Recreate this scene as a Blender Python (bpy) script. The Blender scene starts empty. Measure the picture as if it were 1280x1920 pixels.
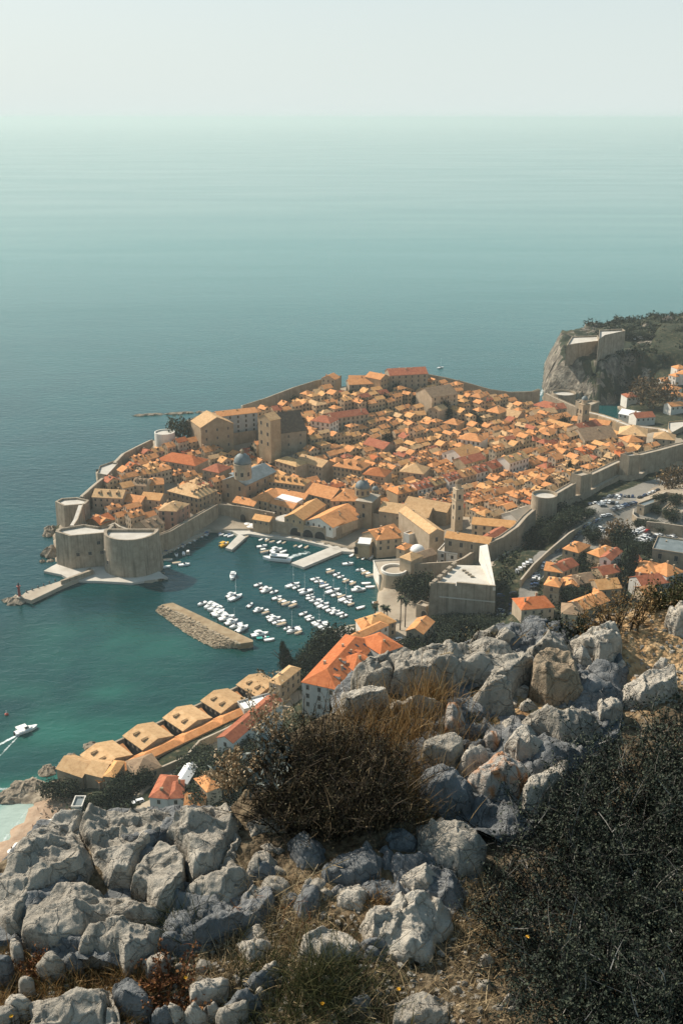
import bpy, bmesh, math, random
import numpy as np
from mathutils import Vector
random.seed(7)
RNG = np.random.default_rng(7)
R = math.radians
SC = bpy.context.scene
COL = SC.collection
# ------------------------------------------------------------------ camera
CAMZ = 240.0
PITCH = R(20.68)
F = 1957.0
cam = bpy.data.cameras.new('camera')
cam.sensor_fit = 'VERTICAL'
cam.sensor_height = 36.0
cam.sensor_width = 24.0
cam.lens = 36.0 * F / 1920.0
cam.clip_start = 0.1
cam.clip_end = 400000.0
camo = bpy.data.objects.new('camera', cam)
camo.location = (0, 0, CAMZ)
camo.rotation_euler = (R(90) - PITCH, 0, 0)
COL.objects.link(camo)
SC.camera = camo
# ------------------------------------------------------------------ world and sun
SUN_EL, SUN_AZ = R(40), R(-54)      # azimuth from +Y (view direction), negative = towards -X
SC.view_settings.view_transform = 'Standard'
SC.view_settings.look = 'None'
SC.view_settings.exposure = 0.36
SC.view_settings.gamma = 1.0
world = bpy.data.worlds.new('World')
SC.world = world
world.use_nodes = True
wn, wl = world.node_tree.nodes, world.node_tree.links
wn.clear()
wo = wn.new('ShaderNodeOutputWorld')
bg = wn.new('ShaderNodeBackground')
sky = wn.new('ShaderNodeTexSky')
sky.sky_type = 'NISHITA'
sky.sun_disc = False
sky.sun_elevation = SUN_EL
sky.sun_rotation = SUN_AZ
sky.altitude = 200
sky.air_density = 1.0
sky.dust_density = 2.5
sky.ozone_density = 1.0
tc = wn.new('ShaderNodeTexCoord')
sep = wn.new('ShaderNodeSeparateXYZ')
mx = wn.new('ShaderNodeMath'); mx.operation = 'MAXIMUM'; mx.inputs[1].default_value = 0.004
cmb = wn.new('ShaderNodeCombineXYZ')
wl.new(tc.outputs['Generated'], sep.inputs[0])
wl.new(sep.outputs['X'], cmb.inputs['X']); wl.new(sep.outputs['Y'], cmb.inputs['Y'])
wl.new(sep.outputs['Z'], mx.inputs[0]); wl.new(mx.outputs[0], cmb.inputs['Z'])
wl.new(cmb.outputs[0], sky.inputs['Vector'])
# thin veil of high overcast: pale, greyish-green, a little brighter low down
vr = wn.new('ShaderNodeMapRange')
vr.inputs['From Min'].default_value = 0.0; vr.inputs['From Max'].default_value = 0.42
vr.inputs['To Min'].default_value = 0.94; vr.inputs['To Max'].default_value = 0.25
wl.new(mx.outputs[0], vr.inputs['Value'])
mixw = wn.new('ShaderNodeMix'); mixw.data_type = 'RGBA'
wl.new(vr.outputs[0], mixw.inputs['Factor'])
wl.new(sky.outputs[0], mixw.inputs['A'])
veil = wn.new('ShaderNodeValToRGB')      # the veil is pale near the horizon and thins to a blue-green higher up
ve = veil.color_ramp.elements
for k, (p_, c_) in enumerate(((0.0, (.700, .782, .768)), (0.09, (.700, .785, .775)), (0.2, (.50, .745, .73)), (0.5, (.28, .52, .54)))):
    if k > 1: ve.new(p_)
    ve[k].position = p_; ve[k].color = (*c_, 1)
vs = wn.new('ShaderNodeVectorMath'); vs.operation = 'SCALE'; vs.inputs['Scale'].default_value = 9.4
wl.new(mx.outputs[0], veil.inputs['Fac']); wl.new(veil.outputs['Color'], vs.inputs[0]); wl.new(vs.outputs[0], mixw.inputs['B'])
wl.new(mixw.outputs['Result'], bg.inputs['Color'])
bg.inputs['Strength'].default_value = 0.092
wl.new(bg.outputs[0], wo.inputs['Surface'])
sun = bpy.data.lights.new('sun', 'SUN')
sun.energy = 5.0
sun.angle = R(0.6)
sun.color = (1.0, 0.90, 0.76)
suno = bpy.data.objects.new('sun', sun)
sd = Vector((math.sin(SUN_AZ) * math.cos(SUN_EL), math.cos(SUN_AZ) * math.cos(SUN_EL), math.sin(SUN_EL)))
suno.rotation_euler = sd.to_track_quat('Z', 'Y').to_euler()
COL.objects.link(suno)
SC.cycles.max_bounces = 6
SC.cycles.volume_bounces = 1
SC.cycles.use_denoising = True
# ------------------------------------------------------------------ reading points off the survey photograph
CP, SP = math.cos(PITCH), math.sin(PITCH)
def ray(u, v):
    a, b = (u - 640) / F, (960 - v) / F
    return Vector((a, CP + b * SP, -SP + b * CP))
def P(u, v, z=0.0):
    d = ray(u, v)
    t = (z - CAMZ) / d.z
    return Vector((d.x * t, d.y * t, z))
def PP(u, v, z):
    """vectorised P -> x, y arrays"""
    a, b = (np.asarray(u, float) - 640) / F, (960 - np.asarray(v, float)) / F
    t = (np.asarray(z, float) - CAMZ) / (-SP + b * CP)
    return a * t, (CP + b * SP) * t
def UV(p):
    d = Vector(p) - Vector((0, 0, CAMZ))
    fw = d.y * CP - d.z * SP
    up = d.y * SP + d.z * CP
    return 640 + F * d.x / fw, 960 - F * up / fw
def crop(x0, y0, s):
    return lambda x, y: (x0 + x / s, y0 + y / s)
c1 = crop(0, 840, 2.977); c2 = crop(280, 900, 2.56); c3 = crop(280, 660, 2.909); c4 = crop(680, 660, 2.909)
c5 = crop(960, 580, 4.0); c6 = crop(640, 900, 3.556); c7 = crop(940, 840, 3.765)
d1 = crop(0, 1220, 2.370); d2 = crop(460, 1130, 2.909); d3 = crop(0, 1480, 2.0); d4 = crop(560, 1480, 1.778); d5 = crop(600, 1100, 1.882)
# ------------------------------------------------------------------ noise
def _h(ix, iy, iz, s):
    n = (ix * 374761393 + iy * 668265263 + iz * 2147483647 + s * 974711) & 0xffffffff
    n = ((n ^ (n >> 13)) * 1274126177) & 0xffffffff
    return ((n ^ (n >> 16)) & 0xffff) / 65535.0
def vnoise(x, y, z=0.0, s=0):
    """value noise -1..1"""
    x, y = np.asarray(x, float), np.asarray(y, float)
    z = np.zeros_like(x) + z
    ix, iy, iz = np.floor(x).astype(np.int64), np.floor(y).astype(np.int64), np.floor(z).astype(np.int64)
    fx, fy, fz = x - ix, y - iy, z - iz
    fx, fy, fz = [t * t * t * (t * (t * 6 - 15) + 10) for t in (fx, fy, fz)]
    def c(a, b, d): return _h(ix + a, iy + b, iz + d, s)
    l = lambda a, b, t: a + (b - a) * t
    r = l(l(l(c(0,0,0), c(1,0,0), fx), l(c(0,1,0), c(1,1,0), fx), fy),
          l(l(c(0,0,1), c(1,0,1), fx), l(c(0,1,1), c(1,1,1), fx), fy), fz)
    return r * 2 - 1
def fbm(x, y, z=0.0, o=4, s=0, g=0.5):
    a, t, f = 1.0, 0.0, 1.0
    for i in range(o):
        t = t + a * vnoise(np.asarray(x) * f + i * 7.3, np.asarray(y) * f - i * 3.1, np.asarray(z) * f, s + i)
        a *= g; f *= 2.03
    return t
def ridged(x, y, z=0.0, o=4, s=0):
    a, t, f = 1.0, 0.0, 1.0
    for i in range(o):
        t = t + a * (1 - np.abs(vnoise(np.asarray(x) * f + i * 5.7, np.asarray(y) * f + i * 2.9, np.asarray(z) * f, s + i))) ** 2
        a *= 0.5; f *= 2.1
    return t
def worley(x, y, s=0, second=False):
    x, y = np.asarray(x, float), np.asarray(y, float)
    ix, iy = np.floor(x).astype(np.int64), np.floor(y).astype(np.int64)
    d1_ = np.full(x.shape, 9.0); d2_ = np.full(x.shape, 9.0); cid = np.zeros(x.shape)
    for a in (-1, 0, 1):
        for b in (-1, 0, 1):
            px = ix + a + _h(ix + a, iy + b, 0, s); py = iy + b + _h(ix + a, iy + b, 1, s)
            d = np.hypot(px - x, py - y)
            c = _h(ix + a, iy + b, 2, s)
            m = d < d1_
            d2_ = np.where(m, d1_, np.minimum(d2_, d)); cid = np.where(m, c, cid)
            d1_ = np.where(m, d, d1_)
    return d1_, d2_, cid
# ------------------------------------------------------------------ objects
def tag(o, label=None, cat=None, group=None, kind=None):
    if label: o['label'] = label
    if cat: o['category'] = cat
    if group: o['group'] = group
    if kind: o['kind'] = kind
    return o
def empty(name, loc=(0, 0, 0), rz=0, label=None, cat=None, group=None):
    o = bpy.data.objects.new(name, None)
    o.location = loc; o.rotation_euler = (0, 0, rz)
    o.empty_display_size = 0.1
    COL.objects.link(o)
    return tag(o, label, cat, group)
def link(name, me, parent=None, loc=None):
    o = bpy.data.objects.new(name, me)
    COL.objects.link(o)
    if parent is not None: o.parent = parent
    if loc is not None: o.location = loc
    return o
def copy_tree(o, parent=None):
    c = o.copy(); COL.objects.link(c); c.parent = parent
    for ch in list(o.children): copy_tree(ch, c)
    return c
def npmesh(name, V, Fq, mats=(), mi=None, smooth=False):
    """mesh from numpy verts and an (n,k) face array, or from a list of faces"""
    me = bpy.data.meshes.new(name)
    if isinstance(Fq, np.ndarray):
        V = np.asarray(V, np.float32)
        n, k = Fq.shape
        me.vertices.add(len(V)); me.vertices.foreach_set('co', V.ravel())
        me.loops.add(n * k); me.loops.foreach_set('vertex_index', Fq.astype(np.int32).ravel())
        me.polygons.add(n)
        me.polygons.foreach_set('loop_start', (np.arange(n) * k).astype(np.int32))
        try: me.polygons.foreach_set('loop_total', np.full(n, k, np.int32))
        except Exception: pass
    else:
        me.from_pydata([tuple(v) for v in V], [], Fq)
    for m in mats: me.materials.append(m)
    if mi is not None: me.polygons.foreach_set('material_index', np.asarray(mi, np.int32))
    if smooth: me.polygons.foreach_set('use_smooth', np.ones(len(me.polygons), bool))
    me.update(calc_edges=True)
    return me
class MB:
    """collects polygons into one mesh"""
    def __init__(s): s.v = []; s.f = []; s.m = []
    def poly(s, pts, m=0):
        b = len(s.v); s.v += [tuple(p) for p in pts]; s.f.append(list(range(b, b + len(pts)))); s.m.append(m)
    def box(s, x0, x1, y0, y1, z0, z1, m=0, top=None):
        s.prism([(x0, y0), (x1, y0), (x1, y1), (x0, y1)], z0, z1, m, top)
    def prism(s, xy, z0, z1, m=0, top=None, xy2=None):
        """solid from a plan outline (either winding); xy2 = outline at the top"""
        xy = [tuple(p)[:2] for p in xy]
        xy2 = [tuple(p)[:2] for p in xy2] if xy2 else xy
        ar = sum(xy[i][0] * xy[(i + 1) % len(xy)][1] - xy[(i + 1) % len(xy)][0] * xy[i][1] for i in range(len(xy)))
        if ar < 0: xy = xy[::-1]; xy2 = xy2[::-1]
        n = len(xy); b = len(s.v)
        z1l = z1 if isinstance(z1, (list, tuple)) else [z1] * n
        if ar < 0 and isinstance(z1, (list, tuple)): z1l = list(z1)[::-1]
        s.v += [(x, y, z0) for x, y in xy] + [(x, y, z) for (x, y), z in zip(xy2, z1l)]
        for i in range(n):
            j = (i + 1) % n
            s.f.append([b + i, b + j, b + n + j, b + n + i]); s.m.append(m)
        s.f.append([b + n + i for i in range(n)]); s.m.append(m if top is None else top)
        s.f.append([b + i for i in range(n)][::-1]); s.m.append(m)
    def obox(s, c, ax, ay, az, m=0):
        """oriented box: centre and three half axes"""
        c, ax, ay, az = map(Vector, (c, ax, ay, az)); b = len(s.v)
        for k in (-1, 1):
            for (i, j) in ((-1, -1), (1, -1), (1, 1), (-1, 1)): s.v.append(tuple(c + ax * i + ay * j + az * k))
        for q in ((3, 2, 1, 0), (4, 5, 6, 7), (0, 1, 5, 4), (1, 2, 6, 5), (2, 3, 7, 6), (3, 0, 4, 7)):
            s.f.append([b + i for i in q]); s.m.append(m)
    def tube(s, pts, rad, n=6, m=0):
        pts = [Vector(p) for p in pts]
        rad = rad if isinstance(rad, (list, tuple)) else [rad] * len(pts)
        b = len(s.v)
        for i, p in enumerate(pts):
            t = (pts[min(i + 1, len(pts) - 1)] - pts[max(i - 1, 0)]).normalized()
            a = t.cross(Vector((0.31, 0.22, 0.92))).normalized(); c = t.cross(a)
            for k in range(n):
                w = 2 * math.pi * k / n
                s.v.append(tuple(p + (a * math.cos(w) + c * math.sin(w)) * rad[i]))
        for i in range(len(pts) - 1):
            for k in range(n):
                q = b + i * n
                s.f.append([q + k, q + (k + 1) % n, q + n + (k + 1) % n, q + n + k]); s.m.append(m)
        s.f.append([b + k for k in range(n)][::-1]); s.m.append(m)
        s.f.append([b + (len(pts) - 1) * n + k for k in range(n)]); s.m.append(m)
    def lathe(s, prof, c=(0, 0, 0), n=20, m=0, cap=True):
        b = len(s.v); c = Vector(c)
        for r, z in prof:
            for k in range(n):
                w = 2 * math.pi * k / n
                s.v.append((c.x + r * math.cos(w), c.y + r * math.sin(w), c.z + z))
        for i in range(len(prof) - 1):
            for k in range(n):
                q = b + i * n
                s.f.append([q + k, q + (k + 1) % n, q + n + (k + 1) % n, q + n + k]); s.m.append(m)
        if cap:
            s.f.append([b + k for k in range(n)][::-1]); s.m.append(m)
            s.f.append([b + (len(prof) - 1) * n + k for k in range(n)]); s.m.append(m)
    def mesh(s, name, mats, smooth=False):
        return npmesh(name, s.v, s.f, mats, s.m, smooth)
    def build(s, name, mats, parent=None, smooth=False, loc=None):
        return link(name, s.mesh(name, mats if isinstance(mats, (list, tuple)) else [mats], smooth), parent, loc)
# ------------------------------------------------------------------ materials
def newmat(name):
    m = bpy.data.materials.new(name); m.use_nodes = True
    n = m.node_tree.nodes
    return m, n, m.node_tree.links, n['Principled BSDF']
def ramp(n, stops):
    r = n.new('ShaderNodeValToRGB'); e = r.color_ramp.elements
    while len(e) < len(stops): e.new(0.5)
    for k, (p, c) in zip(e, stops): k.position = p; k.color = (*c, 1)
    return r
def noisemat(name, stops, scale=1.0, rough=0.85, detail=6, bump=0.0, bscale=None, rand=0.0, bdist=0.05, coord='Object', spec=0.3, rstops=None, scale2=None):
    """noise-coloured matte material; rand shifts brightness per object; rstops picks a base colour per object"""
    m, n, l, b = newmat(name)
    t = n.new('ShaderNodeTexCoord')
    no = n.new('ShaderNodeTexNoise'); no.inputs['Scale'].default_value = scale; no.inputs['Detail'].default_value = detail
    no.inputs['Roughness'].default_value = 0.65
    l.new(t.outputs[coord], no.inputs['Vector'])
    r = ramp(n, stops); l.new(no.outputs['Fac'], r.inputs['Fac'])
    col = r.outputs['Color']
    oi = n.new('ShaderNodeObjectInfo')
    if rstops:
        r2 = ramp(n, rstops); r2.color_ramp.interpolation = 'CONSTANT'
        l.new(oi.outputs['Random'], r2.inputs['Fac'])
        mu = n.new('ShaderNodeMix'); mu.data_type = 'RGBA'; mu.blend_type = 'MULTIPLY'; mu.inputs['Factor'].default_value = 1
        l.new(col, mu.inputs['A']); l.new(r2.outputs['Color'], mu.inputs['B']); col = mu.outputs['Result']
    if rand:
        mr = n.new('ShaderNodeMapRange'); mr.inputs['To Min'].default_value = 1 - rand; mr.inputs['To Max'].default_value = 1 + rand
        mo = n.new('ShaderNodeMath'); mo.operation = 'FRACT'
        mm = n.new('ShaderNodeMath'); mm.operation = 'MULTIPLY'; mm.inputs[1].default_value = 37.7
        l.new(oi.outputs['Random'], mm.inputs[0]); l.new(mm.outputs[0], mo.inputs[0]); l.new(mo.outputs[0], mr.inputs['Value'])
        mu = n.new('ShaderNodeVectorMath'); mu.operation = 'SCALE'
        l.new(col, mu.inputs[0]); l.new(mr.outputs[0], mu.inputs['Scale']); col = mu.outputs[0]
    l.new(col, b.inputs['Base Color'])
    b.inputs['Roughness'].default_value = rough
    b.inputs['Specular IOR Level'].default_value = spec
    if bump:
        nb = n.new('ShaderNodeTexNoise'); nb.inputs['Scale'].default_value = bscale or scale * 4; nb.inputs['Detail'].default_value = 5
        l.new(t.outputs[coord], nb.inputs['Vector'])
        bp = n.new('ShaderNodeBump'); bp.inputs['Strength'].default_value = bump; bp.inputs['Distance'].default_value = bdist
        l.new(nb.outputs['Fac'], bp.inputs['Height']); l.new(bp.outputs[0], b.inputs['Normal'])
    return m
def plain(name, c, rough=0.6, metal=0.0):
    m, n, l, b = newmat(name)
    b.inputs['Base Color'].default_value = (*c, 1); b.inputs['Roughness'].default_value = rough; b.inputs['Metallic'].default_value = metal
    return m
def q(cr, *xy): return [cr(*p) for p in xy]
# ------------------------------------------------------------------ plan geometry
def poly_sd(px, py, poly):
    """signed distance (positive inside) and nearest boundary point, for arrays of points"""
    px, py = np.asarray(px, float), np.asarray(py, float)
    best = np.full(px.shape, 1e18); bx = np.zeros(px.shape); by = np.zeros(px.shape)
    ins = np.zeros(px.shape, bool)
    n = len(poly)
    for i in range(n):
        x0, y0 = poly[i][:2]; x1, y1 = poly[(i + 1) % n][:2]
        dx, dy = x1 - x0, y1 - y0
        t = np.clip(((px - x0) * dx + (py - y0) * dy) / (dx * dx + dy * dy + 1e-12), 0, 1)
        qx, qy = x0 + t * dx, y0 + t * dy
        d = (px - qx) ** 2 + (py - qy) ** 2
        m = d < best
        best = np.where(m, d, best); bx = np.where(m, qx, bx); by = np.where(m, qy, by)
        c = ((y0 > py) != (y1 > py)) & (px < (x1 - x0) * (py - y0) / ((y1 - y0) if y1 != y0 else 1e-12) + x0)
        ins ^= c
    return np.where(ins, 1, -1) * np.sqrt(best), bx, by
def inside(x, y, poly): return bool(poly_sd(np.array([x]), np.array([y]), poly)[0][0] > 0)
def PL(pts, z=0.0): return [tuple(P(u, v, z))[:2] for u, v in pts]
# ------------------------------------------------------------------ terrain
LZ_A, LZ_B = P(*crop(80, 1260, 4.923)(130, 870), 9), P(*d1(1140, 113), 9)
_e = (LZ_B - LZ_A).normalized(); _n = Vector((_e.y, -_e.x, 0))
def LZ(t, s): return tuple(LZ_A + (LZ_B - LZ_A) * t + _n * s)[:2]
COAST_PX = [(-260,1900),(-60,1660),(0,1581),(30,1545),(52,1518),(60,1506),(30,1508),(8,1500),(2,1490),(30,1478),(60,1466),(88,1456),
  LZ(-0.04,-3), LZ(0.3,-2), LZ(0.6,-2), LZ(1.0,-2), LZ(1.1,-3), (580,1226),(612,1207),(618,1185),(650,1172),(700,1160),(706,1150),(704,1130),(712,1112),(702,1085),(700,1076),
  (740,1064),(756,1050),(752,1040),(735,1038),(700,1040),(668,1033),(655,1032),(560,1013),(490,1001),(468,996),(398,996),(392,994),(345,1015),(300,1040),(312,1084),(290,1090),(190,1090),(168,1082),(120,1076),(104,1050),
  (100,1010),(98,985),(103,962,10),(120,940,16),(148,925,20),(172,902,22),(180,890,24),(178,866,24),(215,858,24),(233,846,26),(260,832,27),(281,820,27),(283,800,30),(310,794,30),(335,798,30),(352,786,38),(372,776,40),(455,756,38),(500,741,40),(552,721,41),(590,708,42),(640,697,43),(720,690,48),(800,690,48),(806,701,34),(838,707,31),(872,715,28),(924,729,22),(960,734,17),(1000,732,16),(1014,729,18),
  (1020,742),(1042,752),(1062,762),(1085,775),(1120,790),(1150,800),(1180,800),(1162,785),(1160,765),(1170,752),(1185,735),(1200,700),(1240,640),(1300,612),(1600,600),(2600,700),(2600,1900)]
COAST = [(c if abs(c[1]) < 600 and len(c) == 2 and c in [LZ(-0.04,-3), LZ(0.3,-2), LZ(0.6,-2), LZ(1.0,-2), LZ(1.1,-3)] else tuple(P(c[0], c[1], c[2] if len(c) > 2 else 1.0))[:2]) for c in COAST_PX]
CTRL = [(305,1078,1),(280,1088,1),(240,1088,1),(190,1084,1),(140,1074,1),(112,1050,1),(103,1015,2),(200,1000,6),(280,985,6),(330,960,7),(170,955,9),(250,900,15),(215,885,20),(350,870,13),(400,905,8),(425,962,4),(330,840,20),(300,815,20),(480,905,5),(520,930,4),(600,900,4),
  (560,830,17),(650,760,26),(500,790,25),(420,800,22),(370,810,22),(700,720,32),(790,720,30),(640,722,31),(850,760,20),(820,715,24),(900,740,16),(760,820,12),(700,860,6),(850,850,6),(950,800,8),(1000,770,7),(1090,810,8),(745,935,4),(1100,830,5),
  (900,920,8),(1000,890,13),(1050,870,17),(1150,850,19),(1200,835,20),(1260,825,20),(800,960,6),(850,1000,9),(960,985,15),(900,1010,11),(640,1005,2.2),(560,1005,2.0),(450,985,2.0),(400,985,2.0),(470,960,3),(700,1020,2.2),(720,1000,2.5),(745,1030,2.2),
  (790,1050,5),(730,1080,2),(720,1140,3),(700,1160,3),(760,1150,4.5),(780,1120,4),(860,1170,7),(940,1160,11),(950,1090,15),(980,1090,24),(1000,1040,25),(1080,975,27),(1120,950,28),(1150,940,28),(1280,925,32),(1000,1000,15),(1030,975,16),(1060,960,18),(960,1040,13),
  (1090,945,22),(1180,918,25),(1240,905,26),(1150,985,23),(1250,1000,24),(1080,1060,26),(1130,1100,30),(1200,1080,31),(1270,1060,33),(1010,1150,29),(1050,1120,28),
  (780,1200,9),(700,1200,8),(650,1215,8),(740,1215,9),(620,1300,14),(680,1280,14),(560,1290,9),(520,1300,7),(500,1290,4),(440,1310,3.5),(380,1345,3.5),(300,1380,3.5),(230,1415,3.5),(180,1440,3.5),(440,1370,8.5),(380,1405,8.5),(340,1430,8.5),(300,1470,10),(330,1500,17),(220,1480,6),(150,1465,4),(60,1490,2),(100,1500,4),(40,1560,1.3),(0,1620,1.3),(100,1530,3),(180,1510,9),(440,1420,18),(400,1470,22),
  (108,1445,2.5),(1040,752,4),(1060,768,5),(1100,790,7),(1150,770,4),(1200,760,8),(1210,730,14),(1270,700,24),(1240,650,38),(1280,620,42),(1400,640,44),(1500,800,40),(1500,1000,48),(1600,1200,60),(1000,1200,30),(1200,1160,42),(-200,1750,12)]
_cx, _cy = PP([c[0] for c in CTRL], [c[1] for c in CTRL], [c[2] for c in CTRL])
_cz = np.array([c[2] for c in CTRL], float)
def terrain(x, y):
    """height of the land (not of the sea bed)"""
    x, y = np.atleast_1d(np.asarray(x, float)), np.atleast_1d(np.asarray(y, float))
    sh = x.shape; x, y = x.ravel(), y.ravel()
    out = np.zeros(x.shape)
    for s in range(0, len(x), 20000):
        d2 = (x[s:s+20000, None] - _cx) ** 2 + (y[s:s+20000, None] - _cy) ** 2 + 30.0
        w = d2 ** -1.8
        out[s:s+20000] = (w * _cz).sum(1) / w.sum(1)
    hill = 225 - 0.95 * (np.maximum(y, 0) + 0.1 * np.abs(x))
    hill = np.where(y < 0, 225 + 0.3 * -y, hill)
    k = np.maximum(hill - out, 0)
    return (out + k).reshape(sh)
def tz(x, y): return float(terrain([x], [y])[0])
def G(u, v, h=0.0):
    """point seen at (u, v) that stands h above the terrain"""
    z = 15.0
    for _ in range(14):
        p = P(u, v, z); z = 0.5 * z + 0.5 * (min(tz(p.x, p.y), 70) + h)
    return P(u, v, z)
def PG(pts, h=0.0): return [G(u, v, h) for u, v in pts]
M = {}
M['paving_old'] = noisemat('paving', [(0.3, (0.25, 0.20, 0.145)), (0.55, (0.33, 0.275, 0.205)), (0.8, (0.40, 0.345, 0.27))], 0.08, 0.9, 8)
M['scrub'] = noisemat('scrub', [(0.32, (0.012, 0.018, 0.012)), (0.5, (0.03, 0.04, 0.02)), (0.62, (0.07, 0.06, 0.032)), (0.8, (0.16, 0.13, 0.08))], 0.11, 0.95, 9, bump=0.8, bscale=0.5, bdist=1.0)
M['sand'] = noisemat('sand', [(0.35, (0.24, 0.155, 0.10)), (0.55, (0.32, 0.22, 0.15)), (0.75, (0.38, 0.28, 0.20))], 0.3, 0.95, 8)
M['asphalt'] = noisemat('asphalt', [(0.35, (0.17, 0.16, 0.14)), (0.6, (0.23, 0.215, 0.19)), (0.8, (0.28, 0.265, 0.235))], 0.15, 0.9, 8)
M['coastrock'] = noisemat('coastrock', [(0.3, (0.06, 0.05, 0.04)), (0.48, (0.2, 0.165, 0.12)), (0.65, (0.35, 0.29, 0.215)), (0.8, (0.42, 0.36, 0.28))], 0.25, 0.9, 9, bump=1.0, bscale=0.6, bdist=1.0)
Z_SCRUB = [PL(q, 12) for q in (
  [(935,1190),(932,1060),(925,1040),(975,1005),(1010,970),(1050,950),(1090,930),(1110,940),(1085,968),(1040,1000),(1000,1035),(975,1070),(960,1100)],
  [(1165,900),(1280,870),(1280,895),(1200,915)], [(380,1420),(420,1395),(500,1360),(560,1330),(600,1345),(640,1260),(760,1225),(800,1170),(930,1165),(960,1240),(800,1500),(300,1560),(360,1470)],
  [(540,1265),(580,1228),(640,1190),(640,1215),(600,1240),(560,1275)], [(1165,760),(1200,690),(1215,640),(1300,600),(1500,600),(1500,720),(1290,690),(1250,715),(1240,760),(1180,770)],
  [(100,1500),(210,1480),(260,1500),(240,1530),(140,1525)], [(800,1150),(940,1150),(940,1185),(800,1180)])]
Z_SAND = [PL(q, 2) for q in ([(-260,1900),(0,1570),(60,1500),(128,1500),(160,1520),(100,1700),(-100,1900)],)]
Z_ROCK = [PL(q, 2) for q in ([(0,1480),(60,1455),(110,1430),(125,1480),(128,1502),(60,1506),(0,1510)],[(995,735),(1060,740),(1090,770),(1140,800),(1120,800),(1060,775),(1020,765)], [(1160,700),(1200,690),(1215,750),(1150,780)])]
Z_ROAD = [PL(q, 26) for q in ([(975,1160),(965,1110),(1000,1040),(1080,965),(1130,930),(1200,905),(1290,880),(1290,895),(1220,915),(1185,945),(1290,972),(1290,1010),(1190,1025),(1130,1030),(1090,1010),(1045,1040),(1010,1080),(1000,1160)],)]
Z_PAVE = [PL(q_, z_) for q_, z_ in (([(690,1215),(700,1170),(800,1150),(800,1170),(780,1215),(740,1230)], 7), ([(200,1470),(300,1440),(440,1365),(560,1290),(570,1310),(450,1385),(330,1450),(260,1495),(200,1500)], 9), ([(240,1500),(330,1480),(340,1520),(240,1530)], 14),
  ([(1130,960),(1290,975),(1290,880),(1200,905)], 29))]
TOWN_W = None
def land_mat():
    m, n, l, b = newmat('land')
    t = n.new('ShaderNodeTexCoord')
    def noise(sc, det=8):
        k = n.new('ShaderNodeTexNoise'); k.inputs['Scale'].default_value = sc; k.inputs['Detail'].default_value = det; k.inputs['Roughness'].default_value = .65
        l.new(t.outputs['Object'], k.inputs['Vector']); return k
    n1, n2, n3 = noise(.09), noise(.35, 9), noise(.03, 6)
    def col(stops, src):
        r = ramp(n, stops); l.new(src.outputs['Fac'], r.inputs['Fac']); return r.outputs[0]
    cur = col([(0.3, (0.25, 0.20, 0.145)), (0.55, (0.33, 0.275, 0.205)), (0.8, (0.40, 0.345, 0.27))], n1)
    def over(attr, stops, src, soft=.12):
        nonlocal cur
        a = n.new('ShaderNodeAttribute'); a.attribute_name = attr
        s_ = n.new('ShaderNodeMath'); s_.operation = 'MULTIPLY_ADD'; s_.inputs[1].default_value = .5
        l.new(n2.outputs['Fac'], s_.inputs[0]); l.new(a.outputs['Fac'], s_.inputs[2])
        mr = n.new('ShaderNodeMapRange'); mr.inputs['From Min'].default_value = .75 - soft; mr.inputs['From Max'].default_value = .75 + soft
        l.new(s_.outputs[0], mr.inputs['Value'])
        x = n.new('ShaderNodeMix'); x.data_type = 'RGBA'; l.new(mr.outputs[0], x.inputs['Factor']); l.new(cur, x.inputs['A']); l.new(col(stops, src), x.inputs['B']); cur = x.outputs['Result']
    over('scrub', [(0.34, (0.014, 0.02, 0.012)), (0.5, (0.03, 0.038, 0.02)), (0.6, (0.07, 0.06, 0.033)), (0.72, (0.19, 0.155, 0.10))], n2)
    over('sand', [(0.35, (0.27, 0.185, 0.125)), (0.55, (0.36, 0.26, 0.18)), (0.75, (0.42, 0.325, 0.24))], n2, .06)
    over('road', [(0.35, (0.19, 0.178, 0.155)), (0.6, (0.25, 0.235, 0.205)), (0.8, (0.30, 0.285, 0.25))], n1, .05)
    over('rock', [(0.33, (0.06, 0.05, 0.04)), (0.48, (0.22, 0.18, 0.13)), (0.62, (0.38, 0.32, 0.24))], n2)
    l.new(cur, b.inputs['Base Color']); b.inputs['Roughness'].default_value = .95; b.inputs['Specular IOR Level'].default_value = .15
    bp = n.new('ShaderNodeBump'); bp.inputs['Strength'].default_value = .7; bp.inputs['Distance'].default_value = .8
    l.new(n2.outputs['Fac'], bp.inputs['Height']); l.new(bp.outputs[0], b.inputs['Normal'])
    return m
TOWN_PX = [(100,990,5),(150,925,20),(178,866,24),(233,846,26),(283,800,30),(352,786,38),(455,756,38),(640,697,43),(800,690,46),(872,715,28),(1014,729,18),(1090,780,8),(1165,800,8),(1300,835,20),(1200,862,30),(1110,893,30),(1038,938,28),(985,990,22),(925,1030,16),(925,1060,16),(800,1150,5),(790,1180,6),(700,1160,3),(690,1050,2),(400,1000,2),(300,1040,1),(300,1100,1),(100,1100,1)]
TOWN = [tuple(P(u, v, z))[:2] for u, v, z in TOWN_PX]
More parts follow.
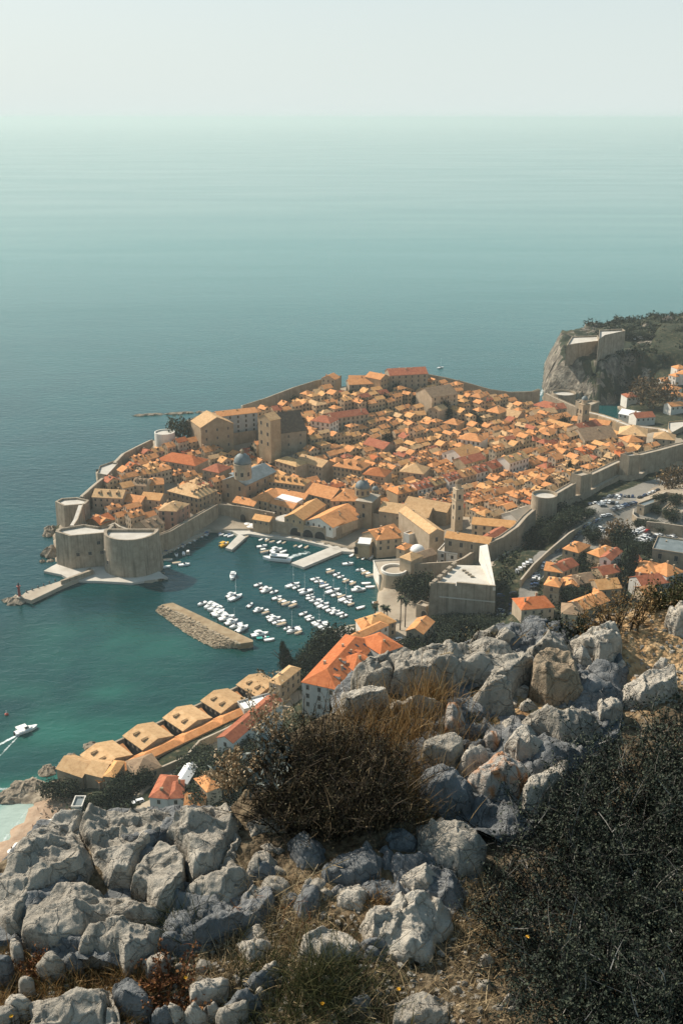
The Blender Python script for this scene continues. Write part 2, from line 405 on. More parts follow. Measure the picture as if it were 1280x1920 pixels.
def build_land():
    cell = 2.5
    xs = np.arange(-330, 700, cell); ys = np.arange(120, 1330, cell)
    X, Y = np.meshgrid(xs, ys); nx, ny = len(xs), len(ys)
    sd, bx, by = poly_sd(X, Y, COAST)
    Z = terrain(X, Y) + 0.25 * fbm(X / 9, Y / 9, 0, 3, 5)
    Z = np.maximum(Z, 1.0)
    shore = np.clip(sd / 9, 0, 1)
    tn = poly_sd(X, Y, TOWN)[0]
    Z = np.where(tn < -2, 0.6 + (Z - 0.6) * (0.15 + 0.85 * shore) + (1 - shore) * 0.8 * fbm(X / 5, Y / 5, 0, 4, 15), Z)
    near_out = (sd < 0) & (sd > -cell * 1.6)
    near_in = (sd >= 0) & (sd < cell * 0.45)
    jx_ = np.where(tn > -3, 0, 1.6) * fbm(X / 6, Y / 6, 0, 3, 61); jy_ = np.where(tn > -3, 0, 1.6) * fbm(X / 6, Y / 6, 8, 3, 62)
    X = np.where(near_out | near_in, bx + jx_, X); Y = np.where(near_out | near_in, by + jy_, Y)
    Z = np.where(sd < 0, -4.0, Z)
    idx = np.arange(nx * ny).reshape(ny, nx)
    q = np.stack([idx[:-1, :-1], idx[:-1, 1:], idx[1:, 1:], idx[1:, :-1]], -1).reshape(-1, 4)
    q = q[(sd.ravel()[q] > -cell * 1.6).all(1)]
    used = np.unique(q); mp = np.full(nx * ny, -1); mp[used] = np.arange(len(used))
    x, y = X.ravel()[used], Y.ravel()[used]
    me = npmesh('land', np.stack([x, y, Z.ravel()[used]], 1), mp[q], [land_mat()], None, False)
    soft = lambda d, w: np.clip(.5 + d / w, 0, 1)
    att = {'scrub': np.where(tn.ravel()[used] > 0, 0, 1.0), 'sand': 0 * x, 'road': 0 * x, 'rock': np.where(tn.ravel()[used] < -2, np.clip(1 - sd.ravel()[used] / 7, 0, 1) * (y < 560), 0)}
    for zs, k in ((Z_SCRUB, 'scrub'), (Z_SAND, 'sand'), (Z_ROAD, 'road'), (Z_ROCK, 'rock')):
        for pl in zs: att[k] = np.maximum(att[k], soft(poly_sd(x, y, pl)[0], 5))
    for pl in Z_PAVE: att['scrub'] = np.minimum(att['scrub'], 1 - soft(poly_sd(x, y, pl)[0], 5))
    att['rock'] = np.where(att['sand'] > .5, 0, att['rock'])
    for k, v in att.items():
        a = me.attributes.new(k, 'FLOAT', 'POINT'); a.data.foreach_set('value', v.astype(np.float32))
    tag(link('ground', me), 'coastal land under the old town', kind='structure')
build_land()
# ------------------------------------------------------------------ sea
def build_sea():
    m, n, l, b = newmat('sea_water')
    geo = n.new('ShaderNodeNewGeometry')
    at = n.new('ShaderNodeAttribute'); at.attribute_name = 'shallow'
    def tex(scale, sx, sy, detail, dist=0.0, rot=0.0):
        mp = n.new('ShaderNodeMapping'); mp.inputs['Scale'].default_value = (sx, sy, 1); mp.inputs['Rotation'].default_value = (0, 0, rot)
        t = n.new('ShaderNodeTexNoise'); t.inputs['Scale'].default_value = scale; t.inputs['Detail'].default_value = detail; t.inputs['Distortion'].default_value = dist
        l.new(geo.outputs['Position'], mp.inputs['Vector']); l.new(mp.outputs[0], t.inputs['Vector'])
        return t
    slick = tex(1.0, 0.0010, 0.0045, 5, 0.8, 0.12)
    patch = tex(1.0, 0.012, 0.018, 4, 0.3)
    w1 = tex(1.0, 0.13, 0.24, 4, 0.5, 0.35); w2 = tex(1.0, 0.5, 0.75, 4, 0.3, -0.3); w3 = tex(1.0, 0.016, 0.04, 4, 0.5, 0.25)
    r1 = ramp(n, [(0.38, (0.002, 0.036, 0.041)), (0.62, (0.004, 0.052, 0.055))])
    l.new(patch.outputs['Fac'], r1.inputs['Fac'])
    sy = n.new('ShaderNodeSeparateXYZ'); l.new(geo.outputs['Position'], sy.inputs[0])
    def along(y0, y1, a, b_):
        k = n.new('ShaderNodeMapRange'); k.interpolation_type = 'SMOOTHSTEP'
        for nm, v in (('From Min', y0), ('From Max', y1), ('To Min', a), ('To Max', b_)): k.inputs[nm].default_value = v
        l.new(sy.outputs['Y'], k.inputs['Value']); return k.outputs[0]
    op = n.new('ShaderNodeMix'); op.data_type = 'RGBA'          # far water lightened in its base colour, standing in for sky reflection and haze
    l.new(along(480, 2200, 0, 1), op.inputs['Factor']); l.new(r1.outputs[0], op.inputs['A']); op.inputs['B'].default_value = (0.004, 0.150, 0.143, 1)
    r2 = ramp(n, [(0.0, (0.0, 0.0, 0.0)), (0.45, (0.016, 0.105, 0.080)), (0.8, (0.10, 0.27, 0.24)), (1.0, (0.34, 0.42, 0.37))])
    l.new(at.outputs['Fac'], r2.inputs['Fac'])
    mr = n.new('ShaderNodeMapRange'); mr.inputs['From Max'].default_value = 0.4
    l.new(at.outputs['Fac'], mr.inputs['Value'])
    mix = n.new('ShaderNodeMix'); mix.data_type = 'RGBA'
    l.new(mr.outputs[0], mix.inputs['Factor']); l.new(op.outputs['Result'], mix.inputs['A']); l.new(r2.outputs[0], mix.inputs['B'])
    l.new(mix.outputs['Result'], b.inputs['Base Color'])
    rr = n.new('ShaderNodeMapRange'); rr.inputs['From Min'].default_value = 0.35; rr.inputs['From Max'].default_value = 0.65
    rr.inputs['To Min'].default_value = 0.11; rr.inputs['To Max'].default_value = 0.16
    l.new(slick.outputs['Fac'], rr.inputs['Value']); l.new(rr.outputs[0], b.inputs['Roughness'])
    b.inputs['IOR'].default_value = 1.36
    b.inputs['Specular Tint'].default_value = (0.55, 1.0, 0.98, 1)
    a1 = n.new('ShaderNodeMath'); a1.operation = 'MULTIPLY_ADD'; a1.inputs[1].default_value = 0.30
    l.new(w2.outputs['Fac'], a1.inputs[0]); l.new(w1.outputs['Fac'], a1.inputs[2])
    a2 = n.new('ShaderNodeMath'); a2.operation = 'MULTIPLY_ADD'; a2.inputs[1].default_value = 0.7
    l.new(w3.outputs['Fac'], a2.inputs[0]); l.new(a1.outputs[0], a2.inputs[2])
    bp = n.new('ShaderNodeBump'); bp.inputs['Strength'].default_value = 0.55; bp.inputs['Distance'].default_value = 0.9
    l.new(along(700, 3500, .55, .16), bp.inputs['Strength']); l.new(a2.outputs[0], bp.inputs['Height']); l.new(bp.outputs[0], b.inputs['Normal'])
    ys = np.concatenate([np.arange(150, 900, 6), np.geomspace(900, 120000, 60)])
    xs = np.concatenate([-np.geomspace(120000, 420, 30), np.arange(-400, 200, 6), np.geomspace(220, 120000, 30)])
    X, Y = np.meshgrid(xs, ys)
    sd, _, _ = poly_sd(X, Y, COAST)
    sh = np.zeros(X.shape)
    # (u, v, radius in metres, strength): pale beach shallows, turquoise patches, green shoals
    for u, v, rad, s in ((20,1560,24,0.66),(-40,1620,40,0.72),(20,1530,14,0.4),(150,1290,70,0.24),(30,1400,60,0.12),(260,1230,60,0.17),(420,1235,50,0.12),(60,1230,60,0.10),(560,1195,30,0.12),(690,1130,18,0.25),(640,1165,24,0.2),(160,1340,35,0.1),(230,1085,10,0.25)):
        p = P(u, v); sh += s * np.exp(-((X - p.x) ** 2 + (Y - p.y) ** 2) / (rad * rad))
    sh *= 0.8 + 0.4 * fbm(X / 40, Y / 25, 0, 3, 21)
    sh += 0.3 * np.exp(np.minimum(sd, 0) / 5.0) * (Y < 420) * (X < -40)
    ny, nx = X.shape; idx = np.arange(nx * ny).reshape(ny, nx)
    q = np.stack([idx[:-1, :-1], idx[:-1, 1:], idx[1:, 1:], idx[1:, :-1]], -1).reshape(-1, 4)
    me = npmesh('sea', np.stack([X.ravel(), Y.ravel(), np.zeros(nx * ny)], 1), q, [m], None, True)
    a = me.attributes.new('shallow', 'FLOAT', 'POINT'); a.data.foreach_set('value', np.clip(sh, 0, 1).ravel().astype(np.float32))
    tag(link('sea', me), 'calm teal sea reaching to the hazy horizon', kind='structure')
build_sea()
# ------------------------------------------------------------------ stone, tiles, windows
def stone_mat(name, lo, hi, streak=0.5, rand=0.0, win=False, rstops=None):
    """masonry: mottled ashlar with rain streaks that run down the face; win adds small dark window openings set out in storeys"""
    m, n, l, b = newmat(name)
    t = n.new('ShaderNodeTexCoord')
    a = n.new('ShaderNodeTexNoise'); a.inputs['Scale'].default_value = 0.22; a.inputs['Detail'].default_value = 8; a.inputs['Roughness'].default_value = 0.7
    l.new(t.outputs['Object'], a.inputs['Vector'])
    mp = n.new('ShaderNodeMapping'); mp.inputs['Scale'].default_value = (0.9, 0.9, 0.05)
    s = n.new('ShaderNodeTexNoise'); s.inputs['Scale'].default_value = 1.0; s.inputs['Detail'].default_value = 5
    l.new(t.outputs['Object'], mp.inputs['Vector']); l.new(mp.outputs[0], s.inputs['Vector'])
    mid = tuple((x + y) / 2 for x, y in zip(lo, hi))
    r = ramp(n, [(0.32, lo), (0.5, mid), (0.68, hi)]); l.new(a.outputs['Fac'], r.inputs['Fac'])
    col = r.outputs[0]
    mr = n.new('ShaderNodeMapRange'); mr.inputs['From Min'].default_value = 0.5; mr.inputs['From Max'].default_value = 0.72; mr.inputs['To Max'].default_value = streak
    l.new(s.outputs['Fac'], mr.inputs['Value'])
    x = n.new('ShaderNodeMix'); x.data_type = 'RGBA'; l.new(mr.outputs[0], x.inputs['Factor']); l.new(col, x.inputs['A']); x.inputs['B'].default_value = (lo[0] * .45, lo[1] * .43, lo[2] * .42, 1)
    col = x.outputs['Result']
    oi = n.new('ShaderNodeObjectInfo')
    if rstops:
        r2 = ramp(n, rstops); r2.color_ramp.interpolation = 'CONSTANT'; l.new(oi.outputs['Random'], r2.inputs['Fac'])
        mu = n.new('ShaderNodeMix'); mu.data_type = 'RGBA'; mu.blend_type = 'MULTIPLY'; mu.inputs['Factor'].default_value = 1
        l.new(col, mu.inputs['A']); l.new(r2.outputs[0], mu.inputs['B']); col = mu.outputs['Result']
    if win:
        sp = n.new('ShaderNodeSeparateXYZ'); l.new(t.outputs['Object'], sp.inputs[0])
        sn = n.new('ShaderNodeSeparateXYZ'); l.new(t.outputs['Normal'], sn.inputs[0])
        def mth(op, a_, b_=None):
            k = n.new('ShaderNodeMath'); k.operation = op
            for i, q_ in enumerate((a_, b_)):
                if q_ is None: continue
                if isinstance(q_, (int, float)): k.inputs[i].default_value = q_
                else: l.new(q_, k.inputs[i])
            return k.outputs[0]
        ax = mth('GREATER_THAN', mth('ABSOLUTE', sn.outputs['Y']), 0.5)
        u = mth('ADD', mth('MULTIPLY', ax, sp.outputs['X']), mth('MULTIPLY', mth('SUBTRACT', 1.0, ax), sp.outputs['Y']))
        fu = mth('FRACT', mth('DIVIDE', mth('ADD', u, 100.4), 2.7)); fv = mth('FRACT', mth('DIVIDE', mth('ADD', sp.outputs['Z'], 99.0), 3.3))
        w = mth('MULTIPLY', mth('LESS_THAN', mth('ABSOLUTE', mth('SUBTRACT', fu, 0.5)), 0.19), mth('LESS_THAN', mth('ABSOLUTE', mth('SUBTRACT', fv, 0.55)), 0.24))
        flat = mth('LESS_THAN', mth('ABSOLUTE', sn.outputs['Z']), 0.3)
        w = mth('MULTIPLY', w, flat)
        x2 = n.new('ShaderNodeMix'); x2.data_type = 'RGBA'; l.new(w, x2.inputs['Factor']); l.new(col, x2.inputs['A']); x2.inputs['B'].default_value = (0.035, 0.033, 0.03, 1)
        col = x2.outputs['Result']
    l.new(col, b.inputs['Base Color'])
    b.inputs['Roughness'].default_value = 0.9; b.inputs['Specular IOR Level'].default_value = 0.2
    return m
WT = [(0.0, (1, 1, 1)), (0.3, (0.86, 0.82, 0.76)), (0.55, (1.12, 1.1, 1.08)), (0.75, (1.0, 0.92, 0.80)), (0.9, (1.25, 1.22, 1.18))]
M['wall_stone'] = stone_mat('wall_stone', (0.24, 0.188, 0.132), (0.415, 0.335, 0.24), 0.45)
M['fort_stone'] = stone_mat('fort_stone', (0.225, 0.183, 0.136), (0.41, 0.34, 0.255), 0.7)
M['house_wall'] = stone_mat('house_wall', (0.30, 0.235, 0.16), (0.47, 0.38, 0.275), 0.25, rstops=WT)
M['small_wall'] = stone_mat('small_wall', (0.36, 0.285, 0.20), (0.56, 0.465, 0.345), 0.2, win=True, rstops=WT)
M['white_wall'] = stone_mat('white_wall', (0.58, 0.54, 0.47), (0.74, 0.70, 0.63), 0.1)
M['grey_wall'] = stone_mat('grey_wall', (0.38, 0.37, 0.34), (0.50, 0.48, 0.44), 0.15)
M['pink_wall'] = stone_mat('pink_wall', (0.36, 0.20, 0.14), (0.46, 0.28, 0.20), 0.2)
M['terrace'] = noisemat('terrace', [(0.3, (0.40, 0.365, 0.31)), (0.5, (0.50, 0.465, 0.405)), (0.75, (0.60, 0.565, 0.50))], 0.12, 0.9, 7)
M['tan_terrace'] = noisemat('tan_terrace', [(0.3, (0.34, 0.28, 0.21)), (0.55, (0.42, 0.36, 0.28)), (0.8, (0.5, 0.44, 0.35))], 0.12, 0.9, 7)
def tile_mat(name, a, b_, c, rs=None, sc=0.55):
    return noisemat(name, [(0.28, a), (0.5, b_), (0.74, c)], sc, 0.85, 8, bump=0.5, bscale=2.2, bdist=0.25, rand=0.12, spec=0.2, rstops=rs)
RT = [(0.0, (1, 1, 1)), (0.34, (1.05, 1.25, 1.45)), (0.52, (0.78, 0.66, 0.6)), (0.64, (1.1, 1.08, 1.0)), (0.84, (0.95, 1.5, 2.0))]
M['orange_tile'] = tile_mat('orange_tile', (0.40, 0.165, 0.06), (0.58, 0.255, 0.095), (0.66, 0.34, 0.15))
M['mixed_tile'] = tile_mat('mixed_tile', (0.34, 0.13, 0.045), (0.51, 0.205, 0.07), (0.60, 0.28, 0.11), RT)
M['tan_tile'] = tile_mat('tan_tile', (0.37, 0.22, 0.105), (0.52, 0.325, 0.16), (0.60, 0.42, 0.235))
M['gold_tile'] = tile_mat('gold_tile', (0.42, 0.215, 0.08), (0.58, 0.30, 0.115), (0.66, 0.40, 0.18))
M['red_tile'] = tile_mat('red_tile', (0.22, 0.065, 0.035), (0.34, 0.11, 0.055), (0.43, 0.17, 0.085))
M['brown_tile'] = tile_mat('brown_tile', (0.16, 0.105, 0.065), (0.25, 0.17, 0.105), (0.34, 0.24, 0.15))
M['dark_tile'] = tile_mat('dark_tile', (0.06, 0.045, 0.032), (0.10, 0.075, 0.052), (0.17, 0.125, 0.085))
M['bright_tile'] = tile_mat('bright_tile', (0.33, 0.095, 0.03), (0.45, 0.13, 0.04), (0.54, 0.20, 0.075))
M['grey_lead'] = noisemat('grey_lead', [(0.3, (0.10, 0.125, 0.13)), (0.6, (0.17, 0.20, 0.205)), (0.8, (0.25, 0.27, 0.27))], 0.3, 0.6, 6)
M['dark'] = plain('dark_opening', (0.018, 0.017, 0.016), 0.6)
M['frame'] = plain('window_frame', (0.30, 0.25, 0.19), 0.8)
M['glass_dark'] = plain('window_glass', (0.03, 0.035, 0.04), 0.15)
M['white'] = plain('white_paint', (0.78, 0.77, 0.74), 0.5)
M['canvas'] = plain('white_canvas', (0.80, 0.78, 0.74), 0.8)
M['iron'] = plain('iron', (0.05, 0.05, 0.05), 0.6)
M['wood'] = noisemat('wood', [(0.3, (0.10, 0.06, 0.03)), (0.7, (0.2, 0.13, 0.07))], 3, 0.8)
def _window_mesh(w, h, fr=0.16, arch=False):
    s = MB(); t = 0.09
    s.box(-w/2 - fr, w/2 + fr, -t, 0.25, -fr, 0, 0); s.box(-w/2 - fr, w/2 + fr, -t, 0.25, h, h + fr, 0)
    s.box(-w/2 - fr, -w/2, -t, 0.25, 0, h, 0); s.box(w/2, w/2 + fr, -t, 0.25, 0, h, 0)
    s.box(-w/2, w/2, -0.03, 0.2, 0, h, 1)
    s.box(-0.03, 0.03, -0.05, -0.031, 0, h, 0)
    return s.mesh('window', [M['frame'], M['glass_dark']])
WIN = {'s': _window_mesh(0.95, 1.5), 'm': _window_mesh(1.2, 1.9), 'l': _window_mesh(1.6, 2.6), 'q': _window_mesh(1.9, 1.7, 0.3)}
def _arch_mesh(w, h, dep=0.3):
    s = MB(); pts = [(-w/2, 0), (w/2, 0)] + [(w/2 * math.cos(a), h - w/2 + w/2 * math.sin(a)) for a in [math.pi * k / 12 for k in range(13)]]
    s.poly([(x, -0.06, z) for x, z in pts], 1)
    n_ = 13; o = w * 0.14
    for k in range(12):
        a0, a1 = math.pi * k / 12, math.pi * (k + 1) / 12
        f = lambda r, a: (r * math.cos(a), h - w/2 + r * math.sin(a))
        p, q_, r_, t_ = f(w/2, a0), f(w/2 + o, a0), f(w/2 + o, a1), f(w/2, a1)
        s.poly([(p[0], -0.12, p[1]), (q_[0], -0.12, q_[1]), (r_[0], -0.12, r_[1]), (t_[0], -0.12, t_[1])], 0)
    return s.mesh('arch', [M['frame'], M['dark']])
def put(name, me, parent, x, y, z, rz=0.0):
    o = bpy.data.objects.new(name, me); COL.objects.link(o); o.parent = parent; o.location = (x, y, z); o.rotation_euler = (0, 0, rz); return o
FOOT = []           # footprints of everything built by hand, in plan
MARKS = []          # (u, v, short phrase) to describe the small houses by
def slab_roof(s, quad, th=0.22, m=0):
    """a roof plane with thickness from a planar outline (counter-clockwise seen from above)"""
    q0 = [Vector(p) for p in quad]; n = (q0[1] - q0[0]).cross(q0[2] - q0[1]).normalized()
    if n.z < 0: q0 = q0[::-1]; n = -n
    lo = [p - n * th for p in q0]; b = len(s.v); k = len(q0)
    s.v += [tuple(p) for p in q0 + lo]
    s.f.append([b + i for i in range(k)]); s.m.append(m)
    s.f.append([b + k + i for i in range(k)][::-1]); s.m.append(m)
    for i in range(k):
        j = (i + 1) % k; s.f.append([b + i, b + k + i, b + k + j, b + j]); s.m.append(m)
def roof_planes(Lx, D, h, roof, pitch, ov):
    """list of planes, gable triangles, ridge height"""
    X, Y = Lx / 2 + ov, D / 2 + ov
    if roof == 'gable_a':
        r = pitch * D / 2; z0 = h - pitch * ov
        return [[(-X, -Y, z0), (X, -Y, z0), (X, 0, h + r), (-X, 0, h + r)], [(X, Y, z0), (-X, Y, z0), (-X, 0, h + r), (X, 0, h + r)]], [[(Lx/2, -D/2, h), (Lx/2, D/2, h), (Lx/2, 0, h + r)], [(-Lx/2, D/2, h), (-Lx/2, -D/2, h), (-Lx/2, 0, h + r)]], r
    if roof == 'gable_b':
        r = pitch * Lx / 2; z0 = h - pitch * ov
        return [[(X, -Y, z0), (X, Y, z0), (0, Y, h + r), (0, -Y, h + r)], [(-X, Y, z0), (-X, -Y, z0), (0, -Y, h + r), (0, Y, h + r)]], [[(-Lx/2, -D/2, h), (Lx/2, -D/2, h), (0, -D/2, h + r)], [(Lx/2, D/2, h), (-Lx/2, D/2, h), (0, D/2, h + r)]], r
    if roof == 'hip':
        z0 = h - pitch * ov
        if Lx >= D:
            r = pitch * D / 2; k = max(Lx / 2 - D / 2, 0.02)
            a, b = (-k, 0, h + r), (k, 0, h + r)
            return [[(-X, -Y, z0), (X, -Y, z0), b, a], [(X, Y, z0), (-X, Y, z0), a, b], [(X, -Y, z0), (X, Y, z0), b], [(-X, Y, z0), (-X, -Y, z0), a]], [], r
        r = pitch * Lx / 2; k = max(D / 2 - Lx / 2, 0.02)
        a, b = (0, -k, h + r), (0, k, h + r)
        return [[(-X, -Y, z0), (X, -Y, z0), a], [(X, Y, z0), (-X, Y, z0), b], [(X, -Y, z0), (X, Y, z0), b, a], [(-X, Y, z0), (-X, -Y, z0), a, b]], [], r
    if roof == 'shed':       # high at the back
        r = pitch * D; z0 = h - pitch * ov
        return [[(-X, -Y, z0), (X, -Y, z0), (X, Y, h + r + pitch * ov), (-X, Y, h + r + pitch * ov)]], [[(Lx/2, -D/2, h), (Lx/2, D/2, h), (Lx/2, D/2, h + r)], [(-Lx/2, D/2, h), (-Lx/2, -D/2, h), (-Lx/2, D/2, h + r)], [(Lx/2, D/2, h), (-Lx/2, D/2, h), (-Lx/2, D/2, h + r), (Lx/2, D/2, h + r)]], r
    return [], [], 0
def house(x, y, zb, rz, Lx, D, h, roof='hip', pitch=0.5, wall='house_wall', tile='orange_tile', name='house', label=None, cat='house', group=None,
          win=None, chim=1, dorm=0, ov=0.35, sink=4.0, sides='f', doors=0, storey=3.6, gap=3.4, rg=random, foot=True):
    root = empty(name, (x, y, zb), rz, label, cat, group)
    w = MB(); w.box(-Lx/2, Lx/2, -D/2, D/2, -sink, h - 0.02)
    planes, gab, r = roof_planes(Lx, D, h, roof, pitch, ov)
    for g_ in gab: w.poly([(p[0], p[1], p[2] - 0.02) for p in g_])
    w.build('wall', M[wall], root)
    if roof == 'flat':
        f = MB(); f.box(-Lx/2 - .15, Lx/2 + .15, -D/2 - .15, D/2 + .15, h - 0.02, h + 0.25)
        ro = f.build('roof', M[tile], root)
        f = MB()
        for a in ((-Lx/2 - .15, Lx/2 + .15, -D/2 - .15, -D/2 + .2), (-Lx/2 - .15, Lx/2 + .15, D/2 - .2, D/2 + .15)): f.box(*a, h + .25, h + .95)
        for a in ((-Lx/2 - .15, -Lx/2 + .2, -D/2 + .2, D/2 - .2), (Lx/2 - .2, Lx/2 + .15, -D/2 + .2, D/2 - .2)): f.box(*a, h + .25, h + .95)
        f.build('parapet', M[wall], ro)
    else:
        f = MB()
        for p in planes: slab_roof(f, p)
        ro = f.build('roof', M[tile], root)
    for _ in range(chim):
        c = MB(); cx, cy = rg.uniform(-Lx/2 * .7, Lx/2 * .7), rg.uniform(-D/2 * .6, D/2 * .6)
        zt = h + r * 0.75 + rg.uniform(0.5, 1.1); sx = rg.uniform(.3, .5)
        c.box(cx - sx, cx + sx, cy - .35, cy + .35, h - .3, zt); c.box(cx - sx - .1, cx + sx + .1, cy - .45, cy + .45, zt + .001, zt + .2, 0)
        c.build('chimney', M['house_wall'], ro)
    for k in range(dorm):
        dx = -Lx/2 + Lx * (k + .7) / (dorm + .4)
        c = MB(); y0 = -D/2 + .18 * D; zz = h + pitch * .18 * D if roof in ('gable_a', 'hip') else h + .5
        c.box(dx - .8, dx + .8, y0, y0 + 2.6, zz - .3, zz + 1.35, 0)
        slab_roof(c, [(dx - 1.0, y0 - .25, zz + 1.25), (dx, y0 - .25, zz + 1.95), (dx, y0 + 3.4, zz + 1.95), (dx - 1.0, y0 + 2.9, zz + 1.25)], .12, 1)
        slab_roof(c, [(dx + 1.0, y0 - .25, zz + 1.25), (dx + 1.0, y0 + 2.9, zz + 1.25), (dx, y0 + 3.4, zz + 1.95), (dx, y0 - .25, zz + 1.95)], .12, 1)
        c.poly([(dx - .8, y0 - .002, zz + 1.35), (dx + .8, y0 - .002, zz + 1.35), (dx, y0 - .002, zz + 1.9)], 0)
        c.poly([(dx - .4, y0 - .03, zz + .2), (dx + .4, y0 - .03, zz + .2), (dx + .4, y0 - .03, zz + 1.2), (dx - .4, y0 - .03, zz + 1.2)], 2)
        c.build('dormer', [M[wall], M[tile], M['dark']], ro)
    if win:
        me = WIN[win]
        rows = max(1, int((h - 0.6) / storey))
        wh = {'s': 1.5, 'm': 1.9, 'l': 2.6, 'q': 1.7}[win]
        for side in sides:
            ln = Lx if side in 'fb' else D
            nc = max(1, int((ln - 1.2) / gap))
            for i in range(nc):
                u = -ln/2 + ln * (i + .5) / nc
                for j in range(rows):
                    zz = h - (j + 1) * storey + (storey - wh) * 0.45
                    if zz < 0.3: continue
                    if side == 'f': put('window', me, root, u, -D/2, zz, 0)
                    elif side == 'b': put('window', me, root, u, D/2, zz, math.pi)
                    elif side == 'r': put('window', me, root, Lx/2, u, zz, math.pi / 2)
                    else: put('window', me, root, -Lx/2, u, zz, -math.pi / 2)
    if foot:
        ca, sa = math.cos(rz), math.sin(rz)
        FOOT.append([(x + a * ca - b * sa, y + a * sa + b * ca) for a, b in ((-Lx/2, -D/2), (Lx/2, -D/2), (Lx/2, D/2), (-Lx/2, D/2))])
    return root
def bl(p1, p2, depth, h, roof='hip', pitch=0.5, zb=None, **kw):
    """building from the image of its near eave (p1 left end, p2 right end), depth going away from the viewer"""
    mid = ((p1[0] + p2[0]) / 2, (p1[1] + p2[1]) / 2)
    if zb is None: zb = G(mid[0], mid[1], h).z - h
    a, b = P(*p1, zb + h), P(*p2, zb + h)
    e = (b - a); L_ = e.length; e.normalize()
    nrm = Vector((-e.y, e.x, 0))
    c = (a + b) / 2 + nrm * depth / 2
    return house(c.x, c.y, zb, math.atan2(e.y, e.x), L_, depth, h, roof, pitch, **kw)
# ------------------------------------------------------------------ walls and towers
def wall_run(name, label, pts, thick, zb=None, mat='wall_stone', top='tan_terrace', parapet=0.9, batter=0.0, cat='city wall', group=None, inner=0.0, outside=1):
    """stretch of wall from the image of its top edge: pts (u, v, ztop)"""
    W = [P(u, v, z) for u, v, z in pts]
    n = len(W); offs = []
    for i in range(n):
        d0 = (W[i] - W[max(i - 1, 0)]); d1_ = (W[min(i + 1, n - 1)] - W[i])
        d = (d0.normalized() if d0.length > 0 else Vector()) + (d1_.normalized() if d1_.length > 0 else Vector())
        d.z = 0; d.normalize()
        offs.append(Vector((-d.y, d.x, 0)))
    # offs points left of travel; pts run left -> right, so left is away from the viewer
    root = empty(name, (W[0].x, W[0].y, 0), 0, label, cat, group)
    s = MB(); o = Vector((W[0].x, W[0].y, 0))
    zbs = [(tz(p.x, p.y) - 3 if zb is None else zb) for p in W]
    A = [p - o for p in W]; B = [p + f * thick - o for p, f in zip(W, offs)]
    bt = [max(0.0, (p.z - z)) * batter for p, z in zip(W, zbs)]
    for i in range(n - 1):
        a, b, c, d = A[i], A[i + 1], B[i + 1], B[i]
        al = Vector((a.x, a.y, zbs[i])) - offs[i] * bt[i]; bl_ = Vector((b.x, b.y, zbs[i + 1])) - offs[i + 1] * bt[i + 1]
        cl = Vector((c.x, c.y, zbs[i + 1])); dl = Vector((d.x, d.y, zbs[i]))
        s.poly([al, bl_, b, a], 0); s.poly([cl, dl, d, c], 0); s.poly([a, b, c, d], 1)
        if i == 0: s.poly([dl, al, a, d], 0)
        if i == n - 2: s.poly([bl_, cl, c, b], 0)
    s.build('wall', [M[mat], M[top]], root)
    if parapet:
        for k, (off, nm) in enumerate(((0.0, 'parapet'), (thick - 0.5, 'parapet')) if thick > 3 else ((0.0, 'parapet'),)):
            q_ = MB()
            for i in range(n - 1):
                a, b = A[i] + offs[i] * off, A[i + 1] + offs[i + 1] * off
                c, d = b + offs[i + 1] * .5, a + offs[i] * .5
                up = Vector((0, 0, parapet if k == 0 else parapet * .6)); lo = Vector((0, 0, .004))
                q_.poly([a + lo, b + lo, b + up, a + up]); q_.poly([c + lo, d + lo, d + up, c + up]); q_.poly([a + up, b + up, c + up, d + up])
                q_.poly([d + lo, a + lo, a + up, d + up]); q_.poly([b + lo, c + lo, c + up, b + up])
            q_.build(nm, M[mat], root)
    for i in range(n - 1):
        a, b, c, d = W[i], W[i + 1], W[i + 1] + offs[i + 1] * thick, W[i] + offs[i] * thick
        FOOT.append([(p.x, p.y) for p in (a, b, c, d)])
    return root
def block(name, label, pts, ztop, zb, mat='fort_stone', top='terrace', batter=0.0, parapet=1.0, cat='tower', par_w=0.7, group=None):
    """solid bastion from the image of its top outline"""
    W = [P(u, v, ztop) for u, v in pts]
    c = sum(W, Vector()) / len(W)
    root = empty(name, (c.x, c.y, zb), 0, label, cat, group)
    xy = [(p.x - c.x, p.y - c.y) for p in W]
    k = 1 + batter
    s = MB(); s.prism([(a * k, b * k) for a, b in xy], -2, ztop - zb, 0, 1, xy)
    s.build('wall', [M[mat], M[top]], root)
    if parapet:
        s = MB(); n = len(xy)
        R_ = max(math.hypot(*p) for p in xy)
        f = 1 - par_w / R_
        for i in range(n):
            a, b = xy[i], xy[(i + 1) % n]
            s.prism([a, b, (b[0] * f, b[1] * f), (a[0] * f, a[1] * f)], ztop - zb + .003, ztop - zb + parapet)
        s.build('parapet', M[mat], root)
    FOOT.append([(p.x, p.y) for p in W])
    return root
def disc_px(u, v, ztop, rad, n=28, a0=0, a1=360):
    c = P(u, v, ztop)
    return [UV((c.x + rad * math.cos(R(a0 + (a1 - a0) * k / n)), c.y + rad * math.sin(R(a0 + (a1 - a0) * k / n)), ztop)) for k in range(n if a1 - a0 == 360 else n + 1)]
def embrasure(root, p, me, n):
    """put an opening on the face of a fort: p world point, n outward direction"""
    o = bpy.data.objects.new('embrasure', me); COL.objects.link(o); o.parent = root
    o.location = Vector(p) - root.location
    o.rotation_euler = (0, 0, math.atan2(n[1], n[0]) + math.pi / 2)
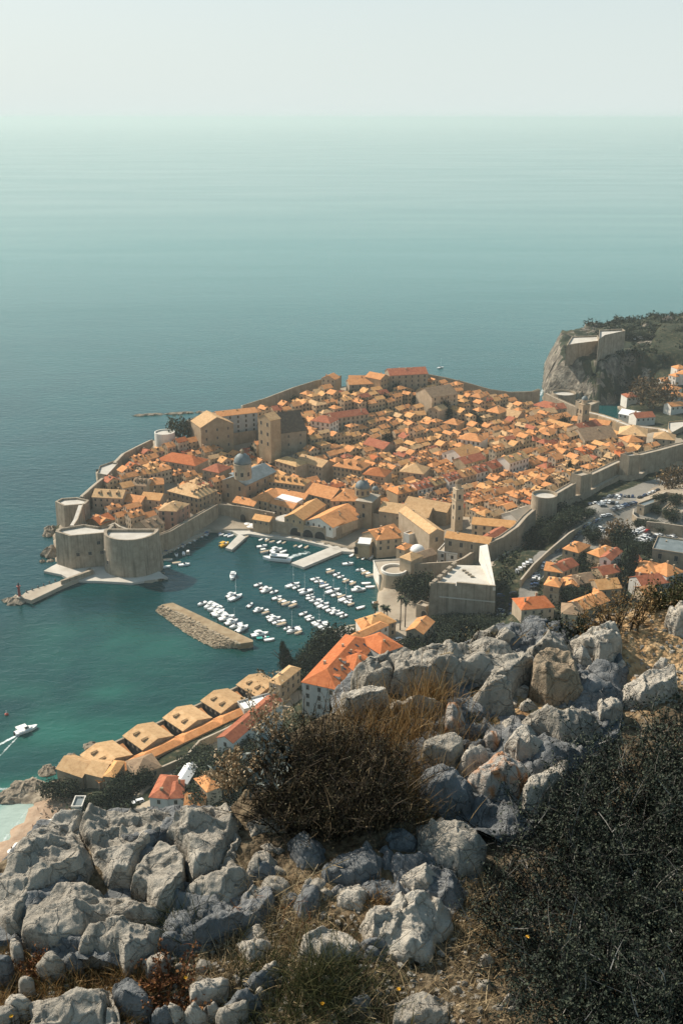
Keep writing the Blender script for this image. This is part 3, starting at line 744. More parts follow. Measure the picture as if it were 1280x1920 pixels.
# ------------------------------------------------------------------ quays
def slab_px(name, label, pts, z=1.4, zb=-3.0, mat='tan_terrace', kind='structure', cat=None):
    s = MB(); s.prism([tuple(P(u, v, z))[:2] for u, v in pts], zb, z)
    o = s.build(name, M[mat]); FOOT.append([tuple(P(u, v, z))[:2] for u, v in pts])
    return tag(o, label, cat, None, kind)
slab_px('quay', 'paved harbour quay', q(c2,(285,225),(330,180),(500,195),(560,250),(880,300),(1000,325),(985,345),(930,342),(860,320),(690,280),(560,270),(480,258),(430,264),(400,247),(330,238)), 1.6, mat='terrace')
slab_px('quay', 'narrow quay under the left harbour wall', q(c2,(35,340),(285,222),(302,240),(45,366)), 1.2)
slab_px('jetty', 'short white jetty', q(c2,(432,258),(366,325),(396,334),(464,274)), 1.5, mat='terrace', kind=None, cat='jetty')
COL.objects[-1]['label'] = 'short white stone jetty beside the yellow boat in the old harbour'
slab_px('pier', 'broad white pier reaching into the harbour beside the ferry', q(c2,(680,398),(872,320),(942,334),(740,418)), 1.5, mat='terrace', kind=None, cat='pier')
slab_px('quay', 'stone apron at the foot of the sea fort', q(c1,(290,660),(245,686),(345,706),(400,738),(560,742),(735,752),(938,722),(890,690),(600,640),(330,640)), 1.3, mat='terrace')
slab_px('quay', 'paved square at the eastern landing', q(c6,(300,800),(255,870),(235,935),(330,990),(480,960),(560,900),(500,850),(430,790)), 2.8)
slab_px('quay', 'boat slip beside the round tower', q(c6,(270,790),(350,845),(430,790),(410,760),(300,745)), 1.2)
# wooden landing stage
slab_px('landing_stage', 'small wooden landing stage by the slipway and the dark pines', q(c6,(212,812),(262,800),(330,822),(325,832),(255,815),(216,826)), 1.0, -1.0, 'wood', None, 'landing stage')
# ------------------------------------------------------------------ sea fort on the harbour point
T_ = block('round_bastion', 'round sea fort bastion with white terrace at the harbour mouth', disc_px(*c1(735,472), 22, 15.2, 30, 172, 368), 22, 0, 'fort_stone', 'terrace', 0.10, 1.6, 'fort', 2.4)
EMB = _window_mesh(1.8, 2.0, 0.35)
cc = P(*c1(735,468), 22)
for a, z in ((208, 12), (250, 12.5), (292, 12.5), (250, 7), (292, 7), (222, 7), (312, 12)):
    r = 15.2 * (1 + 0.10 * (1 - z / 24)) + .1
    n = (math.cos(R(a)), math.sin(R(a))); embrasure(T_, (cc.x + n[0] * r, cc.y + n[1] * r, z), EMB, n)
T_ = block('square_bastion', 'angular sea fort bastion with white terrace joined to the round bastion', q(c1,(310,478),(390,503),(600,484),(640,440),(560,452),(470,438),(330,462)), 20, 0, 'fort_stone', 'terrace', 0.06, 1.4, 'fort', 2.0)
A_, B_, C_ = P(*c1(310,478), 20), P(*c1(390,503), 20), P(*c1(600,484), 20)
d = (C_ - B_).normalized(); nn = (d.y, -d.x)
for f, z in ((.18, 9), (.5, 9), (.82, 9), (.75, 15)):
    p = B_ + (C_ - B_) * f; embrasure(T_, (p.x + nn[0] * 1.0, p.y + nn[1] * 1.0, z), EMB, nn)
block('rear_bastion', 'tall pale bastion behind the sea fort with a ramp wall', q(c1,(310,308),(358,332),(478,322),(500,300),(430,284),(345,290)), 18, 0, 'fort_stone', 'terrace', 0.05, 1.2, 'fort', 1.6)
wall_run('ramp_wall', 'sloping ramp wall joining the rear bastion to the sea fort', [(*c1(420,432),19),(*c1(440,400),19),(*c1(468,318),21)], 3.0, 2, top='terrace', cat='wall')
wall_run('court_wall', 'pale curved wall closing the court of the sea fort', [(*c1(548,462),15),(*c1(600,440),15),(*c1(640,420),15),(*c1(665,440),14.5),(*c1(760,470),13),(*c1(850,500),12)], 1.5, 4, top='tan_terrace', cat='wall', parapet=0)
# jetty with the little light
def jetty():
    root = empty('mole', tuple(P(*c1(300,760), 0)), 0, 'long stone mole with a red beacon pointing out to sea from the fort', 'mole')
    o = root.location
    s = MB(); s.prism([tuple(P(u, v, 2.2) - o)[:2] for u, v in q(c1,(520,676),(340,742),(150,800),(112,832),(176,850),(352,766),(528,694))], -3, 2.2); s.build('deck', M['tan_terrace'], root)
    s = MB(); s.prism([tuple(P(u, v, 4.2) - o)[:2] for u, v in q(c1,(518,672),(338,738),(342,744),(522,680))], 1.9, 4.2); s.build('parapet', M['fort_stone'], root)
    for k in range(6):
        u, v = c1(150 + 32 * k, 806 - 12.5 * k); b = MB(); p = P(u, v, 2.2) - o; b.lathe([(0.45, 0), (0.3, .3), (0.3, .9), (.5, 1.1), (.3, 1.3)], (p.x, p.y, 2.2), 10); b.build('bollard', M['iron'], root)
jetty()
def beacon(u, v, label):
    p = P(u, v, 2.2); root = empty('beacon', (p.x, p.y, 2.2), 0, label, 'beacon')
    s = MB(); s.lathe([(1.5, 0), (1.5, .8), (.9, 1.0)], n=14); s.build('base', M['tan_terrace'], root)
    s = MB(); s.lathe([(.75, .9), (.6, 6.5), (1.1, 6.6), (1.1, 6.9), (.6, 6.95)], n=14); s.build('tower', plain('beacon_red', (0.28, 0.05, 0.04), .5), root)
    s = MB(); s.lathe([(.5, 6.95), (.5, 8.1), (.65, 8.15), (.1, 8.8)], n=12); s.build('lantern', M['iron'], root)
beacon(*c1(112,836), 'small red harbour beacon at the tip of the mole')
# breakwater
def breakwater():
    p = P(*c2(270,700), 0); root = empty('breakwater', tuple(p), 0, 'detached stone breakwater in the harbour mouth with rubble along its seaward side', 'breakwater')
    top = [P(u, v, 3.0) - p for u, v in q(c2,(58,598),(112,588),(497,768),(498,776),(430,786),(300,722),(180,655))]
    s = MB(); s.prism([(a.x, a.y) for a in top], -3, 3.0); s.build('deck', noisemat('breakwater_top', [(0.3, (0.20, 0.135, 0.075)), (0.5, (0.30, 0.22, 0.13)), (0.7, (0.40, 0.32, 0.21))], 0.25, 0.95), root)
    rg = np.random.default_rng(8); V = []; Fc = []
    line = [P(u, v, 0) - p for u, v in q(c2,(36,628),(130,700),(220,760),(312,806),(440,802))]
    line2 = [P(u, v, 3) - p for u, v in q(c2,(58,600),(180,656),(300,722),(370,757),(432,786))]
    for _ in range(1500):
        t = rg.uniform(0, 3.999); i = int(t); f = t - i; s_ = rg.uniform(0, 1)
        a = line[i] * (1 - f) + line[i + 1] * f; b = line2[i] * (1 - f) + line2[i + 1] * f
        c = a * (1 - s_) + b * s_; c.z = 3.1 * s_ - .35; r = rg.uniform(.45, 1.05); ph = rg.uniform(0, 6.28, 3); bb = len(V)
        for sx, sy, sz in ((-1,-1,-1),(1,-1,-1),(1,1,-1),(-1,1,-1),(-1,-1,1),(1,-1,1),(1,1,1),(-1,1,1)):
            q_ = Vector((sx * r * rg.uniform(.6, 1.1), sy * r * rg.uniform(.5, 1), sz * r * rg.uniform(.4, .8)))
            ca, sa = math.cos(ph[0]), math.sin(ph[0]); V.append((c.x + q_.x * ca - q_.y * sa, c.y + q_.x * sa + q_.y * ca, c.z + q_.z + q_.x * .3 * math.sin(ph[1])))
        Fc += [[bb + k for k in f_] for f_ in ((3,2,1,0),(4,5,6,7),(0,1,5,4),(1,2,6,5),(2,3,7,6),(3,0,4,7))]
    o = link('rubble', npmesh('rubble', V, Fc, [noisemat('rubble', [(0.3, (0.20, 0.15, 0.10)), (0.55, (0.36, 0.29, 0.20)), (0.75, (0.46, 0.39, 0.29))], 0.5, 0.95)]), root); o['kind'] = 'stuff'
breakwater()
# ------------------------------------------------------------------ city walls
wall_run('city_wall', 'long harbour wall between the sea fort and the inner corner', [(*c1(850,512),11),(*c1(960,470),11),(*c1(1100,388),11),(*c1(1215,322),11)], 3.2, 0, batter=.06)
wall_run('city_wall', 'straight harbour wall with a dark gate behind the paved quay', [(*c2(332,121),10.5),(*c2(440,134),10.5),(*c2(592,163),10.5)], 3.0, 0)
put('gateway', _arch_mesh(3.4, 5.5), None, 0, 0, 0)
_g = COL.objects[-1]; _w = [o for o in COL.objects if o.get('label', '').startswith('straight harbour wall')][0]
_p = P(*c2(470,190), 1.6); _a, _b = P(*c2(332,121), 10.5), P(*c2(592,163), 10.5); _d = (_b - _a).normalized(); _t = (_p - _a).dot(_d); _q = _a + _d * _t
_g.parent = _w; _g.location = (_q.x - _w.location.x + _d.y * .12, _q.y - _w.location.y - _d.x * .12, 1.6); _g.rotation_euler = (0, 0, math.atan2(_d.y, _d.x))
# arsenal terrace with three great arches
def arsenal():
    A, B, C, D = [P(u, v, 8.6) for u, v in q(c2,(550,194),(884,246),(1030,182),(700,150))]
    c = (A + B + C + D) / 4; root = empty('arsenal', (c.x, c.y, 0), 0, 'old shipyard block with three great dark arches on the quay', 'arsenal')
    s = MB(); s.prism([((p - c).x, (p - c).y) for p in (A, B, C, D)], 0, 8.6, 0, 1); s.build('wall', [M['wall_stone'], M['terrace']], root)
    d = (B - A).normalized(); me = _arch_mesh(6.8, 5.4)
    for u in (688, 748, 806):
        p = P(*c2(u, 262 + (u - 688) * .16), 4); t = (p - A).dot(d); w = A + d * t
        put('arch', me, root, w.x - c.x + d.y * .1, w.y - c.y - d.x * .1, 1.6, math.atan2(d.y, d.x))
    s = MB()
    for a, b in ((A, B), (B, C)):
        a, b = a - c, b - c; e = (b - a).normalized(); n = Vector((-e.y, e.x, 0)) * .6
        s.prism([(a.x, a.y), (b.x, b.y), (b.x + n.x, b.y + n.y), (a.x + n.x, a.y + n.y)], 8.603, 9.6)
    s.build('parapet', M['wall_stone'], root)
    FOOT.append([(p.x, p.y) for p in (A, B, C, D)])
arsenal()
wall_run('city_wall', 'high smooth wall standing behind the port office', [(*c6(148,219),11.5),(*c6(250,238),11.5),(*c6(380,258),11.5),(*c6(478,278),11.5),(*c6(512,312),12),(*c6(535,355),12)], 3.0, 1, parapet=1.0)
block('gate_tower', 'small square tower with a tan roof terrace ending the high smooth wall', q(c6,(412,360),(450,372),(532,350),(490,330)), 13, 2, 'white_wall', 'tan_tile', 0, 0.8)
wall_run('city_wall', 'wall climbing from the round harbour tower to the fortress', [(*c6(462,572),15),(*c6(560,566),16),(*c6(742,556),18)], 3.0, 2)
wall_run('city_wall', 'low wall on the slope between the friary and the fortress bridge', [(*c6(742,562),17),(*c6(820,530),18),(*c6(880,490),20)], 2.5, 6)
# round harbour tower, square keep and small fort court
block('harbour_tower', 'pale round tower with battlements at the edge of the yacht harbour', disc_px(*c6(350,606), 11, 7.2, 28), 11, 0, 'white_wall', 'tan_terrace', 0.16, 1.4, 'tower', 1.0)
COL.objects[-2].data.materials[0] = M['house_wall']
bl(c6(388,512), c6(463,538), 10, 15, 'hip', 0.55, zb=4, wall='house_wall', tile='tan_tile', name='keep', label='square keep with a low tan roof behind the round harbour tower', cat='tower', chim=0)
bl(c6(212,545), c6(250,640), 18, 8, 'flat', zb=1, wall='white_wall', tile='tan_terrace', name='fort_court', label='white walled fort court with an arched boat gate at the water', cat='fort', chim=0)
bl(c6(510,530), c6(635,490), 8, 9, 'gable_a', 0.5, zb=7, wall='wall_stone', tile='brown_tile', name='fort_hall', label='hall with a weathered brown roof behind the square keep', cat='hall', chim=0)
bl(c6(365,450), c6(420,465), 9, 12, 'hip', 0.5, zb=3, wall='house_wall', tile='orange_tile', label='small orange roofed house pressed against the square gate tower', win='s')
def dome(name, label, u, v, z, rad, drum, mat, cat='dome', rise=1.0, lant=True, parent=None):
    p = P(u, v, z); root = empty(name, tuple(p), 0, label, cat)
    s = MB(); s.lathe([(rad, -drum), (rad, -.3), (rad * 1.07, -.25), (rad * 1.07, .2), (rad, .25)], n=24); s.build('drum', M['house_wall'], root)
    s = MB(); s.lathe([(rad * math.cos(a), .25 + rad * rise * math.sin(a)) for a in [math.pi / 2 * k / 9 for k in range(10)]][:-1] + [(.05, .25 + rad * rise)], n=24); s.build('dome', M[mat], root, True)
    if lant:
        s = MB(); b = .2 + rad * rise; s.lathe([(rad * .2, b - .3), (rad * .2, b + 1.6), (rad * .27, b + 1.7), (.05, b + 3)], n=12); s.build('lantern', M['house_wall'], root)
    n = 8
    for k in range(n):
        a = 2 * math.pi * k / n; put('window', WIN['l'] if rad > 4 else WIN['s'], root, math.cos(a) * rad, math.sin(a) * rad, -drum * .75, a + math.pi / 2)
    return root
dome('roof_dome', 'white dome on the terrace behind the square keep', *c6(505,470), 15, 4.0, 2, 'white', 'dome', .8, False)
# fortress of the eastern gate
NL, NR, FR, FL, OL = c6(655,702), c6(1024,737), c6(975,572), c6(750,566), c6(590,708)
def fortress():
    zt, zb = 25, 4
    W = [P(u, v, zt) for u, v in (OL, NL, NR, FR, FL)]
    c = sum(W, Vector()) / 5; root = empty('fortress', (c.x, c.y, zb), 0, 'massive stone fortress with a white roof terrace above the yacht harbour', 'fort')
    xy = [((p - c).x, (p - c).y) for p in W]; k = 1.05
    s = MB(); s.prism([(a * k, b * k) for a, b in xy], -3, zt - zb, 0, 1, xy); s.build('wall', [M['fort_stone'], M['terrace']], root)
    s = MB(); h = zt - zb
    def par(i, j, t0, t1, th, hh, m=0):
        a, b = Vector(xy[i]), Vector(xy[j]); e = (b - a); a2, b2 = a + e * t0, a + e * t1; e.normalize(); n = Vector((-e.y, e.x)) * th
        s.prism([a2, b2, b2 + n, a2 + n], h + .003, h + hh, m)
    par(1, 2, .0, .28, 1.2, 1.5); par(1, 2, .30, 1, 1.0, 2.4); par(0, 1, 0, 1, 1.4, 1.5)
    for k_ in range(5): par(4, 0, k_ / 5 + .02, k_ / 5 + .15, 1.8, 2.2)
    s.build('parapet', M['fort_stone'], root)
    a, b = Vector(xy[2]), Vector(xy[3]); e = (b - a).normalized(); n = Vector((-e.y, e.x)) * 4.0
    s = MB(); b3 = b + e * 6
    s.prism([a, b3, b3 + n, a + n * .3], h + .003, [h + 1.6, h + 9.5, h + 8.5, h + 1.6]); s.build('ramp_wall', M['white_wall'], root)
    s = MB(); a, b = Vector(xy[1]) * 1.012, Vector(xy[2]) * 1.012; e = (b - a).normalized(); n = Vector((e.y, -e.x)) * .35
    s.prism([a, b, b + n, a + n], h - 6.3, h - 5.8); s.build('string_course', M['terrace'], root)
    for k_ in range(4):
        p = Vector(xy[4]) * (.75 - k_ * .1) + Vector(xy[2]) * (.25 + k_ * .06); q_ = MB(); q_.box(p.x - 1, p.x + 1, p.y - .5, p.y + .5, h + .01, h + .8); q_.build('vent', M['fort_stone'], root)
    FOOT.append([(p.x, p.y) for p in W])
fortress()
block('gate_turret', 'small turret with an arched gateway at the foot of the fortress', q(c6,(497,838),(560,858),(598,836),(530,812)), 11, 4, 'fort_stone', 'tan_terrace', 0, 1.0)
_t = COL.objects[-1].parent; _p = P(*c6(545,930), 4.5); put('arch', _arch_mesh(3.2, 5), _t, 0, 0, 0)
_o = COL.objects[-1]; _a, _b = P(*c6(497,838), 11), P(*c6(560,858), 11); _m = (_a + _b) / 2 * .3 + _b * .7; _o.location = (_m.x - _t.location.x, _m.y - _t.location.y - .1, .6); _o.rotation_euler = (0, 0, math.atan2((_b - _a).y, (_b - _a).x))
block('wall_tower', 'square corner tower beside the friary wing at the start of the land wall', q(c6,(873,432),(985,432),(975,415),(885,410)), 24, 8, 'wall_stone', 'terrace', .03, 1.2)
wall_run('city_wall', 'long curved land wall from the friary tower to the round tower', [(*c6(985,432),25),(*c6(1080,390),26),(*c6(1180,320),28),(*c6(1240,250),29),(1004,957,31)], 3.5, batter=.05)
block('wall_tower', 'round tower on the land wall above the dark trees', disc_px(1020, 931, 34, 7.4), 34, 14, 'wall_stone', 'terrace', .08, 1.6)
wall_run('city_wall', 'land wall between the round tower and the square tower with a cypress', [(1038,932,32),(1079,908,32)], 4.0, batter=.04)
block('wall_tower', 'square tower on the land wall beside the cypress', q(c7,(487,190),(560,210),(636,190),(560,168)), 36, 14, 'wall_stone', 'tan_terrace', .03, 1.2)
wall_run('city_wall', 'straight land wall above the parked cars', [(1109,893,33),(1167,866,34)], 4.5, batter=.04)
block('wall_tower', 'tall pale tower on the land wall with a rounded scarp below', q(c7,(835,55),(900,70),(976,62),(920,40)), 40, 16, 'wall_stone', 'terrace', .03, 1.4)
wall_run('city_wall', 'high land wall running out at the frame edge', [(1199,856,38),(1240,846,38),(1275,836,38),(1300,830,38),(1340,850,38)], 5, batter=.04)
wall_run('scarp_wall', 'low outer scarp wall at the foot of the land wall', [(1060,942,24),(1090,928,25),(1130,910,26),(1160,894,27),(1168,892,28),(1185,893,28),(1204,890,28),(1212,880,28),(1250,868,28),(1300,862,28)], 4, batter=.25, cat='wall', parapet=.5)
wall_run('scarp_wall', 'dark moat scarp below the curved land wall', [(926,1062,17),(950,1040,17),(985,1012,18),(1010,990,19)], 3, batter=.3, cat='wall', parapet=.4)
# seaward walls
wall_run('sea_wall', 'walled walk along the sea from the rear bastion', [(*c1(470,272),20),(*c1(545,205),22),(*c1(612,152),23)], 3, 1, cat='city wall')
block('sea_bastion', 'pale angled bastion terrace on the sea wall', q(c1,(545,150),(600,160),(660,95),(650,76),(560,108)), 24, 1, 'fort_stone', 'terrace', .06, 1.2)
wall_run('sea_wall', 'seaward wall behind the orange roofs of the point', [(*c1(655,82),25),(235,852,26),(262,838,27),(287,826,27)], 3, 1, cat='city wall')
block('sea_bastion', 'white walled round bastion on the cliff beside a bushy tree', disc_px(309, 812, 30, 7.2), 30, 2, 'white_wall', 'terrace', .05, 1.0)
wall_run('sea_wall', 'cliff wall behind the long old school roof', [(455,762,31),(500,748,34),(552,728,36),(590,716,37),(640,706,38)], 3, 10, cat='city wall')
wall_run('sea_wall', 'dark western cliff wall dipping towards the small bay', [(800,704,34),(835,711,31),(869,719,28),(921,733,22),(960,738,17),(1000,737,16),(1012,732,18)], 4, 0, cat='city wall', parapet=1.2)
block('sea_bastion', 'round pale bastion by the small western bay', disc_px(*c5(385,640), 14, 10.5), 14, 0, 'wall_stone', 'terrace', .05, 2.0)
wall_run('city_wall', 'western wall slanting down from the round bastion to the bay', [(*c5(232,632),18),(*c5(330,680),16),(*c5(430,725),15),(*c5(480,745),15)], 4, 0)
block('wall_tower', 'narrow tower above the little bay', q(c5,(472,690),(500,700),(528,690),(500,680)), 20, 2, 'wall_stone', 'tan_terrace', 0, .8)
block('wall_tower', 'squat ruined tower beside the bay rock', q(c5,(530,705),(590,730),(652,705),(590,690)), 13, 0, 'wall_stone', 'tan_terrace', .03, 1.5)
wall_run('city_wall', 'broad sunlit wall walk beside the bay and the white house', [(*c5(492,765),15),(*c5(640,800),15),(*c5(775,845),16)], 6, 2, 'house_wall', 'terrace')
wall_run('city_wall', 'sunlit gate wall below the white boat house', [(*c5(775,850),16),(*c5(860,880),16),(*c5(1000,895),17),(*c5(1090,905),18),(*c5(1168,935),20)], 6, 2, 'house_wall', 'terrace')
block('gate_bastion', 'pale broad bastion with a terrace at the western gate', q(c5,(1168,900),(1190,935),(1290,880),(1290,840),(1170,850)), 22, 4, 'house_wall', 'terrace', 0, 1.0)
# ------------------------------------------------------------------ landmark buildings
def bell_tower(name, label, u, v, zb, w, h, rz, cap='dome'):
    z0 = zb; p = P(u, v, z0); root = empty(name, tuple(p), rz, label, 'bell tower')
    s = MB(); a = w / 2; s.box(-a, a, -a, a, -4, h * .72); s.box(-a - .25, a + .25, -a - .25, a + .25, h * .72 + .001, h * .75); b = a * .92; s.box(-b, b, -b, b, h * .75 + .001, h); s.box(-b - .25, b + .25, -b - .25, b + .25, h + .001, h + .4)
    s.build('shaft', M['house_wall'], root)
    s = MB(); c = a * .72
    s.lathe([(c, h + .4), (c, h + 3.2), (c * 1.15, h + 3.3), (c * 1.15, h + 3.6)], n=8); s.build('lantern', M['house_wall'], root)
    s = MB(); s.lathe([(c * 1.1 * math.cos(t), h + 3.6 + c * 1.25 * math.sin(t)) for t in [math.pi / 2 * k / 6 for k in range(6)]] + [(.12, h + 3.7 + c * 1.25), (.08, h + 5.6 + c * 1.25)], n=16); s.build('cupola', M['grey_lead' if cap == 'lead' else 'brown_tile'], root)
    for zz in (h * .78, h * .52, h * .28):
        for x, y, r in ((0, -1, 0), (1, 0, math.pi / 2), (-1, 0, -math.pi / 2)):
            f = b if zz > h * .74 else a
            put('window', WIN['l'] if zz > h * .5 else WIN['s'], root, x * f, y * f, zz, r)
    FOOT.append([(p.x + i * w, p.y + j * w) for i, j in ((-1, -1), (1, -1), (1, 1), (-1, 1))])
    return root
bell_tower('bell_tower', 'slender stone bell tower rising over the friary by the harbour', *c6(766,330), 9, 5.2, 26, R(20))
bell_tower('bell_tower', 'dark topped bell tower of the western friary', *c5(515,998), 8, 6.2, 30, R(20), 'lead')
# cathedral
h1 = bl(c3(395,700), c3(525,728), 34, 15, 'gable_b', .45, zb=4, wall='house_wall', tile='grey_lead', name='cathedral', label='cathedral with grey lead roofs below its blue-grey dome', cat='cathedral', chim=0, win='l', gap=7, storey=6, sides='fr')
bl(c3(525,690), c3(612,662), 16, 15, 'hip', .3, zb=4, wall='house_wall', tile='grey_lead', name='transept', label='side wing of the cathedral with a low lead roof', cat='church wing', chim=0, win='l', gap=6, storey=6)
dome('cathedral_dome', 'tall blue-grey dome on a round drum over the cathedral', *c3(508,606), 34, 5.6, 10, 'grey_lead', 'dome', 1.15)
dome('church_dome', 'smaller dark dome of the church beside the main street', *c6(140,50), 26, 4.6, 5, 'grey_lead', 'dome', 1.0)
bl(c6(95,135), c6(200,150), 16, 15, 'hip', .25, zb=5, wall='house_wall', tile='tan_terrace', name='church', label='square baroque church carrying the smaller dark dome', cat='church', chim=0, win='l', gap=6, storey=6)
dome('church_dome', 'tiny dome beside the white town house near the harbour church', *c6(225,65), 22, 2.2, 3, 'grey_lead', 'dome', 1.0, False)
# jesuit church and college
h1 = bl(c3(660,450), c3(856,425), 26, 13, 'gable_a', .9, zb=18, wall='wall_stone', tile='dark_tile', name='church', label='great hilltop church with a steep dark roof and a tall front', cat='church', chim=0, win='m', gap=7, storey=6)
bl(c3(592,352), c3(660,374), 9, 27, 'gable_b', .5, zb=17, wall='house_wall', tile='tan_tile', name='church_facade', label='tall columned church front at the end of the steep dark roof', cat='church front', chim=0, win='l', gap=5, storey=7)
s_ = MB()
r_ = COL.objects[-1]
bl(c3(375,352), c3(590,328), 12, 15, 'gable_a', .4, zb=24, wall='grey_wall', tile='orange_tile', name='college', label='long old school with a shaded front and a narrow orange roof on the sea cliff', cat='school', chim=2, win='m', gap=5)
bl(c3(280,412), c3(458,388), 20, 19, 'gable_b', .5, zb=18, wall='house_wall', tile='tan_tile', name='college_wing', label='tall gabled school wing with a bare stone front', cat='school wing', chim=1, win='m', gap=7, storey=6)
bl(c3(205,380), c3(285,392), 14, 17, 'flat', zb=18, wall='wall_stone', tile='tan_terrace', name='college_tower', label='blocky stone wing beside the bushy tree and bastion', cat='wing', chim=0, win='s', gap=6, storey=6)
wall_run('court_wall', 'tall shaded court wall with an arched gate beside the steep roofed church', [(*c3(460,450),26),(*c3(520,440),26),(*c3(588,432),26)], 2, 14, cat='wall')
# houses on the hill that can be told apart
H = dict
def hb(p1, p2, dep, h, roof, tile, label, wall='house_wall', **kw):
    kw.setdefault('win', 's'); return bl(p1, p2, dep, h, roof, wall=wall, tile=tile, label=label, **kw)
hb(c3(880,372), c3(985,388), 13, 13, 'hip', 'red_tile', 'white house with a dark red roof on the hill beside the steep roofed church', 'white_wall', sides='fr', win='m')
hb(c3(1000,362), c3(1195,336), 12, 12, 'gable_a', 'red_tile', 'long stone house with a dark red roof joined to the white hill house', dorm=0, win='m')
hb(c3(938,142), c3(1012,150), 10, 12, 'gable_b', 'orange_tile', 'tall narrow house with an orange gable on the highest sea wall')
hb(c3(1090,178), c3(1285,168), 12, 10, 'gable_a', 'orange_tile', 'long low convent range with an orange roof in front of the big convent', 'wall_stone', win='m', gap=5)
hb(c3(1085,150), c3(1220,152), 10, 11, 'gable_a', 'orange_tile', 'convent hall with arched end and orange roof behind the low range', win='m', gap=5)
hb(c4(148,128), c4(354,117), 16, 17, 'gable_a', 'red_tile', 'big convent block with a red roof and shaded wall crowning the town', 'wall_stone', win='m', gap=4.5, chim=3)
hb(c4(95,150), c4(148,135), 16, 14, 'gable_b', 'orange_tile', 'orange roofed convent wing joined to the big red roofed block')
hb(c4(376,248), c4(517,226), 22, 17, 'gable_a', 'brown_tile', 'large plain stone house with a brown roof and white gable end in mid town', win='m', gap=5)
hb(c4(355,310), c4(415,322), 12, 12, 'gable_b', 'tan_tile', 'narrow tan gabled house beside a dark tree in mid town')
hb(c4(435,385), c4(515,398), 12, 8, 'hip', 'orange_tile', 'orange hipped house beside the dark town garden')
hb(c4(665,320), c4(742,335), 16, 13, 'hip', 'orange_tile', 'tall pale house with an orange roof on the far side of the town garden')
hb(c4(742,340), c4(840,358), 14, 11, 'gable_a', 'tan_tile', 'grey stone house block beside the tall pale house at the garden', 'wall_stone')
hb(c4(582,240), c4(640,250), 10, 9, 'hip', 'orange_tile', 'small pale house with an orange roof by the western wall foot')
hb(c4(922,288), c4(1045,312), 14, 8, 'hip', 'red_tile', 'white two storey house with a red roof near the western bastion', 'white_wall', sides='f')
hb(c4(1045,312), c4(1110,305), 12, 8, 'gable_a', 'red_tile', 'low red roofed annexe joined to the white house by the western bastion', 'wall_stone')
hb(c4(940,342), c4(1060,328), 11, 7, 'gable_a', 'tan_tile', 'tan roofed arcade house in front of the white red roofed house', gap=2.6)
# western friary
hb(c5(300,830), c5(440,800), 10, 8, 'gable_a', 'orange_tile', 'orange cloister wing nearer the arcade house', win='m')
hb(c5(250,848), c5(478,905), 9, 7, 'gable_a', 'gold_tile', 'long golden cloister roof with a dark tree behind it')
hb(c5(440,830), c5(720,870), 10, 9, 'gable_a', 'orange_tile', 'long orange cloister wing along the sunlit wall walk')
hb(c5(530,915), c5(680,878), 16, 15, 'gable_a', 'red_tile', 'friary church with a plain red roof beside the dark topped bell tower', win='l', gap=8, storey=7)
hb(c5(545,985), c5(790,962), 24, 6, 'gable_a', 'brown_tile', 'large worn brown roof in front of the friary church', 'wall_stone')
hb(c5(795,935), c5(1005,952), 20, 11, 'hip', 'tan_tile', 'big tan roofed building between the brown roof and the gate wall', win='m', gap=5)
hb(c5(1055,965), c5(1215,980), 14, 9, 'hip', 'tan_tile', 'lower tan roofed building near the western gate bastion')
hb(c5(865,998), c5(985,988), 13, 9, 'hip', 'orange_tile', 'pale house with a bright orange hipped roof in front of the big tan roof', win='m')
hb(c5(180,920), c5(298,935), 14, 7, 'hip', 'orange_tile', 'orange hipped house with white walls near the golden cloister roof', 'white_wall')
# houses by the main street
st = [(190,775),(300,750),(395,728),(470,705),(545,682),(620,660),(705,637),(800,604),(905,572)]
nm = ['with an orange end roof by the clock square', 'second from the clock square', 'third from the clock square', 'in the middle with a row of dormers', 'just past the middle', 'before the gap by the church front', 'with a long dark roof', 'narrowing to the far end of the street']
for i in range(8):
    hb(c4(*st[i]), c4(*st[i + 1]), 12, 12.5, 'gable_a' if i else 'hip', 'red_tile' if i in (1, 3, 5, 6) else 'mixed_tile', 'tall white fronted main street house ' + nm[i], 'white_wall' if i % 2 else 'house_wall', win='s', gap=2.9, storey=3.9, dorm=3 if i in (1, 2, 3) else 2, chim=2, group='main street house row')
hb(c4(430,548), c4(552,584), 18, 10, 'gable_b', 'gold_tile', 'church like hall with a white front and gold roof beside the main street', 'white_wall', win='m', gap=6)
hb(c4(555,610), c4(670,580), 12, 9, 'gable_a', 'red_tile', 'dark red roofed house next to the white fronted hall')
hb(c4(515,470), c4(640,490), 14, 13, 'hip', 'orange_tile', 'grand house with a white upper storey standing above the lanes in mid town', 'white_wall', win='m')
hb(c4(200,650), c4(330,665), 16, 11, 'hip', 'tan_tile', 'large tan hipped house west of the small tower in the old centre')
hb(c4(0,500), c4(112,530), 14, 10, 'gable_a', 'red_tile', 'long red roof at the head of the hill lanes', 'wall_stone')
hb(c4(0,665), c4(120,680), 14, 12, 'hip', 'mixed_tile', 'broad house with two rows of shutters by the town square')
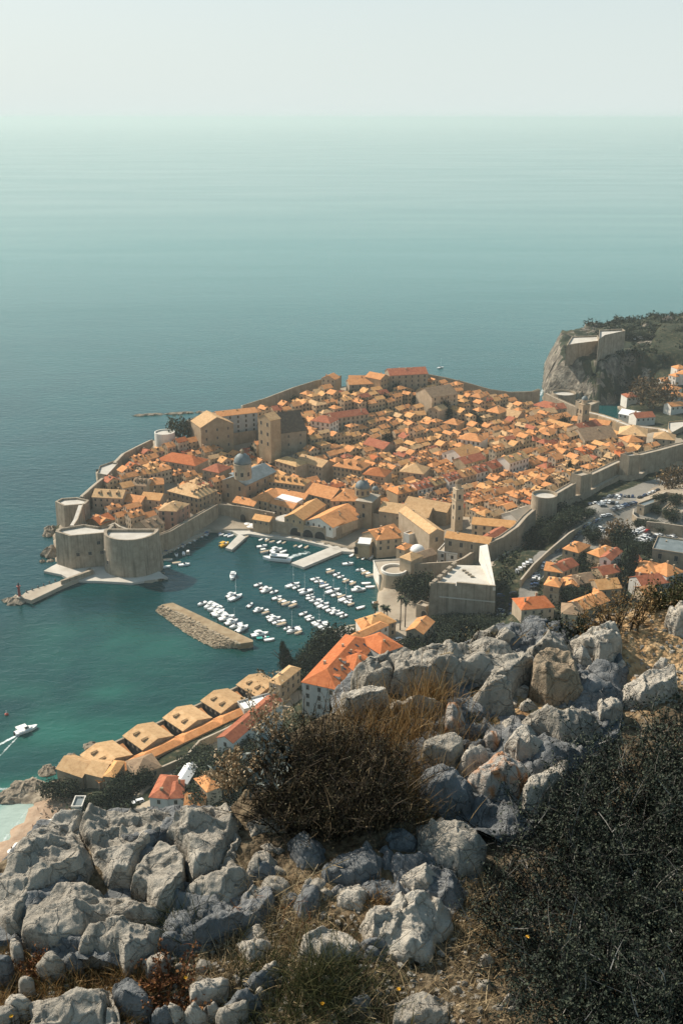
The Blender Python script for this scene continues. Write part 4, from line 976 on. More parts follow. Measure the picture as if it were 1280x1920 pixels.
# by the market square and palace
hb(c3(685,590), c3(800,625), 12, 11, 'hip', 'mixed_tile', 'pale hipped house at the corner of the white parasols', win='m')
hb(c3(800,590), c3(940,628), 13, 12, 'gable_a', 'tan_tile', 'long house front with many windows along the white parasol market', win='s', gap=2.6)
hb(c3(1000,620), c3(1155,645), 16, 12, 'hip', 'orange_tile', 'large hipped corner house with dormers across the white parasol market', win='m', gap=2.8, sides='fr', dorm=3)
hb(c3(625,700), c3(845,728), 12, 11, 'hip', 'gold_tile', 'long palace range with a row of dormers beside the cathedral', win='s', gap=2.7, dorm=6)
hb(c3(40,585), c3(250,620), 16, 9, 'hip', 'bright_tile', 'broad orange red roof in the middle of the point', win='s')
hb(c3(290,640), c3(380,658), 14, 12, 'hip', 'red_tile', 'dark fronted house with a hipped roof behind the long tan house', 'wall_stone')
hb(c2(490,88), c2(570,104), 22, 10, 'hip', 'orange_tile', 'palace west wing with a hipped orange roof', win='m')
hb(c2(570,108), c2(690,136), 9, 9, 'gable_a', 'orange_tile', 'palace front wing below the white court roof', win='m')
hb(c2(590,62), c2(745,92), 9, 10, 'gable_a', 'orange_tile', 'palace rear wing behind the white court roof')
slab_px('court_roof', 'flat white court roof inside the palace wings', q(c2,(600,90),(640,65),(738,90),(700,112)), 14, 3, 'white', None, 'roof')
hb(c2(748,62), c2(872,92), 18, 12, 'gable_a', 'orange_tile', 'town hall range with a large orange roof near the white theatre', win='m')
hb(c2(872,98), c2(995,100), 20, 12, 'hip', 'orange_tile', 'town hall corner block with a hipped roof and skylights', win='m', sides='fr')
hb(c2(648,176), c2(738,192), 30, 4.4, 'gable_b', 'gold_tile', 'long tan shipyard hall ending at the terrace over the arches', win='s', zb=8.6)
hb(c2(750,194), c2(880,228), 30, 2.8, 'gable_b', 'orange_tile', 'white gabled theatre above the old shipyard', 'white_wall', win='s', zb=8.6, storey=2.6, pitch=.42)
hb(c2(884,226), c2(1000,186), 9, 2.2, 'shed', 'orange_tile', 'lean-to orange roof along the side of the white theatre', zb=8.6, win=None)
hb(c2(400,105), c2(500,125), 10, 7, 'gable_a', 'orange_tile', 'low orange roofed range just inside the harbour gate', win='s', zb=4)
hb(c2(495,186), c2(575,200), 8, 7, 'gable_a', 'gold_tile', 'small golden roofed gate house at the harbour gate', zb=3)
hb(c2(985,140), c2(1050,158), 12, 10, 'hip', 'red_tile', 'red hipped house behind the high smooth wall')
# harbour friary
hb(c6(250,205), c6(578,250), 15, 13, 'gable_a', 'tan_tile', 'long plain church with a tan roof and tiny windows behind the high wall', 'wall_stone', win='s', gap=7, storey=6)
hb(c6(415,165), c6(700,215), 14, 12, 'gable_a', 'tan_tile', 'second long tan roof lying behind the plain church', win=None)
hb(c6(585,358), c6(684,342), 40, 15, 'gable_b', 'tan_tile', 'friary church nave with a white end bay and a long tan roof', 'house_wall', win='l', gap=9, storey=8)
hb(c6(688,382), c6(985,426), 9, 14, 'gable_a', 'gold_tile', 'friary wing with tall dark windows facing the fortress', 'wall_stone', win='l', gap=5, storey=6)
hb(c6(868,292), c6(1150,318), 10, 12, 'gable_a', 'gold_tile', 'cloister wing with a broad golden roof', win='m', gap=4)
hb(c6(1012,412), c6(1120,345), 9, 11, 'gable_a', 'red_tile', 'short cloister wing with a red roof along the land wall')
hb(c6(640,478), c6(770,500), 12, 9, 'flat', 'tan_terrace', 'small white gabled chapel house with pointed windows below the friary', 'white_wall', win='m')
hb(c6(1065,225), c6(1170,262), 18, 8, 'gable_b', 'tan_terrace', 'white rounded gable roof close to the land wall', 'white_wall', win=None)
# port office
hb(c6(180,330), c6(235,400), 14, 9.5, 'hip', 'orange_tile', 'port office with an orange roof and a lantern dormer', win='m', sides='fr', zb=2, dorm=1)
hb(c6(235,395), c6(395,345), 13, 9.5, 'gable_a', 'orange_tile', 'rear range of the port office with dormers', win='s', zb=2, dorm=3)
hb(c6(300,395), c6(400,385), 8, 6, 'gable_a', 'gold_tile', 'low yellow roofed annexe of the port office', zb=2)
lg = hb(c6(92,425), c6(185,440), 10, 6.5, 'flat', 'terrace', 'arched loggia at the water with a white awning on its roof', win=None, zb=1.8)
for k in range(3): put('arch', _arch_mesh(2.4, 4.4), lg, -3.8 + 3.8 * k, lg.children[0].bound_box[0][1], .3)
s = MB(); p = P(*c6(155,405), 10.5); s.obox((0, 0, 0), (3.6, -.8, 0), (.6, 2.6, .9), (0, -.05, .08)); o = s.build('awning', M['canvas']); o.location = p; tag(o, 'white sloping awning on the loggia roof', 'awning')
s = MB(); p = P(*c6(318,445), 4.5); s.obox((0, 0, 0), (4.2, -.6, 0), (.6, 2.4, .2), (0, 0, .1)); o = s.build('awning', M['white']); o.location = p; tag(o, 'flat white boat shelter roof behind the port office', 'awning')
# the point
hb(c1(515,272), c1(683,280), 13, 10.5, 'gable_a', 'tan_tile', 'long tan roofed house with three dormers beside the sea wall', dorm=3)
hb(c1(683,292), c1(785,307), 11, 9.5, 'gable_a', 'orange_tile', 'orange roofed house in the centre of the point')
hb(c1(785,282), c1(893,292), 11, 11, 'gable_a', 'gold_tile', 'tall plain house with a golden roof above the pink house')
hb(c1(886,347), c1(985,352), 13, 12.5, 'hip', 'tan_tile', 'pink walled house behind the long harbour wall', 'pink_wall', win='m', sides='f')
hb(c1(985,352), c1(1058,310), 12, 12.5, 'hip', 'tan_tile', 'faded pink house with shutters beside the pink walled house', 'pink_wall', win='m')
hb(c1(1108,280), c1(1214,234), 26, 13.5, 'hip', 'tan_tile', 'large tan roofed block with dormers at the inner harbour corner', win='m', sides='fl', dorm=5)
hb(c1(735,204), c1(815,212), 12, 9, 'gable_a', 'brown_tile', 'house with a brown roof and four dormers in the point', dorm=3)
hb(c1(815,206), c1(915,200), 12, 9, 'hip', 'orange_tile', 'house with a clean orange hipped roof next to the brown roof')
hb(c1(830,452), c1(918,418), 14, 8, 'gable_a', 'brown_tile', 'dark roofed house with white shutters next to the round sea bastion', win='s', dorm=2)
hb(c1(483,405), c1(560,428), 12, 5, 'gable_b', 'bright_tile', 'low orange house inside the sea fort court', zb=6)
hb(c1(555,425), c1(632,400), 10, 5, 'gable_b', 'orange_tile', 'second low orange house inside the sea fort court', zb=6)
# ------------------------------------------------------------------ outside the walls: right hand houses
R_ = [((430,708),(540,738),13,10,'hip','orange_tile','cream house with a hipped orange roof on the hairpin road','house_wall'),
 ((603,737),(690,768),15,11,'hip','orange_tile','broad cream house with an orange roof in front of the car park','house_wall'),
 ((690,772),(772,792),14,11,'gable_b','red_tile','white gabled house with a red roof beside the broad cream house','white_wall'),
 ((300,860),(435,880),10,10,'gable_a','orange_tile','cream house with a tall chimney wall along the road','house_wall'),
 ((435,868),(542,822),9,9,'gable_a','red_tile','narrow house with a red roof behind the cream roadside house','house_wall'),
 ((300,962),(405,980),10,9,'hip','orange_tile','yellow walled house with a pyramid roof below the road','house_wall'),
 ((430,975),(545,985),10,7,'gable_b','orange_tile','small house with a steep orange gable under the dark cypress slope','house_wall'),
 ((545,962),(668,935),10,7,'gable_a','brown_tile','house with a brown roof among dark shrubs','house_wall'),
 ((690,1000),(845,985),11,7,'gable_a','gold_tile','house with a yellow lichen covered roof','house_wall'),
 ((715,895),(838,870),9,7,'gable_a','red_tile','small red roofed house beside the black cypress','house_wall'),
 ((640,1025),(720,1035),9,6,'gable_b','orange_tile','small house in front of the yellow roof','house_wall'),
 ((945,868),(1090,892),14,9,'hip','orange_tile','wide orange hipped house to one side of the black cypress','house_wall'),
 ((992,975),(1190,945),11,7,'gable_a','red_tile','long house with a red roof below the wide hipped house','grey_wall'),
 ((1165,905),(1290,870),12,9,'hip','orange_tile','pale house with an orange roof at the frame edge','white_wall'),
 ((140,1140),(370,1120),12,6,'hip','bright_tile','sand coloured house with a fiery orange roof on the crest','house_wall'),
 ((420,1165),(575,1180),11,6,'hip','brown_tile','low house with an old brown roof behind the crest shrubs','house_wall'),
 ((590,1140),(760,1075),10,6,'gable_a','orange_tile','low orange roof slanting among the crest shrubs','house_wall'),
 ((1005,1035),(1100,1025),9,6,'gable_a','orange_tile','small orange roofed house above the golden shrub','house_wall'),
 ((925,820),(1000,800),8,6,'gable_a','red_tile','small dark red roof at the foot of the car park trees','house_wall'),
 ((295,1010),(400,1040),8,5,'flat','tan_terrace','flat yellow annexe under the pyramid roof house','house_wall')]
for a, b, dp, h, rf, tl, lb, wl in R_:
    hb(c7(*a), c7(*b), dp, h, rf, tl, lb, wl, win='s' if h < 9 else 'm', chim=2)
hb(c7(955,402), c7(1005,418), 24, 5, 'flat', 'grey_lead', 'long flat roofed pavilion with a pale metal roof by the bus stop wall', 'wall_stone', win='s')
hb(c7(1062,720), c7(1290,755), 18, 9, 'flat', 'grey_lead', 'modern building with stepped pale metal roofs', 'wall_stone', win='l', gap=6, storey=5)
hb(c7(1130,442), c7(1262,470), 16, 4, 'flat', 'tan_terrace', 'low flat sandstone building behind the walled garden', 'house_wall', win=None)
wall_run('retaining_wall', 'pale retaining wall along the car park road', [(*c7(1020,520),29),(*c7(1130,530),30),(*c7(1280,552),31)], .8, cat='wall', parapet=0)
wall_run('retaining_wall', 'curved stone wall of the bus turning place', [(*c7(1010,500),28),(*c7(960,490),28),(*c7(930,465),28),(*c7(935,430),28)], .8, cat='wall', parapet=0)
wall_run('road_parapet', 'pale parapet wall between the road and the moat', [(*c7(140,930),27),(*c7(230,820),27),(*c7(350,710),27.5),(*c7(480,600),28),(*c7(580,540),28),(*c7(660,490),28.5)], .9, cat='wall', mat='house_wall', parapet=0)
wall_run('garden_wall', 'pale garden wall rising towards the frame edge above the pavilion', [(*c7(1125,330),33),(*c7(1160,310),34),(*c7(1280,330),35)], .8, cat='wall', mat='house_wall', parapet=0)
# far right quarter across the little bay
W5 = [((1085,590),(1222,612),14,8,'hip','orange_tile','orange roofed villa across the little bay'),((1170,490),(1225,505),10,10,'hip','orange_tile','tall white house climbing the slope across the bay'),((1225,480),(1310,490),12,10,'hip','orange_tile','white house beside the tall white house at the frame edge'),
 ((1120,540),(1200,535),9,6,'gable_a','orange_tile','small orange roofs above the brown tree'),((1236,445),(1310,440),10,8,'hip','orange_tile','topmost orange roof on the slope across the bay'),((930,815),(1070,805),12,7,'gable_a','red_tile','dark red roofed boat house beside the bay wall'),((860,660),(960,655),12,6,'hip','red_tile','red roofed house half hidden by the big brown tree'),((1180,650),(1290,660),12,8,'hip','orange_tile','house with a broad orange roof behind the brown tree'),((1190,730),(1290,720),10,7,'gable_a','orange_tile','house with an orange gable near the small boats')]
for a, b, dp, h, rf, tl, lb in W5: hb(c5(*a), c5(*b), dp, h, rf, tl, lb, 'white_wall')
hb(c5(795,780), c5(965,812), 12, 6, 'gable_a', 'white', 'white boat house with a white roof on the bay', 'white_wall')
# ------------------------------------------------------------------ below the hill: apartment house, quarantine halls
apt = dict(wall='grey_wall', tile='bright_tile', win='m', gap=3.6, storey=3.8, chim=2)
hb(d2(308,430), d2(497,472), 45, 15, 'hip', 'bright_tile', 'tall grey apartment house with a long bright orange roof', 'grey_wall', win='m', gap=4.2, storey=3.9, chim=5, sides='fr')
_ap = [o for o in COL.objects if o.get('label', '').startswith('tall grey apartment')][0]; _rf = [o for o in _ap.children if o.name.startswith('roof')][0]
_bx = [max(abs(p[0]) for p in _rf.bound_box), max(abs(p[1]) for p in _rf.bound_box)]
for k in range(9):
    s = MB(); y = -_bx[1] + 7 + k * (2 * _bx[1] - 12) / 9; x = _bx[0] * (.35 if k % 2 else .62); z = 15 + .5 * (_bx[0] - .35 - x)
    if k % 3 == 0:
        s.box(x - .7, x + 1.2, y - .7, y + .7, z - 1.0, z + .9, 0); slab_roof(s, [(x - 1.6, y - .9, z + 1.0), (x + 1.4, y - .9, z + .9), (x + 1.4, y + .9, z + .9), (x - 1.6, y + .9, z + 1.0)], .12, 1); s.build('dormer', [M['white_wall'], M['bright_tile']], _rf)
    else:
        s.poly([(x - .9, y - .6, z + .52), (x + .7, y - .6, z - .28), (x + .7, y + .6, z - .28), (x - .9, y + .6, z + .52)]); s.build('skylight', M['glass_dark'], _rf)
hb(d2(590,368), d2(712,330), 12, 15, 'hip', 'bright_tile', 'middle wing of the apartment house with an orange hip', 'grey_wall', win='m', sides='fr', chim=1)
hb(d2(735,278), d2(856,236), 16, 15, 'hip', 'bright_tile', 'end wing of the apartment house with a lighter orange hip', 'grey_wall', win='m', sides='fr', chim=1)
hb(d2(538,190), d2(585,212), 24, 9, 'hip', 'orange_tile', 'white sea front house with an orange pyramid roof', 'white_wall', win='s', sides='fr')
hb(d2(640,152), d2(715,142), 12, 8, 'hip', 'orange_tile', 'second orange pyramid roof behind the white sea front house', 'white_wall')
hb(d2(680,145), d2(820,100), 12, 8, 'hip', 'gold_tile', 'long sea front house with a golden roof and arched doors', 'house_wall', win='m')
hb(d2(462,205), d2(535,218), 14, 6, 'flat', 'terrace', 'white terrace walls of the sea front house', 'white_wall', win=None, zb=2)
hb(d2(876,150), d2(968,170), 14, 12, 'gable_b', 'orange_tile', 'grey stone house with a white framed window and orange roof by the palms', 'wall_stone', win='m', sides='fr')
e4 = crop(80, 1260, 4.923)
def lazareti():
    # frame along the shore, from the image of the quay line
    a, b = P(*e4(130,870), 9), P(*d1(1140,113), 9)
    e = (b - a); L_ = e.length; e.normalize(); n = Vector((e.y, -e.x, 0))       # n: inland, towards the viewer
    ang = math.atan2(e.y, e.x)
    return a, e, n, L_, ang
LA, LE, LN, LL, LANG = lazareti()
print('lazareti length', LL, 'angle', math.degrees(LANG))
def lz(t, s): return LA + LE * t + LN * s
unit = 19.2
ARC = _arch_mesh(3.6, 5.0)
for i in range(5):
    t0 = 5.0 + i * unit
    # hall: double roofed shed across the shore line, courtyard before it
    nm = ('at the beach end', 'second from the beach', 'in the middle of the row', 'fourth from the beach', 'at the far end beside the tower house')[i]
    hw, cw = 14.2, 5.0
    Dp = 13.5
    c = lz(t0 + cw + hw / 2, 1.0 + Dp / 2)
    # local x along the shore, y from the land towards the sea
    hl = house(c.x, c.y, 4.0, LANG, hw, Dp, 6.0, 'gable_b', .27, wall='wall_stone', tile='tan_tile', name='quarantine_hall', label='tan roofed quarantine hall ' + nm, cat='hall', group='quarantine halls along the shore', chim=0, sink=3)
    for k in range(4): put('arch', ARC, hl, -hw / 2, -Dp / 2 + 2 + k * 3.2, .3, -math.pi / 2)
    for k in range(2):
        s = MB(); y = -Dp * .22 + k * Dp * .42; x = -hw * .30; z = 6.0 + .27 * (hw / 2 - abs(x))
        s.box(x - .5, x + 1.1, y - .5, y + .5, z - .5, z + .8, 0)
        slab_roof(s, [(x - .7, y - .65, z + .75), (x + 1.9, y - .65, z + .9), (x + 2.2, y, z + 1.2), (x - .7, y, z + 1.2)], .12, 1); slab_roof(s, [(x - .7, y + .65, z + .75), (x - .7, y, z + 1.2), (x + 2.2, y, z + 1.2), (x + 1.9, y + .65, z + .9)], .12, 1)
        s.box(x - .53, x - .501, y - .25, y + .25, z + .05, z + .65, 2)
        s.build('dormer', [M['wall_stone'], M['tan_tile'], M['dark']], hl)
    # gate range along the road
    c = lz(t0 + cw * .5 + hw * .5 + 1, Dp + 4.1)
    house(c.x, c.y, 4.5, LANG, unit - .3, 5.4, 4.6, 'hip', .4, wall='wall_stone', tile='orange_tile', name='gate_lodge', label='orange roofed gate range before the quarantine hall ' + nm, cat='lodge', group='gate ranges along the shore road', win='s', gap=6, chim=0)
    # court: sea wall and low sheds
    c = lz(t0 + cw * .5, 1.4); s = MB(); s.box(-cw / 2, cw / 2, -.5, .5, -4, 5.2); o = s.build('sea_wall', M['wall_stone']); o.location = (c.x, c.y, 4); o.rotation_euler = (0, 0, LANG)
    tag(o, 'court wall facing the sea beside the quarantine hall ' + nm, 'wall')
    c = lz(t0 + cw * .32, Dp * .5)
    house(c.x, c.y, 4.0, LANG, cw * .45, 6, 2.6, 'shed', .3, wall='wall_stone', tile='orange_tile', name='court_shed', label='court shed of the quarantine hall ' + nm, cat='shed', chim=0)
hb(e4(130,888), e4(365,968), 10, 6, 'gable_a', 'tan_tile', 'first hall of the quarantine row facing the beach', 'wall_stone', win=None, chim=0)
hb(e4(395,930), e4(550,968), 10, 6, 'gable_a', 'tan_tile', 'stepped back end hall beside the first quarantine hall', 'wall_stone', win=None, chim=0)
hb(e4(570,955), e4(665,965), 10, 7, 'hip', 'gold_tile', 'small square pavilion roof at the court corner by the beach', 'wall_stone', win=None, chim=0)
hb(e4(860,945), e4(1095,870), 10, 5, 'hip', 'brown_tile', 'low stone house with a brown roof on the shore road', 'wall_stone', win='s', chim=0)
hb(d1(1195,135), d1(1245,150), 16, 10, 'hip', 'tan_tile', 'square stone tower house at the far end of the quarantine halls', 'wall_stone', win='m', sides='fr')
wall_run('retaining_wall', 'pale terrace wall along the shore road above the dark trees', [(*d1(715,520),12),(*d1(830,470),12),(*d1(890,400),12),(*d1(1000,350),12),(*d1(1260,215),12)], .8, cat='wall', mat='house_wall', parapet=0)
hb(d1(965,385), d1(1035,408), 34, 8, 'gable_b', 'red_tile', 'long white house with a dark red double roof on the shore road', 'white_wall', win='s', gap=3)
hb(d1(1130,330), d1(1200,330), 10, 6, 'gable_a', 'bright_tile', 'small orange red roof behind the long white house', 'white_wall')
hb(d1(665,648), d1(745,655), 13, 7, 'hip', 'red_tile', 'grey house with a dark red hipped roof just above the rocks', 'grey_wall', win='s', sides='fr')
hb(d1(745,655), d1(815,650), 10, 6, 'hip', 'red_tile', 'small red hipped wing joined to the grey house above the rocks', 'grey_wall')
hb(d1(775,582), d1(830,590), 11, 4, 'gable_b', 'white', 'white canvas gabled shelter near the dark trees', 'white_wall', win=None, chim=0)
hb(d1(1085,268), d1(1240,225), 7, 3.5, 'flat', 'white', 'long white awning terrace by the end of the quarantine halls', 'grey_wall', win=None, chim=0)
hb(d1(320,700), d1(365,700), 6, 3, 'flat', 'grey_lead', 'tiny metal roofed hut above the beach', 'white_wall', win=None, chim=0)
hb(d1(820,690), d1(910,690), 8, 4, 'gable_a', 'orange_tile', 'orange roof peeping over the big pitted slab', 'grey_wall', win=None)
hb(d1(920,625), d1(985,600), 9, 6, 'hip', 'orange_tile', 'ochre house edge beside the tan seed heads', 'house_wall', win=None)
# ------------------------------------------------------------------ ordinals
_ONES = 'zeroth first second third fourth fifth sixth seventh eighth ninth tenth eleventh twelfth thirteenth fourteenth fifteenth sixteenth seventeenth eighteenth nineteenth'.split()
_TENS = {2: 'twent', 3: 'thirt', 4: 'fort', 5: 'fift', 6: 'sixt', 7: 'sevent', 8: 'eight', 9: 'ninet'}
def ordn(i):
    if i < 20: return _ONES[i]
    t, o = divmod(i, 10)
    if t > 9: return 'very distant'
    return _TENS[t] + 'ieth' if o == 0 else _TENS[t] + 'y-' + _ONES[o]
# ------------------------------------------------------------------ the packed lanes of small houses
FILL = [tuple(P(u, v, z))[:2] for u, v, z in [(170,975,10),(150,945,14),(182,905,20),(195,878,22),(240,858,23),(290,838,24),(345,812,27),(430,800,26),(500,775,29),(560,748,31),(610,732,32),(700,728,33),(790,722,32),(830,728,27),(880,745,20),(960,757,13),(1010,768,10),(1060,800,8),(1110,822,8),(1200,838,18),(1262,842,20),(1205,858,22),(1160,876,21),(1105,902,20),(1050,925,19),(1005,965,16),(980,985,15),(930,1010,12),(890,990,10),(800,975,7),(700,955,5),(640,965,4),(500,958,5),(415,938,6),(350,970,7),(290,990,7)]]
STREET = [PL(p_, 6) for p_ in ([(742,940),(752,932),(1090,835),(1100,845),(760,950)], [(540,900),(600,885),(620,905),(560,920)][:0] or [(562,905),(575,886),(640,905),(625,925)], [(470,940),(560,925),(600,940),(480,955)])]
GARDEN = [PL(p_, 18) for p_ in ([(865,780),(880,770),(925,790),(905,800)], [(815,775),(850,765),(855,790),(825,795)], [(440,820),(480,815),(485,835),(445,840)], [(640,760),(690,742),(705,765),(660,780)], [(700,735),(740,730),(735,750),(705,755)])]
ea = P(*c4(190, 775), 17); eb = P(*c4(905, 572), 17); E1 = (eb - ea).normalized(); E2 = Vector((-E1.y, E1.x, 0)); GA = math.atan2(E1.y, E1.x)
FOOTB = [(min(p[0] for p in f), max(p[0] for p in f), min(p[1] for p in f), max(p[1] for p in f), f) for f in FOOT]
def free(x, y, r):
    for a, b, c, d, f in FOOTB:
        if a - r < x < b + r and c - r < y < d + r:
            if poly_sd(np.array([x]), np.array([y]), f)[0][0] > -r: return False
    return True
fx = [p[0] for p in FILL]; fy = [p[1] for p in FILL]
cand = []
rf = random.Random(19)
PU, PV = 8.7, 8.1
cx0, cy0 = sum(fx) / len(fx), sum(fy) / len(fy)
for i in range(-60, 60):
    for j in range(-60, 60):
        u = i * PU + (i // 2) * 1.6 + (0.5 * PU if j % 5 == 2 else 0); v = j * PV + (j // 3) * 2.6
        x, y = cx0 + E1.x * u + E2.x * v + rf.uniform(-.5, .5), cy0 + E1.y * u + E2.y * v + rf.uniform(-.5, .5)
        if not (min(fx) < x < max(fx) and min(fy) < y < max(fy)): continue
        if not inside(x, y, FILL): continue
        if any(inside(x, y, s_) for s_ in STREET + GARDEN): continue
        if rf.random() < 0.05: continue
        w, d = rf.uniform(7.8, 9.7), rf.uniform(6.0, 8.2)
        if not free(x, y, 0.32 * max(w, d)): continue
        hill = y > cy0 + 40
        rot = GA + rf.choice((0, 0, 0, 0, 0, math.pi / 2)) + rf.gauss(0, 0.03 if not hill else 0.12)
        cand.append((math.hypot(x, y, CAMZ - 10), x, y, rot, w, d))
cand.sort()
print('small houses', len(cand))
MARKS = [(P(u, v, z), t) for u, v, z, t in ((*c3(508,590),25,'the blue-grey cathedral dome'),(*c6(140,50),25,'the smaller dark dome'),(*c3(760,400),25,'the steep hilltop church'),(*c6(766,250),20,'the slender bell tower'),(*c5(515,900),15,'the dark bell tower'),(1020,950,25,'the round wall tower'),(1090,900,25,'the cypress wall tower'),
   (*c4(440,250),28,'the brown stone house'),(*c4(250,130),34,'the red roofed convent block'),(*c1(935,380),12,'the pink walled house'),(*c1(600,260),20,'the long tan roof'),(310,815,25,'the white round bastion'),(*c4(500,560),14,'the white fronted hall'),(*c3(360,430),28,'the tall gabled school wing'),(*c4(985,300),14,'the white arcade house'),(*c5(900,940),18,'the big tan roof'),(*c1(1010,70),16,'the broad orange roof'),(*c4(290,750),14,'the clock square houses'),(*c4(760,630),14,'the far street houses'),(*c4(700,330),22,'the tall pale garden house'),(1180,870,28,'the pale scarp tower'),(*c3(950,400),25,'the white hill house'),(*c3(970,140),34,'the sea wall gable house'))]
cnt = {}
TILES = ['orange_tile'] * 11 + ['gold_tile'] * 4 + ['tan_tile'] * 2 + ['red_tile'] * 2 + ['brown_tile'] * 1 + ['bright_tile'] * 1
TN = {'orange_tile': 'orange', 'gold_tile': 'golden', 'tan_tile': 'tan', 'red_tile': 'red', 'brown_tile': 'brown', 'bright_tile': 'vivid'}
NIND = 215
for dist, x, y, rot, w, d in cand[:NIND]:
    zb = tz(x, y); h = rf.choice((5.8, 6.6, 7.4, 8.4, 9.4)); tl = rf.choice(TILES); roof = rf.choice(('gable_a', 'gable_a', 'gable_a', 'gable_b', 'hip'))
    best = min(MARKS, key=lambda m_: (m_[0].x - x) ** 2 + (m_[0].y - y) ** 2)
    dx, dy = x - best[0].x, y - best[0].y
    sec = ('seaward of' if dy > 0 else 'landward of') if abs(dy) > abs(dx) else ('west of' if dx > 0 else 'east of')
    key = (best[1], sec, tl, roof[:3]); cnt.setdefault(key, []).append(1)
    rt = {'gab': 'gabled', 'hip': 'hipped'}[roof[:3]]
    lab = '%s small house with a %s %s roof %s %s' % (ordn(len(cnt[key])), TN[tl], rt, sec, best[1])
    
    house(x, y, zb, rot, w, d, h, roof, rf.uniform(.42, .6), 'small_wall', tl, 'town_house', lab, 'house', 'small houses packed inside the town walls', None, rf.choice((0, 1, 1, 2)), rf.choice((0, 0, 1, 2)) if roof != 'gable_b' else 0, .3, 3, rg=rf, foot=False)
# the rest, farther off: one mass of lanes and roofs
wm, rm = MB(), MB()
for dist, x, y, rot, w, d in cand[NIND:]:
    zb = tz(x, y); h = rf.choice((6, 7, 8, 9, 10)); roof = rf.choice(('gable_a', 'gable_a', 'gable_a', 'gable_b', 'hip'))
    planes, gab, r = roof_planes(w, d, h, roof, rf.uniform(.42, .6), .3)
    ca, sa = math.cos(rot), math.sin(rot)
    tr = lambda p: (x + p[0] * ca - p[1] * sa, y + p[0] * sa + p[1] * ca, zb + p[2])
    b = [(-w/2, -d/2), (w/2, -d/2), (w/2, d/2), (-w/2, d/2)]
    for k in range(4): wm.poly([tr((*b[k], -3)), tr((*b[(k + 1) % 4], -3)), tr((*b[(k + 1) % 4], h)), tr((*b[k], h))])
    for g_ in gab: wm.poly([tr(p) for p in g_])
    mi = rf.choice((0, 0, 0, 0, 0, 0, 1, 1, 1, 2, 3))
    for p in planes: rm.poly([tr(p_) for p_ in p], mi)
    for k in range(rf.choice((0, 1, 1, 2))):
        px_, py_ = rf.uniform(-w * .35, w * .35), rf.uniform(-d * .35, d * .35)
        for qf in ((-.4, -.4, .4, -.4), (.4, -.4, .4, .4), (-.4, .4, -.4, -.4)):
            wm.poly([tr((px_ + qf[0], py_ + qf[1], h)), tr((px_ + qf[2], py_ + qf[3], h)), tr((px_ + qf[2], py_ + qf[3], h + r + .7)), tr((px_ + qf[0], py_ + qf[1], h + r + .7))])
fr = empty('far_lanes', (0, 0, 0), 0, 'far lanes of small tiled houses running together into one mass', 'houses'); fr['kind'] = 'stuff'
wm.build('wall', [M['small_wall']], fr); rm.build('roof', [M['orange_tile'], M['gold_tile'], M['red_tile'], M['tan_tile']], fr)
# squares: parasols of the market
def parasol(x, y, z, label, group, mat='canvas', r=1.9):
    root = empty('parasol', (x, y, z), 0, label, 'parasol', group)
    s = MB(); s.tube([(0, 0, 0), (0, 0, 2.7)], .05, 6); s.build('pole', M['iron'], root)
    s = MB(); n = 8
    for k in range(n):
        a, b = 2 * math.pi * k / n, 2 * math.pi * (k + 1) / n
        s.poly([(r * math.cos(a), r * math.sin(a), 2.2), (r * math.cos(b), r * math.sin(b), 2.2), (0, 0, 2.95)])
    s.build('canopy', M[mat], root)
for i in range(12):
    u, v = c3(835 + (i % 6) * 22 + rf.uniform(-3, 3), 668 + (i // 6) * 26 + (i % 6) * 7); p = G(u, v, 2.5)
    parasol(p.x, p.y, p.z - 2.5, 'white market parasol on the square among the town houses', 'white market parasols on the town square')
for i in range(7):
    u, v = c2(470 + i * 13, 208 + (i % 2) * 12 + i * 2); p = P(u, v, 4); parasol(p.x, p.y, 1.6, 'white parasol of the quay terrace near the harbour gate', 'white parasols of the quay terrace', 'canvas', 2.1)
# ------------------------------------------------------------------ boats
M['gel'] = plain('gelcoat', (0.80, 0.80, 0.78), 0.3)
M['boat_glass'] = plain('boat_glass', (0.02, 0.03, 0.04), 0.1)
M['boat_blue'] = plain('boat_cover_blue', (0.05, 0.10, 0.20), 0.7)
M['boat_red'] = plain('boat_red', (0.42, 0.07, 0.04), 0.5)
M['boat_yellow'] = plain('boat_yellow', (0.62, 0.36, 0.03), 0.5)
M['boat_teal'] = plain('boat_teal', (0.03, 0.32, 0.28), 0.5)
M['deck_wood'] = plain('boat_deck', (0.42, 0.33, 0.22), 0.7)
M['rubber'] = plain('rubber', (0.02, 0.02, 0.02), 0.8)
def hull_mesh(L_, B, fb, mat, deck):
    """planked hull with pointed bow towards +x"""
    s = MB(); st = [(-.5, .82, .9), (-.3, .97, .92), (0, 1, .98), (.25, .82, 1.08), (.4, .48, 1.2), (.5, .03, 1.32)]
    rows = []
    for t, w, z in st:
        x, y, zz = t * L_, w * B / 2, fb * z
        rows.append([(x, -y, zz), (x * .97, -y * .8, -.15), (x * .95, 0, -.4), (x * .97, y * .8, -.15), (x, y, zz)])
    for i in range(len(rows) - 1):
        for k in range(4): s.poly([rows[i][k], rows[i + 1][k], rows[i + 1][k + 1], rows[i][k + 1]], 0)
    s.poly(rows[0][::-1], 0)
    for i in range(len(rows) - 1):
        a, b = rows[i], rows[i + 1]
        s.poly([(a[0][0], a[0][1], a[0][2] - .02), (b[0][0], b[0][1], b[0][2] - .02), (b[4][0], b[4][1], b[4][2] - .02), (a[4][0], a[4][1], a[4][2] - .02)], 1)
    return s.mesh('hull', [M[mat], M[deck]])
